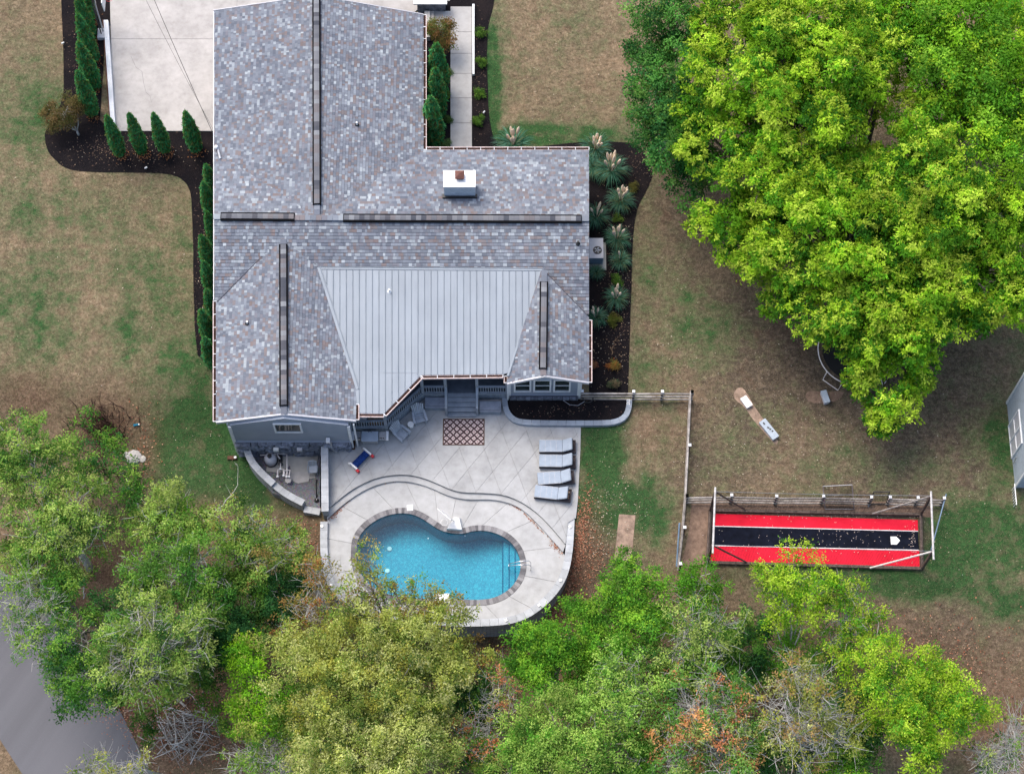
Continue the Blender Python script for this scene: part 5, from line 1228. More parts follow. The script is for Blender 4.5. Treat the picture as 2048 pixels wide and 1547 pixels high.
t = thing('yard_gate', 'small black framed mesh gate in the fence behind the batting cage', 'gate', a)
gm = MB(); z0 = a.z
q = [a + Vector((.1, 0, .1)), b + Vector((-.05, 0, .1)), b + Vector((-.05, .25, 1.5)), a + Vector((.12, .25, 1.5))]
for i in range(4): gm.tube([q[i], q[(i + 1) % 4]], .035, 6)
gm.build('frame', M['black'], t); wm = MB()
for i in range(1, 10): wm.tube([q[0].lerp(q[1], i / 10), q[3].lerp(q[2], i / 10)], .004, 3, False); wm.tube([q[0].lerp(q[3], i / 10), q[1].lerp(q[2], i / 10)], .004, 3, False)
wm.build('mesh_panel', M['net'], t); MB().tube([a + Vector((.1, 0.01, .1)), a + Vector((0.0, -.15, 0))], .04, 6).build('hinge', M['steelgrey'], t)
t = thing('pitching_screen', 'steel framed net screen leaning over the fence behind the cage', 'net screen', G(1690, 1000))
q = [G(1650, 1018, .05), G(1708, 1018, .05), G(1706, 985, 1.3), G(1650, 986, 1.3)]; f_ = MB()
q[2] = P(1704, 969, 1.9); q[3] = P(1646, 972, 1.9)
for i in range(4): f_.tube([q[i], q[(i + 1) % 4]], .025, 6)
f_.tube([q[0].lerp(q[3], .6), q[1].lerp(q[2], .6)], .02, 6); f_.build('frame', M['steelgrey'], t); wm = MB()
for i in range(1, 30): wm.tube([q[0].lerp(q[1], i / 30), q[3].lerp(q[2], i / 30)], .006, 3, False)
for i in range(1, 26): wm.tube([q[0].lerp(q[3], i / 26), q[1].lerp(q[2], i / 26)], .006, 3, False)
wm.build('net', M['net'], t)

# ------------------------------------------------------------------ batting cage
cg = thing('batting_cage', 'batting cage with timber base, net walls and pale end bars', 'batting cage', G(1630, 1080))
cb4 = {'nw': G(1420, 1022), 'ne': G(1840, 1030), 'sw': G(1414, 1126), 'se': G(1843, 1138)}
HH = 3.5
for k, p in cb4.items():
    MB().box((p.x, p.y, p.z + HH / 2), (.14, .14, HH)).build('post', M['darkwood'], cg)
for a_, b_ in (('nw', 'ne'), ('sw', 'se'), ('nw', 'sw'), ('ne', 'se')):
    a, b = cb4[a_], cb4[b_]; d = (b - a); n_ = max(1, int(d.length / 3.2)); rz = math.atan2(d.y, d.x)
    for i in range(n_):
        c = a.lerp(b, (i + .5) / n_); MB().box((c.x, c.y, c.z + .13), (d.length / n_ - .02, .16, .3), rz=rz).build('base_timber', M['darkwood'], cg)
    wm = MB(); n_ = int(d.length / .16)
    for i in range(n_ + 1): q = a.lerp(b, i / n_); wm.tube([q, q + Vector((0, 0, HH))], .0035, 3, False)
    for i in range(1, 22): wm.tube([a + Vector((0, 0, HH * i / 22)), b + Vector((0, 0, HH * i / 22))], .0035, 3, False)
    wm.build('net_wall', M['net'], cg)
    wm = MB()
    m_ = [a.lerp(b, i / 10) + Vector((0, 0, HH - .0 - .12 * math.sin(i / 10 * math.pi))) for i in range(11)]
    wm.tube(m_, .012, 4); wm.build('top_wire', M['steelgrey'], cg)
for w0_, w1_ in (('nw', 'sw'), ('ne', 'se')):
    a, b = cb4[w0_] + Vector((0, .25, HH)), cb4[w1_] + Vector((0, -.5, HH)); MB().tube([a, b], .06, 8).build('end_bar', M['greypole'], cg)
for fx, t_, dx in (('nw', HH, 2.0), ('sw', HH, 2.2), ('ne', HH, -2.8), ('se', HH, -3.0)):
    p = cb4[fx]; MB().tube([p + Vector((0, 0, t_ - .05)), p + Vector((dx, 0, .3))], .055, 6).build('brace', M['pvc'] if fx == 'se' else M['fencewood'] if fx[1] == 'e' else M['darkwood'], cg)
mat_ = thing('turf_mat', 'red and black turf mat with white lines inside the batting cage', 'mat', G(1630, 1080))
yb = [(1426, 1027, 1835, 1040), (1424, 1052, 1836, 1062), (1422, 1091, 1838, 1100), (1420, 1124, 1839, 1134)]
for i, m_ in enumerate(('redmat', 'blackmat', 'redmat')):
    x0, y0, x1, y1 = yb[i]; x2, y2, x3, y3 = yb[i + 1]
    tp = [G(x0 + (x1 - x0) * k / 12, y0 + (y1 - y0) * k / 12, .05) for k in range(13)]; bt = [G(x2 + (x3 - x2) * k / 12, y2 + (y3 - y2) * k / 12, .05) for k in range(13)]
    mb = MB(); mb.add(tp + bt, [(k, k + 13, k + 14, k + 1) for k in range(12)]); mb.build('turf_strip', M[m_], mat_)
for i, off in ((1, 0), (2, 0)):
    x0, y0, x1, y1 = yb[i]; ln = [G(x0 + (x1 - x0) * k / 12, y0 + (y1 - y0) * k / 12, .056) for k in range(13)]
    mb = MB(); vs = [p + Vector((0, s_ * .024, 0)) for p in ln for s_ in (-1, 1)]; mb.add(vs, [(2 * k, 2 * k + 2, 2 * k + 3, 2 * k + 1) for k in range(12)]); mb.build('white_stripe', M['whitepaint'], mat_)
p = G(1790, 1081, .058); t = thing('home_plate', 'white five sided home plate on the black turf strip', 'home plate', p)
inst('plate', MB().prism([Vector(v) for v in ((-.26, -.24, 0), (.08, -.24, 0), (.28, 0, 0), (.08, .24, 0), (-.26, .24, 0))], 0, .02).mesh('plate', M['white']), t)
a, b = G(1885, 1000, 1.1), G(1862, 1108, .2); tag(MB().tube([a, P(1862, 1100, 1.5)], .035, 8).build('blue_pole', M['bluepole']), 'blue pole leaning outside the right end of the batting cage', 'pole')
tag(MB().tube([G(1353, 1133, .1), P(1359, 1045, .9)], .05, 8).build('blue_pole', M['bluepole']), 'blue pole leaning on the fence left of the batting cage', 'pole')

# ------------------------------------------------------------------ yard objects
for (x_, y_, rz, w_, l_, h_, m_), lb in (((1492, 806, 32, .42, .72, .22, 'white'), 'white flat topped box on the bare soil strip'), ((1537, 861, 35, .46, 1.35, .25, 'greyboard'), 'long grey box with dark marks at the end of the soil strip'), ((1649, 797, 15, .36, .78, .35, 'greyboard'), 'lone grey slab leaning beside the trampoline')):
    p = G(x_, y_); t = thing('yard_box', lb, 'box', p, R(rz)); inst('body', MB().box((0, 0, h_ / 2), (w_ - .04, l_ - .04, h_)).mesh('body', M['acgrey']), t); inst('lid', MB().box((0, 0, h_ + .02), (w_, l_, .04), ry=.08 if h_ > .3 else 0).mesh('lid', M[m_]), t)
    if l_ > 1: 
        for k, dy in enumerate((.45, .1, -.05, -.22)): inst('dark_mark', MB().box((-.03 + .04 * k, dy, h_ + .043), (.09, .16 - .02 * k, .006), rz=.5 * k).mesh('dark_mark', M['black']), t)
# trampoline
c = P(1712, 700, .75); zt_ = float(zg(c.x, c.y)); t = thing('trampoline', 'round black trampoline with white rim half under the bright tree', 'trampoline', (c.x, c.y, zt_)); rr_ = 2.25
inst('jump_mat', MB().lathe((0, 0, .74), [(rr_ - .25, 0), (rr_ - .25, .012)], 40).mesh('jump_mat', M['tarp']), t)
inst('rim', MB().tube([(rr_ * math.cos(k * math.pi / 24), rr_ * math.sin(k * math.pi / 24), .75) for k in range(49)], .035, 8, False).mesh('rim', M['pvc'], True), t)
for k in range(4):
    a0 = k * math.pi / 2 + .9
    inst('leg', MB().tube([((rr_) * math.cos(a0 + .25), rr_ * math.sin(a0 + .25), .72), (rr_ * 1.12 * math.cos(a0 + .22), rr_ * 1.12 * math.sin(a0 + .22), .03), (rr_ * 1.12 * math.cos(a0 - .22), rr_ * 1.12 * math.sin(a0 - .22), .03), ((rr_) * math.cos(a0 - .25), rr_ * math.sin(a0 - .25), .72)], .03, 6).mesh('leg', M['pvc']), t)
# light post near the pool wall
p = G(1036, 1283); simple_thing('path_light', 'post with small white lamp in front of the dark retaining wall', 'light', p, 0, [('post', MB().box((0, 0, .7), (.1, .1, 1.4)), 'tanwood'), ('lamp', MB().box((0, 0, 1.45), (.2, .2, .14)), 'white')])
# basketball goal at driveway
p = P(203, 66, .3); simple_thing('basketball_goal', 'portable basketball goal leaning over the driveway edge at the kerb wall', 'basketball goal', (p.x, p.y, 0), 0, [('base', MB().box((0, 0, .15), (.5, .7, .3)), 'acgrey'), ('pole', MB().tube([(.1, .1, .2), (-.15, 1.0, 2.0), (-.1, 1.3, 3.0)], .055, 8), 'steelgrey'), ('pole', MB().tube([(0, -.1, .2), (-.3, .9, 1.9), (-.3, 1.2, 2.9)], .04, 8), 'cable'), ('backboard', MB().box((.55, 1.0, 2.9), (.05, 1.5, 1.0)), 'white'), ('arm', MB().tube([(-.2, 1.2, 2.7), (.55, 1.0, 2.9)], .04, 6), 'steelgrey'), ('rim', MB().tube([(.85 + .23 * math.cos(k * math.pi / 8), 1.0 + .23 * math.sin(k * math.pi / 8), 2.75) for k in range(17)], .015, 6), 'red')])
# spigots / sprinklers in the beds
for (x_, y_), lb in (((293, 339), 'small white spotlight stake at the edge of the west mulch bed'), ((127, 90), 'small white spotlight stake beside the tall evergreens'), ((968, 228), 'small pale spotlight stake beside the walkway bed lawn edge')):
    p = G(x_, y_); simple_thing('spotlight_stake', lb, 'spotlight', p, random.random(), [('stake', MB().tube([(0, 0, 0), (0, 0, .22)], .02, 5), 'steelgrey'), ('head', MB().tube([(-.08, 0, .22), (.09, 0, .26)], .05, 7), 'white')])
# power cables
for (x0, y0, x1, y1), lb, r_ in (((262, -60, 428, 262), 'thin power cable sagging above the driveway, left of the pair', .010), ((283, -60, 430, 276), 'twisted power cable above the driveway, right of the pair', .018)):
    a, b = P(x0, y0, 6.0), P(x1, y1, 3.75); m = [a.lerp(b, k / 12) - Vector((0, 0, .5 * math.sin(k / 12 * math.pi))) for k in range(13)]
    c_ = thing('power_cable', lb, 'cable', b, group='power cables to the house'); MB().tube(m, r_, 5).build('wire', M['cable'], c_)

# ------------------------------------------------------------------ neighbour building at the right edge
nb = thing('garden_building', 'pale grey building with paned window and side steps at the right edge', 'building', G(2026, 900))
xw = G(2023, 900).x; y1_ = G(2025, 806).y; y0_ = G(2019, 975).y; zb = -.3
MB().box((xw + 2.6, (y0_ + y1_) / 2, zb + 2.9), (5.2, y1_ - y0_, 5.8)).build('wall', M['siding2'] if 'siding2' in M else M['greyboard'], nb)
MB().box((xw + 2.6, (y0_ + y1_) / 2, zb + 5.9), (5.5, y1_ - y0_ + .4, .15)).build('roof', M['metalroof'], nb)
for yy in (y0_, y1_): MB().box((xw - .02, yy, zb + 2.9), (.08, .14, 5.8)).build('corner_board', M['trim'], nb)
MB().box((xw - .02, (y0_ + y1_) / 2, zb + .1), (.09, y1_ - y0_, .14)).build('sill_board', M['trim'], nb)
yc = G(2023, 884).y; wf = MB()
for dy in (-1.0, 0, 1.0): wf.box((xw - .04, yc + dy, zb + 1.6), (.08, .1, 2.7))
for zz in (.3, 1.6, 2.9): wf.box((xw - .035, yc, zb + zz), (.07, 2.0, .09))
wo = wf.build('window', M['trim'], nb); MB().box((xw - .01, yc, zb + 1.6), (.03, 1.9, 2.6)).build('pane', M['acgrey'], wo)
MB().tube([(xw - .1, y0_ + 1.3, zb + .8), (xw - .1, y0_ + 1.4, zb + 1.6)], .03, 6).build('wall_lamp', M['steelgrey'], nb)
rl = thing('entry_railing', 'white picket railing at the foot of the building on the right edge', 'railing', (xw - .2, y0_, zb))
for k in range(7): inst('picket', MB().box((0, 0, .5), (.03, .03, 1.0)).mesh('picket', M['white']), rl, (0, -.15 - k * .17, 0))
inst('top_rail', MB().box((0, -.65, 1.0), (.05, 1.3, .05)).mesh('top_rail', M['white']), rl); inst('bottom_rail', MB().box((0, -.65, .1), (.05, 1.3, .05)).mesh('bottom_rail', M['white']), rl)

# ------------------------------------------------------------------ vegetation
def np_mesh(name, V, F, C, mat, parent=None):
    me = bpy.data.meshes.new(name); me.vertices.add(len(V)); me.vertices.foreach_set('co', V.astype('f').ravel())
    k = F.shape[1]; me.loops.add(F.size); me.loops.foreach_set('vertex_index', F.astype('i').ravel())
    me.polygons.add(len(F)); me.polygons.foreach_set('loop_start', np.arange(0, F.size, k, dtype='i')); me.polygons.foreach_set('loop_total', np.full(len(F), k, 'i'))
    at = me.attributes.new('col', 'FLOAT_COLOR', 'POINT'); at.data.foreach_set('color', np.concatenate([C, np.ones((len(C), 1))], 1).astype('f').ravel())
    me.update(calc_edges=True); me.materials.append(mat); return me
def unit(v): return v / np.maximum(1e-9, np.linalg.norm(v, axis=1, keepdims=True))
def leaves(Cn, Nr, Dr, size, cols, aspect=0.5):
    """kites at centres Cn, normals Nr, directions Dr"""
    n = len(Cn); S = np.cross(Nr, Dr); S = unit(S); Dr = unit(np.cross(S, Nr)); L = size[:, None]
    v = np.stack([Cn - Dr * L * .5, Cn + S * L * aspect * .5 - Dr * L * .05, Cn + Dr * L * .5 - Nr * L * .12, Cn - S * L * aspect * .5 - Dr * L * .05], 1).reshape(-1, 3)
    F = np.arange(4 * n).reshape(n, 4); C = np.repeat(cols, 4, 0); return v, F, C
def rnd_dir(n, rs): return unit(rs.normal(size=(n, 3)))
def crown(lobes, dens, pal, seed, leaf=(.14, .24), sub_r=.75, tuft=.26, per=14, updir=.5, hollow=.62, aspect=.5, droop=.3, tips=None):
    """lobes: world ellipsoids (x,y,z,rx,ry,rz)"""
    rs = np.random.RandomState(seed); pal = np.array(pal, float); C = []; cl_centres = []
    for (x, y, z, rx, ry, rz) in lobes:
        area = 4 * math.pi * ((rx * ry + rx * rz + ry * rz) / 3); ns = max(6, int(area / (sub_r ** 2 * 2.5)))
        d = rnd_dir(ns, rs); d[:, 2] = np.where(d[:, 2] < -.35, -d[:, 2], d[:, 2])
        rad = (rs.uniform(hollow, 1.12, ns) + (rs.rand(ns) < .25) * rs.uniform(.05, .34, ns))[:, None]; sc_ = np.array([x, y, z]) + d * np.array([rx, ry, rz]) * rad; cl_centres.append(sc_)
        sr = sub_r * rs.uniform(.4, 1.25, ns)
        sp = rs.randint(0, len(pal), ns); sb = rs.uniform(.66, 1.3, ns)
        nt_ = np.maximum(3, (dens * (sr / sub_r) ** 2).astype(int)); idx = np.repeat(np.arange(ns), nt_)
        td = rnd_dir(len(idx), rs); td[:, 2] = np.where(td[:, 2] < -.2, -td[:, 2], td[:, 2])
        tc = sc_[idx] + td * sr[idx][:, None] * rs.uniform(.55, 1.05, len(idx))[:, None] * np.array([1, 1, .75])
        pi = np.where(rs.rand(len(idx)) < .7, sp[idx], rs.randint(0, len(pal), len(idx)))
        if tips is not None: pi = np.where((td[:, 2] > .45) & (rs.rand(len(idx)) < .6) & (sb[idx] > .85), np.array(tips)[rs.randint(0, len(tips), len(idx))], pi)  # upper tufts yellower: young leaves, with some top light painted into the colour
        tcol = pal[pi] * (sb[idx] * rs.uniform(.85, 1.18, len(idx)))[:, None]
        ii = np.repeat(np.arange(len(idx)), per); n = len(ii)
        off = rs.normal(size=(n, 3)) * tuft * np.array([.55, .55, .38]); c = tc[ii] + off
        nr = unit(td[ii] * .55 + np.array([0, 0, updir]) + rs.normal(size=(n, 3)) * .55)
        dr = unit(off + td[ii] * tuft * .7 + rs.normal(size=(n, 3)) * .08 - np.array([0, 0, droop * tuft]))
        sz = rs.uniform(leaf[0], leaf[1], n); col = tcol[ii] * rs.uniform(.8, 1.2, n)[:, None]
        C.append(leaves(c, nr, dr, sz, col, aspect))
    o = 0; V = []; F = []; K = []
    for v, f, c in C: V.append(v); F.append(f + o); K.append(c); o += len(v)
    return np.concatenate(V), np.concatenate(F), np.concatenate(K), np.concatenate(cl_centres)
LEAFCOUNT = [0]
def tree(name, label, lobes_px, dens, pal, seed, trunk_r=.22, bark='bark', twigs=1.0, group=None, base=None, cat='tree', bare=0, bare_len=1.2, **kw):
    """lobes_px: (px,py,z,r) or (px,py,z,rx,ry,rz); radii in metres"""
    lobes = []
    for L_ in lobes_px:
        p = P(L_[0], L_[1], L_[2]); r = L_[3:] if len(L_) > 4 else (L_[3], L_[3], L_[3] * .7); lobes.append((p.x, p.y, p.z, *r))
    if base is None:
        tot = sum(l[3] for l in lobes); bxy = (sum(l[0] * l[3] for l in lobes) / tot, sum(l[1] * l[3] for l in lobes) / tot)
    else: q = G(*base); bxy = (q.x, q.y)
    zb_ = float(zg(*bxy)) - .1; rr = random.Random(seed)
    t = thing(name, label, cat, (bxy[0], bxy[1], zb_), 0, group)
    V, F, C, cc = crown(lobes, dens, pal, seed, **kw)
    LEAFCOUNT[0] += len(F)
    org = np.array([bxy[0], bxy[1], zb_])
    inst('crown', np_mesh('crown', V - org, F, C, M['leaf']), t)
    tb = MB(); zc = min(l[2] for l in lobes); top = Vector((0, 0, max(.5, (zc - zb_) * .55)))
    tb.tube([(0, 0, 0), top * .5 + Vector((rr.uniform(-.1, .1), rr.uniform(-.1, .1), 0)), top], [trunk_r * 1.25, trunk_r, trunk_r * .8], 8)
    for l in lobes:
        e = Vector(l[:3]) - Vector(org); m = top.lerp(e, .5) + Vector((rr.uniform(-.3, .3), rr.uniform(-.3, .3), .2))
        tb.tube([top, m, e], [trunk_r * .6, trunk_r * .38, trunk_r * .16], 6)
        near = [Vector(q) - Vector(org) for q in cc if (Vector(q) - Vector(l[:3])).length < max(l[3:]) * 1.2]
        rr.shuffle(near)
        for q in near[:int(len(near) * .5 * twigs)]:
            s_ = m.lerp(e, rr.uniform(0, 1)); mm = s_.lerp(q, .5) + Vector((rr.uniform(-.2, .2), rr.uniform(-.2, .2), rr.uniform(0, .3)))
            tb.tube([s_, mm, q], [trunk_r * .2, trunk_r * .12, .012], 4, False)
            for b_ in range(bare):
                d = Vector((rr.gauss(0, 1), rr.gauss(0, 1), rr.uniform(.2, 1.2))).normalized() * rr.uniform(.5, 1) * bare_len; st = mm.lerp(q, rr.random())
                e1_ = st + d * .55 + Vector((rr.gauss(0, .06), rr.gauss(0, .06), 0)); tb.tube([st, e1_, st + d + Vector((rr.gauss(0, .1), rr.gauss(0, .1), 0))], [.018, .013, .006], 3, False)
                if rr.random() < .7:
                    d2 = (d + Vector((rr.gauss(0, .5), rr.gauss(0, .5), rr.gauss(0, .3)))) * .5; tb.tube([e1_, e1_ + d2], [.011, .005], 3, False)
    inst('trunk', tb.mesh('trunk', M[bark], True), t)
    return t
YG = [(.22, .43, .02), (.14, .34, .018), (.42, .55, .06), (.09, .26, .018), (.05, .18, .014), (.32, .49, .03)]
MG = [(.08, .22, .03), (.14, .31, .04), (.045, .15, .025), (.23, .38, .06)]
DG = [(.035, .13, .035), (.055, .17, .045), (.022, .085, .028), (.09, .20, .04)]
OL = [(.32, .37, .08), (.44, .48, .15), (.20, .28, .05), (.54, .56, .23), (.11, .19, .04), (.38, .38, .07)]
LG = [(.19, .33, .06), (.30, .41, .09), (.10, .23, .04), (.38, .47, .13), (.045, .14, .025)]
BG = [(.09, .27, .025), (.14, .36, .03), (.06, .19, .02), (.24, .44, .04)]
PG = [(.17, .34, .05), (.26, .43, .08), (.08, .22, .03), (.36, .50, .11)]
RO = [(.58, .24, .12), (.66, .36, .15), (.12, .30, .05), (.22, .38, .08), (.09, .22, .04), (.14, .32, .06), (.34, .42, .12)]
OR = [(.34, .22, .07), (.26, .22, .06), (.38, .17, .06), (.22, .24, .05)]
big = []
rb = random.Random(5)
for (x_, y_, z_, r_) in [(1470, 60, 11, 2.7), (1450, 170, 11, 2.6), (1430, 280, 9.5, 2.3), (1560, 110, 12.5, 2.9), (1560, 240, 12, 2.8), (1520, 360, 10, 2.6), (1450, 450, 7.5, 2.0), (1490, 490, 7, 2.2), (1640, 40, 13, 2.6), (1680, 160, 13.5, 2.7), (1660, 250, 12.5, 2.2), (1620, 400, 11, 2.9), (1590, 510, 9, 2.6), (1700, 470, 11, 2.8), (1660, 610, 8, 2.5), (1760, 570, 9, 2.7), (1740, 690, 6.5, 2.0), (1700, 690, 5.5, 1.7), (1800, 650, 8, 2.3), (1750, 745, 5, 1.3), (1790, 800, 4.2, 1.35), (1760, 840, 3.8, .7), (1830, 780, 4, .8), (1860, 470, 11, 2.5), (1880, 590, 9.5, 2.6), (1950, 560, 10, 2.4), (1820, 360, 12, 2.1), (1900, 380, 12, 2.5), (1860, 300, 12.5, 2.0), (1990, 450, 11, 2.2), (2030, 560, 9, 1.8), (1760, 350, 10, 1.7), (1820, 250, 11, 1.5), (1710, 330, 10.5, 1.6), (1560, 20, 11, 2.2), (1740, 90, 12, 2.2), (1900, 650, 8, 1.8), (1985, 610, 8, 2.0), (1830, 715, 6, 1.3), (2030, 500, 9.5, 2.0), (1840, 420, 11.5, 2.2), (1660, 360, 8, 2.4), (1560, 200, 8, 2.6), (1640, 120, 9, 2.6), (1800, 500, 8, 2.6), (1900, 480, 8, 2.4), (1700, 560, 6.5, 2.2), (1540, 420, 7, 2.0), (1760, 180, 9, 1.8), (1590, 590, 7, 1.4)]:
    big.append((x_, y_, z_ * .8, r_ * .92, r_ * .92, r_ * .66))
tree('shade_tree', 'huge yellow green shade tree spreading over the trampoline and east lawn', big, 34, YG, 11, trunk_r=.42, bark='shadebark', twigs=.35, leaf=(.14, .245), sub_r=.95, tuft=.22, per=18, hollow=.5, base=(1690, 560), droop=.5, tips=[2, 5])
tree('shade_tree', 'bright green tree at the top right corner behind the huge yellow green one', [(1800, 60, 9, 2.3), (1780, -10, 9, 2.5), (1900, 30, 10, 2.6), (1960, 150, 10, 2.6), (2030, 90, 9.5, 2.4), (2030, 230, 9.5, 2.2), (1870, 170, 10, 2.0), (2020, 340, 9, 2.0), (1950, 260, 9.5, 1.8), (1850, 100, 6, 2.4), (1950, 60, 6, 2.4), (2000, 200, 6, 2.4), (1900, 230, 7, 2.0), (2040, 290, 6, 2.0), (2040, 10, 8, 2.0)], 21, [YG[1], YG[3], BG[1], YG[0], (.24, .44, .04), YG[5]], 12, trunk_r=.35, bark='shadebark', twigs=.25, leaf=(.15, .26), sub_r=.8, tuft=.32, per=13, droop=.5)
tree('shade_tree', 'dark green tree on the left flank of the huge yellow green tree', [(1340, 20, 8, 2.2), (1300, 110, 6.5, 1.6), (1360, 130, 7.5, 2.1), (1320, 210, 6.5, 2.0), (1370, 230, 7, 2.0), (1300, 270, 5, 1.1), (1350, 300, 6, 1.9), (1370, 360, 4.5, 1.2), (1400, 330, 5, 1.3)], 22, [(.04, .16, .04), (.07, .22, .045), (.10, .27, .05), (.03, .12, .03), (.17, .32, .07)], 13, trunk_r=.35, twigs=.2, leaf=(.13, .22), sub_r=.7, tuft=.28, per=13)
WD = 'trees and shrubs on the wooded slope'
T = lambda *a, **k: tree(*a, group=WD, **k)
LT = dict(leaf=(.10, .175), sub_r=.6, tuft=.25, per=15)
T('ash_tree', 'light green tree at the left edge above the grey branches', [(40, 880, 5, 1.7), (70, 950, 5, 1.8), (10, 960, 5, 1.6), (120, 920, 4, 1.2)], 13, LG + MG[:1], 21, tips=[0, 1], twigs=.8, bark='paletwig', **LT)
T('ash_tree', 'pale green tree just right of the left edge tree, grey limbs showing', [(150, 1010, 5, 1.8), (110, 1070, 5, 1.9), (190, 1060, 4.5, 1.4), (60, 1060, 5, 1.4), (150, 1120, 4, 1.3)], 12, LG, 22, tips=[0, 1], twigs=1, bark='paletwig', bare=1, **LT)
T('bramble_shrub', 'leafy green bramble below the dead brown stems', [(200, 900, 1.2, 1.5, 1.3, .7), (240, 960, 1.2, 1.5, 1.5, .8), (170, 860, 1.2, .9), (250, 1020, 1.2, 1.0), (150, 930, 1.5, 1.2)], 9, MG + DG[:1] + LG[:1], 23, trunk_r=.06, bark='darktwig', cat='shrub', bare=1, **LT)
T('maple_tree', 'yellow green tree standing alone in front of the green lawn', [(335, 1020, 4.5, 1.4), (300, 1050, 4, 1.1), (370, 1050, 4, 1.2), (345, 1080, 4, 1.3)], 15, LG[:4] + [YG[3]], 24, tips=[0, 1], bark='paletwig', bare=1, **LT)
T('maple_tree', 'green tree with fine pale branches centred on the wooded slope', [(350, 1150, 5, 1.9), (410, 1110, 5, 1.6), (290, 1130, 4.5, 1.3), (420, 1190, 4.5, 1.5), (300, 1200, 4, 1.2)], 12, MG + LG[2:3] + LG[:1], 25, bark='paletwig', bare=2, **LT)
T('maple_tree', 'yellow green tree beside the pump yard wall with rusty tips', [(470, 1070, 4.5, 1.5), (530, 1070, 4.5, 1.4), (500, 1120, 4.5, 1.6), (560, 1110, 4, 1.1), (430, 1050, 4, .9), (590, 1070, 3, .8)], 11, LG + [(.34, .26, .08)], 26, tips=[0, 1], bark='paletwig', bare=2, **LT)
T('cedar_shrub', 'dark green dense shrub left of the orange tipped tree', [(560, 1190, 3, 1.3), (540, 1220, 2.5, 1.1), (590, 1180, 2.5, .8)], 20, DG, 27, leaf=(.10, .16), sub_r=.5, tuft=.22, per=13)
T('cedar_tree', 'tall dark green cedar between the road tree and the olive tree', [(450, 1240, 3.5, 1.5), (470, 1290, 3, 1.3), (430, 1320, 2.5, 1.2), (500, 1250, 2.5, 1.0)], 20, DG, 28, leaf=(.10, .16), sub_r=.5, tuft=.22, per=13)
T('oak_tree', 'sparse grey limbed tree reaching over the road at the left edge', [(60, 1180, 5, 1.4), (30, 1230, 5, 1.0), (60, 1290, 4.5, 1.0), (110, 1240, 5, 1.3)], 6, MG + LG[:2], 29, base=(125, 1195), bark='paletwig', twigs=1.8, bare=4, bare_len=1.3, **LT)
T('oak_tree', 'deep green tree overhanging the edge of the road', [(160, 1270, 5, 1.6), (130, 1330, 4.5, 1.4), (190, 1370, 4.5, 1.6), (220, 1230, 4.5, 1.2), (110, 1180, 4.5, 1.2), (150, 1400, 4, .9), (240, 1400, 4, 1.0)], 15, MG + DG[:2], 30, base=(235, 1300), **LT)
T('ash_tree', 'broad pale green tree with radiating grey branches near the road', [(280, 1250, 6, 1.9), (340, 1290, 6, 1.9), (240, 1310, 5.5, 1.5), (300, 1350, 5, 1.5), (390, 1290, 5, 1.3), (260, 1390, 4.5, 1.1), (350, 1380, 4, 1.0), (400, 1240, 5, 1.0)], 14, LG + [(.30, .36, .12)], 31, tips=[0, 1], bark='paletwig', twigs=1.4, bare=3, bare_len=1.5, **LT)
T('oak_tree', 'orange tipped sparse tree at the left side of the pool wall', [(640, 1150, 5, 1.1), (620, 1210, 4.5, 1.2), (655, 1260, 4, 1.3), (590, 1270, 4, 1.0)], 5, OR, 32, bark='paletwig', twigs=1.6, bare=3, **LT)
T('oak_tree', 'bronze green tree whose thin top branches cross the pool edge', [(735, 1125, 6.5, 1.0), (745, 1180, 6, 1.1), (700, 1210, 6, 1.3), (830, 1190, 5.5, 1.0), (780, 1230, 5.5, 1.5), (880, 1215, 5.5, 1.1), (690, 1260, 5, 1.5), (930, 1240, 4.5, .7)], 5, OR[:2] + OL[:3] + MG[1:2], 33, bark='bark', twigs=1.2, bare=2, **LT)
T('olive_toned_tree', 'broad olive yellow tree below the pool, largest on the slope', [(700, 1310, 6, 2.3), (620, 1350, 6, 2.0), (780, 1310, 6, 2.2), (860, 1290, 5, 1.9), (700, 1390, 6.5, 2.4), (790, 1390, 6.5, 2.3), (580, 1310, 5, 1.3), (880, 1360, 5, 1.6)], 17, OL, 34, tips=[0, 1], twigs=.6, **LT)
T('olive_toned_tree', 'pale olive tree at the bottom edge below the olive yellow one', [(700, 1480, 6, 2.2), (790, 1470, 6, 2.2), (740, 1540, 6, 2.2), (850, 1520, 5, 1.8), (640, 1540, 5, 1.6), (870, 1450, 4.5, 1.2)], 16, [OL[1], OL[3], OL[0], OL[4], LG[1]], 35, tips=[1, 0], twigs=.6, **LT)
T('sassafras_tree', 'vivid yellow green tree on the left edge of the olive tree', [(500, 1330, 4, 1.2), (480, 1300, 4, .8), (530, 1390, 4, 1.2), (500, 1430, 4, 1.1), (560, 1420, 4, 1.0)], 15, [YG[0], YG[1], YG[3], OL[0]], 36, **LT)
T('cedar_tree', 'dark green cedar behind the right side of the olive tree', [(930, 1370, 2.5, 1.5), (900, 1410, 2.5, 1.2), (960, 1410, 2, 1.0)], 20, DG, 37, leaf=(.10, .16), sub_r=.5, tuft=.22, per=13)
T('twiggy_shrub', 'sparse shrub with pinkish leaf tips below the retaining wall', [(1000, 1390, 3.5, 1.3), (970, 1460, 3.5, 1.3), (1010, 1340, 3, .8), (920, 1480, 3, 1.0)], 5, [RO[0], RO[2], LG[0], OL[1]], 38, bark='paletwig', trunk_r=.08, twigs=1.6, bare=4, cat='shrub', **LT)
T('hackberry_tree', 'bright green tree against the right side of the retaining wall', [(1080, 1300, 4, 1.6), (1140, 1270, 4.5, 1.8), (1050, 1320, 3.5, 1.2), (1180, 1310, 4, 1.4), (1110, 1350, 4, 1.4)], 19, BG, 39, tips=[3, 1], twigs=.4, **LT)
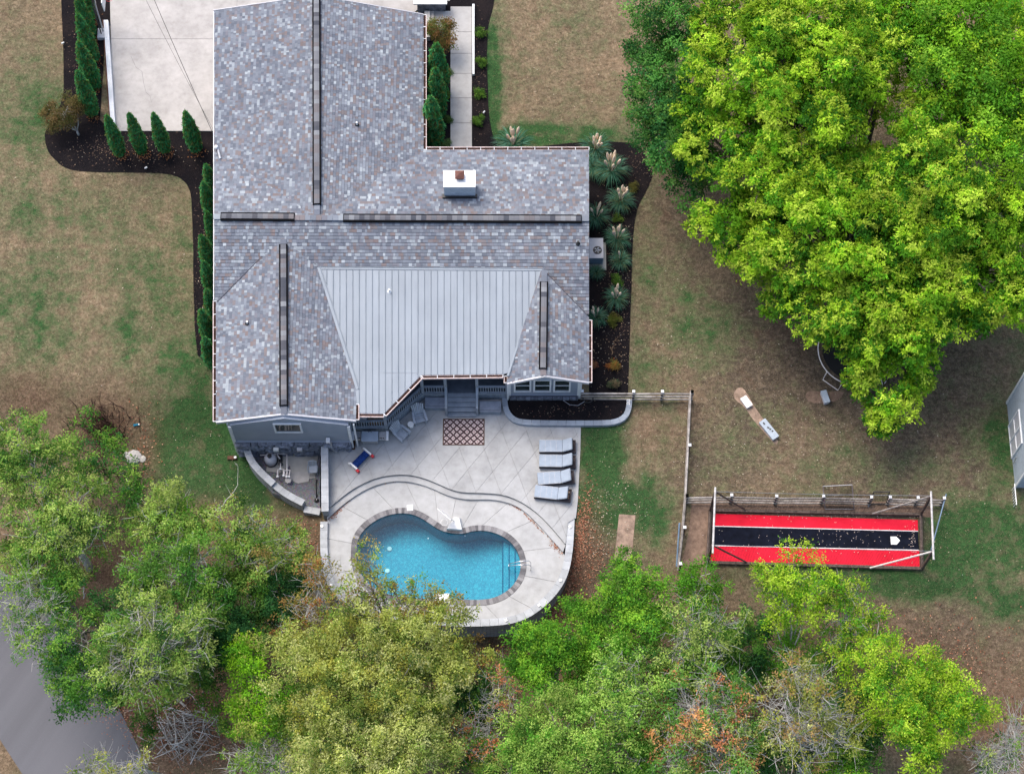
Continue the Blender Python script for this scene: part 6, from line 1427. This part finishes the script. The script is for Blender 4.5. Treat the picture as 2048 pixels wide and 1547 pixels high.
T('hackberry_tree', 'bright green tree just below the pale soil strip', [(1250, 1180, 4.5, 1.6), (1210, 1230, 4.5, 1.5), (1290, 1200, 4.5, 1.5), (1260, 1260, 4.5, 1.7), (1240, 1130, 3.5, .7), (1310, 1250, 4, 1.2)], 17, BG + MG[:2], 40, tips=[1, 3], twigs=.4, **LT)
T('redbud_tree', 'small green tree left of the batting cage corner', [(1395, 1165, 3.5, 1.1), (1360, 1180, 3, .8), (1430, 1190, 3, .7), (1400, 1215, 3, 1.0)], 11, BG + [YG[3]], 41, bare=1, bark='paletwig', **LT)
T('silver_tree', 'grey green tree with fine silvery branches below the bright green ones', [(1240, 1350, 5, 1.6), (1290, 1310, 4.5, 1.1), (1230, 1420, 5, 1.6), (1280, 1390, 5, 1.2), (1190, 1390, 4.5, 1.1)], 12, PG, 42, tips=[1, 3], bark='paletwig', twigs=1.3, bare=3, bare_len=1.0, **LT)
T('ash_tree', 'light green tree at the bottom centre right of the pale olive tree', [(1120, 1460, 5, 2.0), (1060, 1480, 4.5, 1.5), (1180, 1500, 5, 1.8), (1100, 1530, 5, 1.8), (1020, 1540, 4.5, 1.5), (1170, 1430, 4.5, 1.2)], 16, PG + LG[:3] + BG[:1], 43, tips=[1, 3], twigs=.6, **LT)
T('walnut_tree', 'branchy yellow tinted tree between bright green tree and batting cage', [(1370, 1250, 5, 1.5), (1420, 1290, 4.5, 1.3), (1340, 1300, 4.5, 1.2), (1460, 1250, 4, 1.1), (1400, 1340, 4, 1.2)], 9, LG + [YG[3]], 44, tips=[1, 3], bark='paletwig', twigs=1.3, bare=2, bare_len=1.4, **LT)
T('cedar_tree', 'deep green tree filling the hollow left of the forked yellow tree', [(1490, 1310, 2.5, 1.3), (1470, 1370, 2, 1.3), (1330, 1370, 2.5, 1.4), (1500, 1260, 2.5, .9)], 17, DG + MG[:2], 45, leaf=(.10, .17), sub_r=.5, tuft=.22, per=13)
T('locust_tree', 'forked yellow green tree overlapping the red turf mat', [(1590, 1150, 5.5, 1.3), (1540, 1160, 5, .9), (1640, 1160, 5, 1.0), (1570, 1195, 5, 1.3), (1610, 1225, 4.5, 1.0), (1545, 1230, 4, .9)], 13, [YG[2], YG[1], YG[3], YG[5]], 46, tips=[0, 3], bark='paletwig', base=(1565, 1340), trunk_r=.10, **LT)
T('locust_tree', 'thin yellow green tree right of the forked one', [(1700, 1190, 4.5, .9), (1680, 1240, 4, 1.2), (1720, 1240, 4, .9), (1660, 1290, 3.5, 1.1), (1750, 1225, 4, .6), (1740, 1265, 3.5, .7)], 9, [YG[1], YG[3], YG[2], BG[1]], 47, tips=[2], bark='paletwig', bare=1, **LT)
T('sumac_tree', 'rusty orange and green twiggy tree on the lower slope', [(1380, 1410, 4.5, 1.8), (1450, 1400, 4.5, 1.6), (1330, 1450, 4, 1.4), (1400, 1480, 4.5, 1.8), (1480, 1460, 4, 1.5), (1360, 1530, 4, 1.5), (1450, 1530, 4, 1.5)], 11, RO, 48, bark='paletwig', twigs=1.4, bare=3, bare_len=1.2, **LT)
T('dead_tree', 'mostly bare silver grey tree with yellow leaf patches', [(1600, 1350, 5, 1.3), (1570, 1420, 5, 1.5), (1640, 1410, 5, 1.5), (1600, 1480, 4.5, 1.6), (1680, 1470, 4, 1.3)], 7, OL + [(.45, .30, .12)], 49, bark='paletwig', twigs=1.3, bare=4, bare_len=1.7, base=(1600, 1540), **LT)
T('cedar_tree', 'dark green tree between the bare silver tree and the bright bushy tree', [(1560, 1500, 2, 1.6), (1700, 1400, 2.5, 1.2), (1720, 1500, 2.5, 1.4), (1500, 1540, 2, 1.3)], 15, DG + MG[:1], 50, leaf=(.10, .17), sub_r=.5, tuft=.22, per=13)
T('elm_tree', 'bushy bright yellow green tree at the lower right', [(1760, 1320, 4.5, 1.4), (1720, 1350, 4, 1.1), (1790, 1370, 5, 1.6), (1850, 1370, 5, 1.5), (1900, 1400, 5, 1.5), (1940, 1420, 4.5, 1.1), (1820, 1430, 5, 1.8), (1880, 1460, 4.5, 1.4), (1810, 1500, 4.5, 1.5), (1850, 1330, 4, .9)], 16, [YG[2], YG[1], BG[0], BG[1], YG[5]], 51, twigs=.5, tips=[0, 4], **LT)
T('dead_tree', 'bare white branched tree at the lower right corner', [(2030, 1470, 4, 1.1), (2000, 1520, 3.5, 1.0), (1960, 1520, 3.5, .8)], 2, LG, 52, bark='paletwig', twigs=2, bare=8, bare_len=1.5, **LT)
T('dead_tree', 'bare yellowish branches over the road at the bottom edge', [(210, 1540, 3.5, 1.0), (270, 1535, 3.5, .9), (170, 1550, 3.5, .7)], 1, OL, 53, base=(345, 1575), bark='paletwig', trunk_r=.1, twigs=2, bare=5, bare_len=1.2, **LT)
T('twiggy_shrub', 'grey branched shrub with pale leaves at the bottom left of centre', [(540, 1490, 3.5, 1.4), (490, 1520, 3, 1.1), (600, 1500, 3, 1.2), (570, 1545, 3, 1.1)], 7, PG + LG[:2], 54, bark='paletwig', trunk_r=.09, twigs=1.6, bare=5, cat='shrub', **LT)
T('ground_shrub', 'low green shrub beside the road shoulder', [(290, 1440, .5, .5), (300, 1470, .5, .4), (420, 1400, .7, .7), (440, 1450, .6, .5), (510, 1460, 1.5, .7)], 8, MG, 55, trunk_r=.03, cat='shrub', **LT)
T('ground_shrub', 'low green and tan thicket in front of the pump yard slope', [(610, 1120, 1, .8), (600, 1100, .8, .6), (570, 1150, 1, .6), (620, 1160, 1, .7)], 8, LG + OR[:1], 56, trunk_r=.03, cat='shrub', bare=2, bark='paletwig', **LT)
for i_, (lob, pal_, lb_) in enumerate([
    ([(930, 1490, 2, 1.2), (1000, 1520, 2, 1.3), (960, 1540, 2, 1.0)], OL[:2] + MG, 'low green thicket at the bottom edge right of the pale olive tree'),
    ([(1250, 1510, 3, 1.6), (1310, 1480, 3, 1.4), (1290, 1540, 3, 1.5)], BG[:2] + PG[:3], 'fresh green tree at the bottom edge left of the rusty tree'),
    ([(1190, 1340, 3, 1.1), (1160, 1380, 3, 1.1), (1240, 1310, 3, .9)], BG + PG[:1], 'green sapling crown between the bright green and silvery trees'),
    ([(1560, 1310, 2, 1.1), (1640, 1340, 2, 1.1), (1520, 1340, 2, .8)], BG[:2] + MG[:2], 'low green shrub at the foot of the forked tree'),
    ([(380, 1300, 2, 1.3), (400, 1340, 2, 1.0), (350, 1340, 2, 1.1)], MG + LG[:1], 'green understory shrub below the broad pale tree'),
    ([(80, 1120, 3, 1.3), (30, 1130, 3, 1.3), (100, 1180, 3, 1.0)], LG + MG[:2], 'leafy green tree filling the left edge above the road'),
    ([(440, 1160, 3, 1.4), (500, 1180, 3, 1.2), (530, 1150, 3, 1.0)], LG[:3] + MG[:2], 'light green tree left of the dark dense shrub'),
    ([(620, 1420, 4, 1.5), (640, 1480, 4, 1.4), (600, 1460, 4, 1.0)], OL + [LG[0]], 'olive tinted tree filling in left of the pale olive one'),
    ([(940, 1310, 3, 1.1), (900, 1330, 3, 1.0)], OL[:2] + OR[:1], 'thin bronze shrub at the foot of the retaining wall'),
    ([(1700, 1540, 3, 1.2), (1660, 1520, 3, 1.1), (1740, 1450, 3, 1.0)], BG[:2] + YG[1:4], 'green shrub at the bottom edge left of the bushy bright tree'),
    ([(1420, 1330, 3, 1.2), (1350, 1350, 3, 1.1), (1450, 1300, 3, .9)], MG + BG[:1], 'green tree crown just above the rusty orange tree')]):
    T('understory_tree', lb_, lob, 14, pal_, 70 + i_, trunk_r=.09, twigs=.8, bark='paletwig', bare=1, **LT)
# weeping maples
tree('weeping_maple', 'small bronze weeping maple on the west mulch bed corner', [(130, 222, 1.7, 1.15, 1.0, .6), (105, 232, 1.3, .6), (155, 230, 1.4, .6), (125, 250, 1.1, .7)], 16, [(.13, .105, .04), (.17, .12, .05), (.10, .11, .035), (.20, .13, .06)], 60, trunk_r=.07, bark='paletwig', base=(158, 270), leaf=(.07, .12), sub_r=.35, tuft=.2, per=12)
tree('weeping_maple', 'small russet maple beside the entry steps', [(884, 62, 1.8, .75, .8, .6), (862, 65, 1.4, .5), (888, 82, 1.3, .5)], 16, [(.22, .13, .05), (.27, .15, .06), (.16, .13, .04), (.14, .18, .05)], 61, trunk_r=.06, leaf=(.07, .12), sub_r=.32, tuft=.18, per=12)

# dead brush stems
t = thing('dead_brush', 'clump of dark dead stems standing above the bramble', 'dead shrub', G(205, 850)); rr = random.Random(9); mb = MB(); o_ = G(205, 850)
for _ in range(150):
    s_ = G(rr.gauss(205, 28), rr.gauss(862, 22)) ; d = Vector((rr.gauss(0, .35), rr.gauss(.1, .35), 1)) * rr.uniform(.5, 1.7); m_ = s_ + d * .5 + Vector((rr.gauss(0, .08), rr.gauss(0, .08), 0)); e_ = s_ + d
    mb.tube([s_, m_, e_], [.03, .022, .008], 4, False); mb.tube([m_, m_ + d * .3 + Vector((rr.gauss(0, .25), rr.gauss(0, .25), .1))], [.015, .006], 3, False)
mb.build('stem', M['darktwig'], t)
# fallen branches
def branch(name, label, pts, r0, mat='paletwig', seed=1, twig=10, cat='branch', z=.1, tl=.6):
    rr = random.Random(seed); Q = [G(x, y, z + zz) for x, y, zz in pts]; t = thing(name, label, cat, Q[0]); mb = MB()
    Q2 = resample(Q, 12); Q2 = [q + Vector((rr.gauss(0, .05), rr.gauss(0, .05), 0)) for q in Q2]
    mb.tube(Q2, [r0 * (1 - k / 13) for k in range(12)], 6); mb.build('limb', M[mat], t); tw = MB()
    for _ in range(twig):
        k = rr.randint(1, 10); d = (Q2[k + 1] - Q2[k]).normalized(); d = (d + Vector((rr.gauss(0, .7), rr.gauss(0, .7), rr.uniform(0, .5)))).normalized() * rr.uniform(.3, 1) * tl
        m_ = Q2[k] + d * .5 + Vector((rr.gauss(0, .05), rr.gauss(0, .05), 0)); tw.tube([Q2[k], m_, Q2[k] + d], [r0 * .4, r0 * .28, .006], 4, False)
        tw.tube([m_, m_ + d * .4 + Vector((rr.gauss(0, .15), rr.gauss(0, .15), .05))], [r0 * .2, .005], 3, False)
    tw.build('twig', M[mat], t)
branch('birch_snag', 'white dead trunk standing between the bramble and the lawn', [(285, 1045, 0), (280, 1010, .8), (262, 975, 1.3), (248, 948, 1.7)], .07, seed=2)
branch('bare_branch', 'long pale curved branch arching onto the green lawn', [(420, 1050, 1.2), (455, 1025, 1.6), (485, 990, 1.9), (488, 960, 2.0), (478, 945, 2.0)], .035, seed=3, twig=6)
branch('bare_branch', 'bare pale forked branch beside the dark cedar', [(575, 1290, 1.0), (560, 1262, 1.4), (530, 1250, 1.6), (540, 1220, 2.0)], .045, seed=4, twig=12)
branch('bare_branch', 'pale vertical branch over the brown clearing', [(176, 1205, 1), (178, 1170, 2), (160, 1145, 2.6)], .035, seed=5, twig=6)
t = thing('brush_pile', 'heap of fallen grey branches on the leaf covered slope', 'brush pile', G(370, 1460)); rr = random.Random(12); mb = MB(); mb2 = MB()
for i in range(110):
    s_ = G(rr.gauss(370, 32), rr.gauss(1465, 30), rr.uniform(.05, .6)); a_ = rr.choice((-.9, -.9, .1, .5)) + rr.gauss(0, .5); L_ = rr.uniform(.5, 2.6); d = Vector((math.cos(a_), math.sin(a_), rr.uniform(-.05, .15))) * L_
    (mb if i % 2 else mb2).tube([s_ - d / 2, s_ + Vector((rr.gauss(0, .08), rr.gauss(0, .08), .05)), s_ + d / 2], [.03, .022, .008], 4, False)
mb.build('pale_branches', M['paletwig'], t); mb2.build('brown_branches', M['bark'], t)
p = G(268, 914); simple_thing('limestone_rock', 'pale rock pile beside the bramble on the west lawn', 'rock', p, .3, [('rock', MB().lathe((0, 0, -.05), [(.5, 0), (.45, .15), (.25, .25), (.05, .28)], 9), 'drive'), ('rock', MB().lathe((.45, -.25, -.05), [(.25, 0), (.22, .1), (.05, .16)], 7), 'oldslab'), ('rock', MB().lathe((-.4, .3, -.05), [(.22, 0), (.2, .12), (.04, .18)], 7), 'drive')])
p = G(272, 850); simple_thing('green_bottle', 'small turquoise plastic piece lying in the west lawn', 'plastic scrap', p, .2, [('scrap', MB().box((0, 0, .05), (.3, .12, .08)), 'teal' if 'teal' in M else 'bluepole'), ('cap', MB().lathe((.18, 0, .0), [(.05, 0), (.05, .08)], 8), 'white')])

# arborvitae
def arbor_mesh(seed, h=1.0, r=.118, n=4600, pal=None):
    rs = np.random.RandomState(seed); t_ = rs.beta(1.3, 1.35, n); prof = np.clip((1 - t_) ** .48 * (.60 + .40 * np.minimum(1, t_ * 3.0)) * .95, 0, 1) + .015
    lump = 1 + .12 * np.sin(t_ * 40 + rs.rand() * 6); ang = rs.uniform(0, 2 * math.pi, n); rad = r * prof * rs.uniform(.60, 1.12, n) * lump
    c = np.stack([np.cos(ang) * rad, np.sin(ang) * rad, .02 + t_ * h * .97], 1)
    out = np.stack([np.cos(ang), np.sin(ang), np.zeros(n)], 1)
    dr = unit(out * .45 + np.array([0, 0, 1.0]) + rs.normal(size=(n, 3)) * .22); nr = unit(out + rs.normal(size=(n, 3)) * .5 + np.array([0, 0, .3]))
    pal = np.array(pal); g = rs.randint(0, len(pal), n); col = pal[g] * rs.uniform(.7, 1.3, n)[:, None]
    return leaves(c, nr, dr, rs.uniform(.035, .075, n), col, .24)
AP = [(.05, .26, .085), (.07, .34, .12), (.03, .15, .05), (.13, .36, .12), (.09, .23, .05), (.17, .18, .05)]
am = []
for s_ in (1, 2, 3):
    V, F, C = arbor_mesh(s_, pal=AP); am.append(np_mesh('foliage', V, F, C, M['leaf']))
atr = MB().tube([(0, 0, 0), (0, 0, .7)], [.012, .006], 6).mesh('trunk', M['bark']); acore = MB().lathe((0, 0, .03), [(.03, 0), (.07, .2), (.075, .45), (.045, .75), (.01, .93)], 8).mesh('inner_branches', M['darktwig'])
AB = [((182, 72), 4.9, 'second evergreen from the top of the left column, top cut by the frame'), ((180, 36), 4.8, 'topmost evergreen of the left column, mostly outside the frame'), ((187, 118), 5.3, 'upper left evergreen right beside the basketball goal base'), ((189, 172), 5.3, 'left evergreen third up from the weeping maple corner'), ((186, 226), 5.2, 'left evergreen directly behind the weeping maple'), ((240, 306), 4.8, 'evergreen at the driveway corner, leftmost of the bottom row'), ((284, 302), 4.8, 'second evergreen of the row below the driveway'), ((330, 300), 4.7, 'third evergreen of the row below the driveway'), ((392, 297), 4.7, 'last evergreen of the row below the driveway, nearest the roof'),
      ((430, 394), 4.3, 'evergreen touching the roof corner, topmost along the west wall'), ((425, 430), 4.4, 'second evergreen down the west wall'), ((431, 484), 4.2, 'third evergreen down the west wall'), ((422, 534), 4.4, 'fourth evergreen down the west wall'), ((426, 584), 4.4, 'fifth evergreen down the west wall'), ((431, 636), 4.2, 'sixth evergreen down the west wall, half under the eave'), ((422, 680), 4.5, 'seventh evergreen down the west wall beside the gutter start'), ((428, 732), 4.4, 'lowest evergreen along the west wall'),
      ((878, 180), 5.6, 'upper evergreen between the main roof and the walkway'), ((876, 228), 5.6, 'middle evergreen between the main roof and the walkway'), ((868, 286), 5.8, 'lower evergreen in the corner of the two roofs by the walkway')]
for i, ((x_, y_), h_, lb) in enumerate(AB):
    p = G(x_, y_); t = thing('arborvitae', lb, 'evergreen', p, random.uniform(0, 6), 'columnar evergreens around the house'); wsc = h_ * (1.12 if i >= 17 else .98) * random.uniform(.94, 1.06)
    inst('foliage', am[i % 3], t, scale=(wsc, wsc, h_)); inst('trunk', atr, t, scale=(h_, h_, h_)); inst('inner_branches', acore, t, scale=(wsc, wsc, h_))
    tag(t)
    if 5 <= i <= 8 or i in (0, 2, 3, 4):
        pass
litter('fallen_needles', 'orange fallen needles around the evergreen bases', [(x_ + 4, y_ + 6, 14, 12, 120, 0) for ((x_, y_), _h, _l) in AB[:9]], [(.36, .15, .06), (.28, .12, .05)], (.04, .10), lambda x, y: G(x, y, .05))
# pampas grass
def pampas(seed, n=420, plumes=8):
    rs = random.Random(seed); mb = MB()
    for _ in range(n):
        a_ = rs.uniform(0, 6.283); L_ = rs.uniform(.7, 1.15); sp = rs.uniform(.25, 1.0); d = Vector((math.cos(a_), math.sin(a_), 0)); sd_ = Vector((-d.y, d.x, 0)) * rs.uniform(.009, .015)
        p0 = d * rs.uniform(.02, .14); p1 = d * (.35 * sp) + Vector((0, 0, L_ * .62)); p2 = d * (.75 * sp) + Vector((0, 0, L_ * .78)); p3 = d * (1.05 * sp) + Vector((0, 0, L_ * (.75 - .3 * sp)))
        k = rs.uniform(.7, 1.35); c = rs.choice([(.045, .15, .09), (.08, .22, .15), (.14, .30, .22), (.14, .18, .09)]); c = tuple(x * k for x in c)
        mb.add([p0 - sd_, p0 + sd_, p1 - sd_, p1 + sd_, p2 - sd_ * .7, p2 + sd_ * .7, p3], [(0, 1, 3, 2), (2, 3, 5, 4), (4, 5, 6)], c)
    bl = mb.mesh('blades', M['leaf']); pm = []
    for k in range(plumes):
        a_ = rs.uniform(0, 6.283); d = Vector((math.cos(a_), math.sin(a_), 0)) * rs.uniform(.1, .5); h0 = rs.uniform(1.2, 1.5); b0 = d * .6 + Vector((0, 0, h0)); b1 = d + Vector((0, 0, h0 + rs.uniform(.6, .85))); m_ = MB()
        m_.tube([b0, b0.lerp(b1, .25), b0.lerp(b1, .6), b0.lerp(b1, .85), b1], [.02, .08, .09, .055, .01], 7)
        m_.tube([Vector((0, 0, .1)), b0], .012, 4); pm.append(m_.mesh('plume', M['plume'], True))
    return bl, pm
pv = [pampas(s_) for s_ in (1, 2, 3)]
PA = [((1027, 298), 1.1, 'pampas grass clump behind the roof edge next to the walkway bed', 8), ((1190, 306), 1.05, 'topmost pampas clump at the north east roof corner', 8), ((1222, 350), 1.15, 'large pampas clump with a fan of plumes, second from the roof corner', 8), ((1186, 342), .9, 'plume-less pampas clump tucked against the east eave', 0), ((1240, 408), .95, 'pampas clump at the widest part of the east bed', 8), ((1192, 440), .9, 'pampas clump against the east wall above the air conditioner', 5), ((1234, 484), .9, 'pampas clump right of the air conditioner, upper of two', 7), ((1240, 526), .75, 'small pampas clump right of the air conditioner, lower of two', 1), ((1231, 602), .9, 'pampas clump standing free in the lower east bed', 5), ((1192, 640), .8, 'pampas clump against the east gutter', 4), ((1192, 548), .5, 'small dark tuft just below the air conditioner', 0)]
for i, ((x_, y_), s_, lb, npl) in enumerate(PA):
    p = G(x_, y_); t = thing('pampas_grass', lb, 'pampas grass', p, random.uniform(0, 6), 'pampas grass clumps in the mulch beds'); bl, pm = pv[i % 3]; wk_ = s_ * random.uniform(1.15, 1.4); inst('blades', bl, t, scale=(wk_, wk_ * random.uniform(.9, 1.1), s_ * 1.05))
    for m_ in pm[:npl]: inst('plume', m_, t, scale=(s_,) * 3)
# small round shrubs
def ball_shrub(px, py, r, pal, label, seed, cat='shrub', name='round_shrub', dens=20):
    p = G(px, py); t = thing(name, label, cat, p, 0, 'small plants in the mulch beds'); V, F, C, _ = crown([(0, 0, r * .55, r * .75, r * .75, r * .6)], dens, pal, seed, leaf=(.05, .09), sub_r=.18, tuft=.12, per=9)
    inst('foliage', np_mesh('foliage', V, F, C, M['leaf']), t); mb = MB()
    for k in range(6): a_ = k * 1.05; mb.tube([(0, 0, 0), (math.cos(a_) * r * .5, math.sin(a_) * r * .5, r * .7)], [.02, .006], 4)
    inst('stem', mb.mesh('stem', M['bark']), t)
SG = [(.09, .19, .03), (.13, .25, .035), (.06, .14, .025)]
for i, (x_, y_, r_, pal, lb) in enumerate([(961, 71, .36, SG, 'round green shrub nearest the top of the walkway bed'), (961, 132, .38, SG, 'round green shrub level with the walkway kerb end'), (960, 189, .36, SG, 'third round shrub down the walkway bed'), (958, 247, .42, SG, 'lowest round shrub in the walkway bed'),
      (895, 147, .26, [(.16, .26, .07)], 'leafy sprout left of the walkway near the kerb end'), (893, 192, .28, [(.15, .27, .06)], 'leafy sprout left of the walkway beside the middle evergreen'), (896, 240, .16, [(.10, .18, .05)], 'faint tiny sprout left of the walkway'), (892, 290, .36, [(.14, .26, .08), (.22, .33, .12)], 'hosta like plant in the roof corner by the walkway'),
      (1266, 377, .3, [(.12, .13, .03), (.16, .15, .04)], 'small olive shrub in the wide part of the east bed'), (1236, 442, .3, [(.10, .17, .03)], 'small green shrub between two pampas clumps'), (1232, 563, .36, SG, 'bright green round shrub above the free standing pampas'), (1228, 643, .38, [(.13, .17, .03), (.20, .19, .05)], 'olive round shrub beside the east gutter'),
      (1226, 734, .40, [(.40, .14, .04), (.18, .20, .05), (.34, .22, .06)], 'orange and green shrub near the bottom of the east bed'), (1228, 772, .32, [(.28, .22, .14), (.10, .15, .08)], 'dried tan tuft just above the fence'), (1184, 733, .25, [(.30, .12, .07), (.34, .24, .12)], 'dry reddish plant against the wall near the lowest bed end')]):
    ball_shrub(x_, y_, r_, pal, lb, 100 + i)
branch('dry_stalk', 'dry pale plant stalk lying in the east mulch bed', [(1222, 715, .1), (1226, 698, .25), (1231, 684, .35)], .02, 'tanwood', 8, 6, 'dead plant', tl=.3)
litter('mulch_chips', 'brown chips and leaves strewn over the mulch beds', [(240, 300, 120, 40, 500, 0), (405, 520, 18, 200, 300, 0), (160, 120, 30, 120, 260, 0), (1235, 560, 34, 220, 700, 0), (960, 150, 16, 140, 160, 0), (1280, 330, 30, 40, 120, 0)], [(.10, .065, .05), (.16, .10, .075), (.06, .045, .045), (.24, .17, .12)], (.04, .09), lambda x, y: G(x, y, .05))
litter('planter_leaves', 'small leaves on the planter mulch', [(1135, 820, 100, 16, 110, 0)], [(.35, .28, .2), (.2, .1, .07), (.12, .08, .06)], (.04, .08), lambda x, y: P(x, y, .18))
# grass blades over the lawns for relief
def grass():
    rs = np.random.RandomState(3); n = 260000
    px = rs.uniform(-20, 2070, n); py = rs.uniform(-20, 1400, n)
    ok = np.ones(n, bool)
    for pol in ([(203, -40), (440, -40), (440, 270), (430, 745), (395, 715), (384, 400), (340, 345), (165, 345), (90, 310), (88, 250), (118, 200), (118, -40)], [(420, -40), (990, -40), (975, 262), (1000, 296), (1262, 284), (1310, 340), (1266, 430), (1256, 800), (1264, 800), (1264, 850), (1164, 850), (1162, 1000), (1150, 1130), (1100, 1240), (1030, 1280), (640, 1260), (636, 1060), (540, 1010), (480, 920), (420, 840)],
                [(1410, 1015), (1850, 1015), (1850, 1145), (1405, 1135)], [(-30, 1160), (60, 1165), (320, 1560), (-30, 1560)], [(1228, 1025), (1275, 1025), (1265, 1130), (1224, 1130)], [(2010, 700), (2080, 700), (2080, 1020), (2010, 1010)], [(1375, 995), (1420, 995), (1414, 1135), (1355, 1140)]):
        ok &= ~inside(px, py, pol)
    px, py = px[ok], py[ok]; n = len(px); z = np.zeros(n)
    for _ in range(5):
        dx = px - 1024; dyv = 773.5 - py; rx = dx; ry = FW.y * FPX + UPV.y * dyv; rz = FW.z * FPX + UPV.z * dyv; t = (z - CAM.z) / rz; X = rx * t; Y = CAM.y + ry * t; z = zg(X, Y)
    c = np.stack([X, Y, z + .01], 1); a = rs.uniform(0, 6.283, n); d = np.stack([np.cos(a), np.sin(a), np.zeros(n)], 1); s = np.stack([-d[:, 1], d[:, 0], np.zeros(n)], 1); h = rs.uniform(.03, .075, n)[:, None]
    V = np.stack([c - s * .012, c + s * .012, c + d * h * .9 + np.array([0, 0, 1]) * h], 1).reshape(-1, 3); F = np.arange(3 * n).reshape(n, 3)
    g = np.clip(.35 + .5 * np.sin(X * .7 + 2 * np.sin(Y * .5)) * np.sin(Y * .8 + np.sin(X * .9)) , 0, 1)
    dry = np.array([(.24, .19, .12), (.16, .13, .08), (.33, .27, .19)]); gr = np.array([(.08, .13, .045), (.12, .16, .06)])
    pick = rs.rand(n) < g * .6; col = np.where(pick[:, None], gr[rs.randint(0, 2, n)], dry[rs.randint(0, 3, n)]) * rs.uniform(.7, 1.25, n)[:, None]
    o = inst('grass', np_mesh('grass', V, F, np.repeat(col, 3, 0), M['leaf']), None); tag(o, 'short dry and green grass over the lawns', 'grass', kind='stuff')
grass()
print('LEAVES', LEAFCOUNT, 'SHINGLES', len(rest.v))
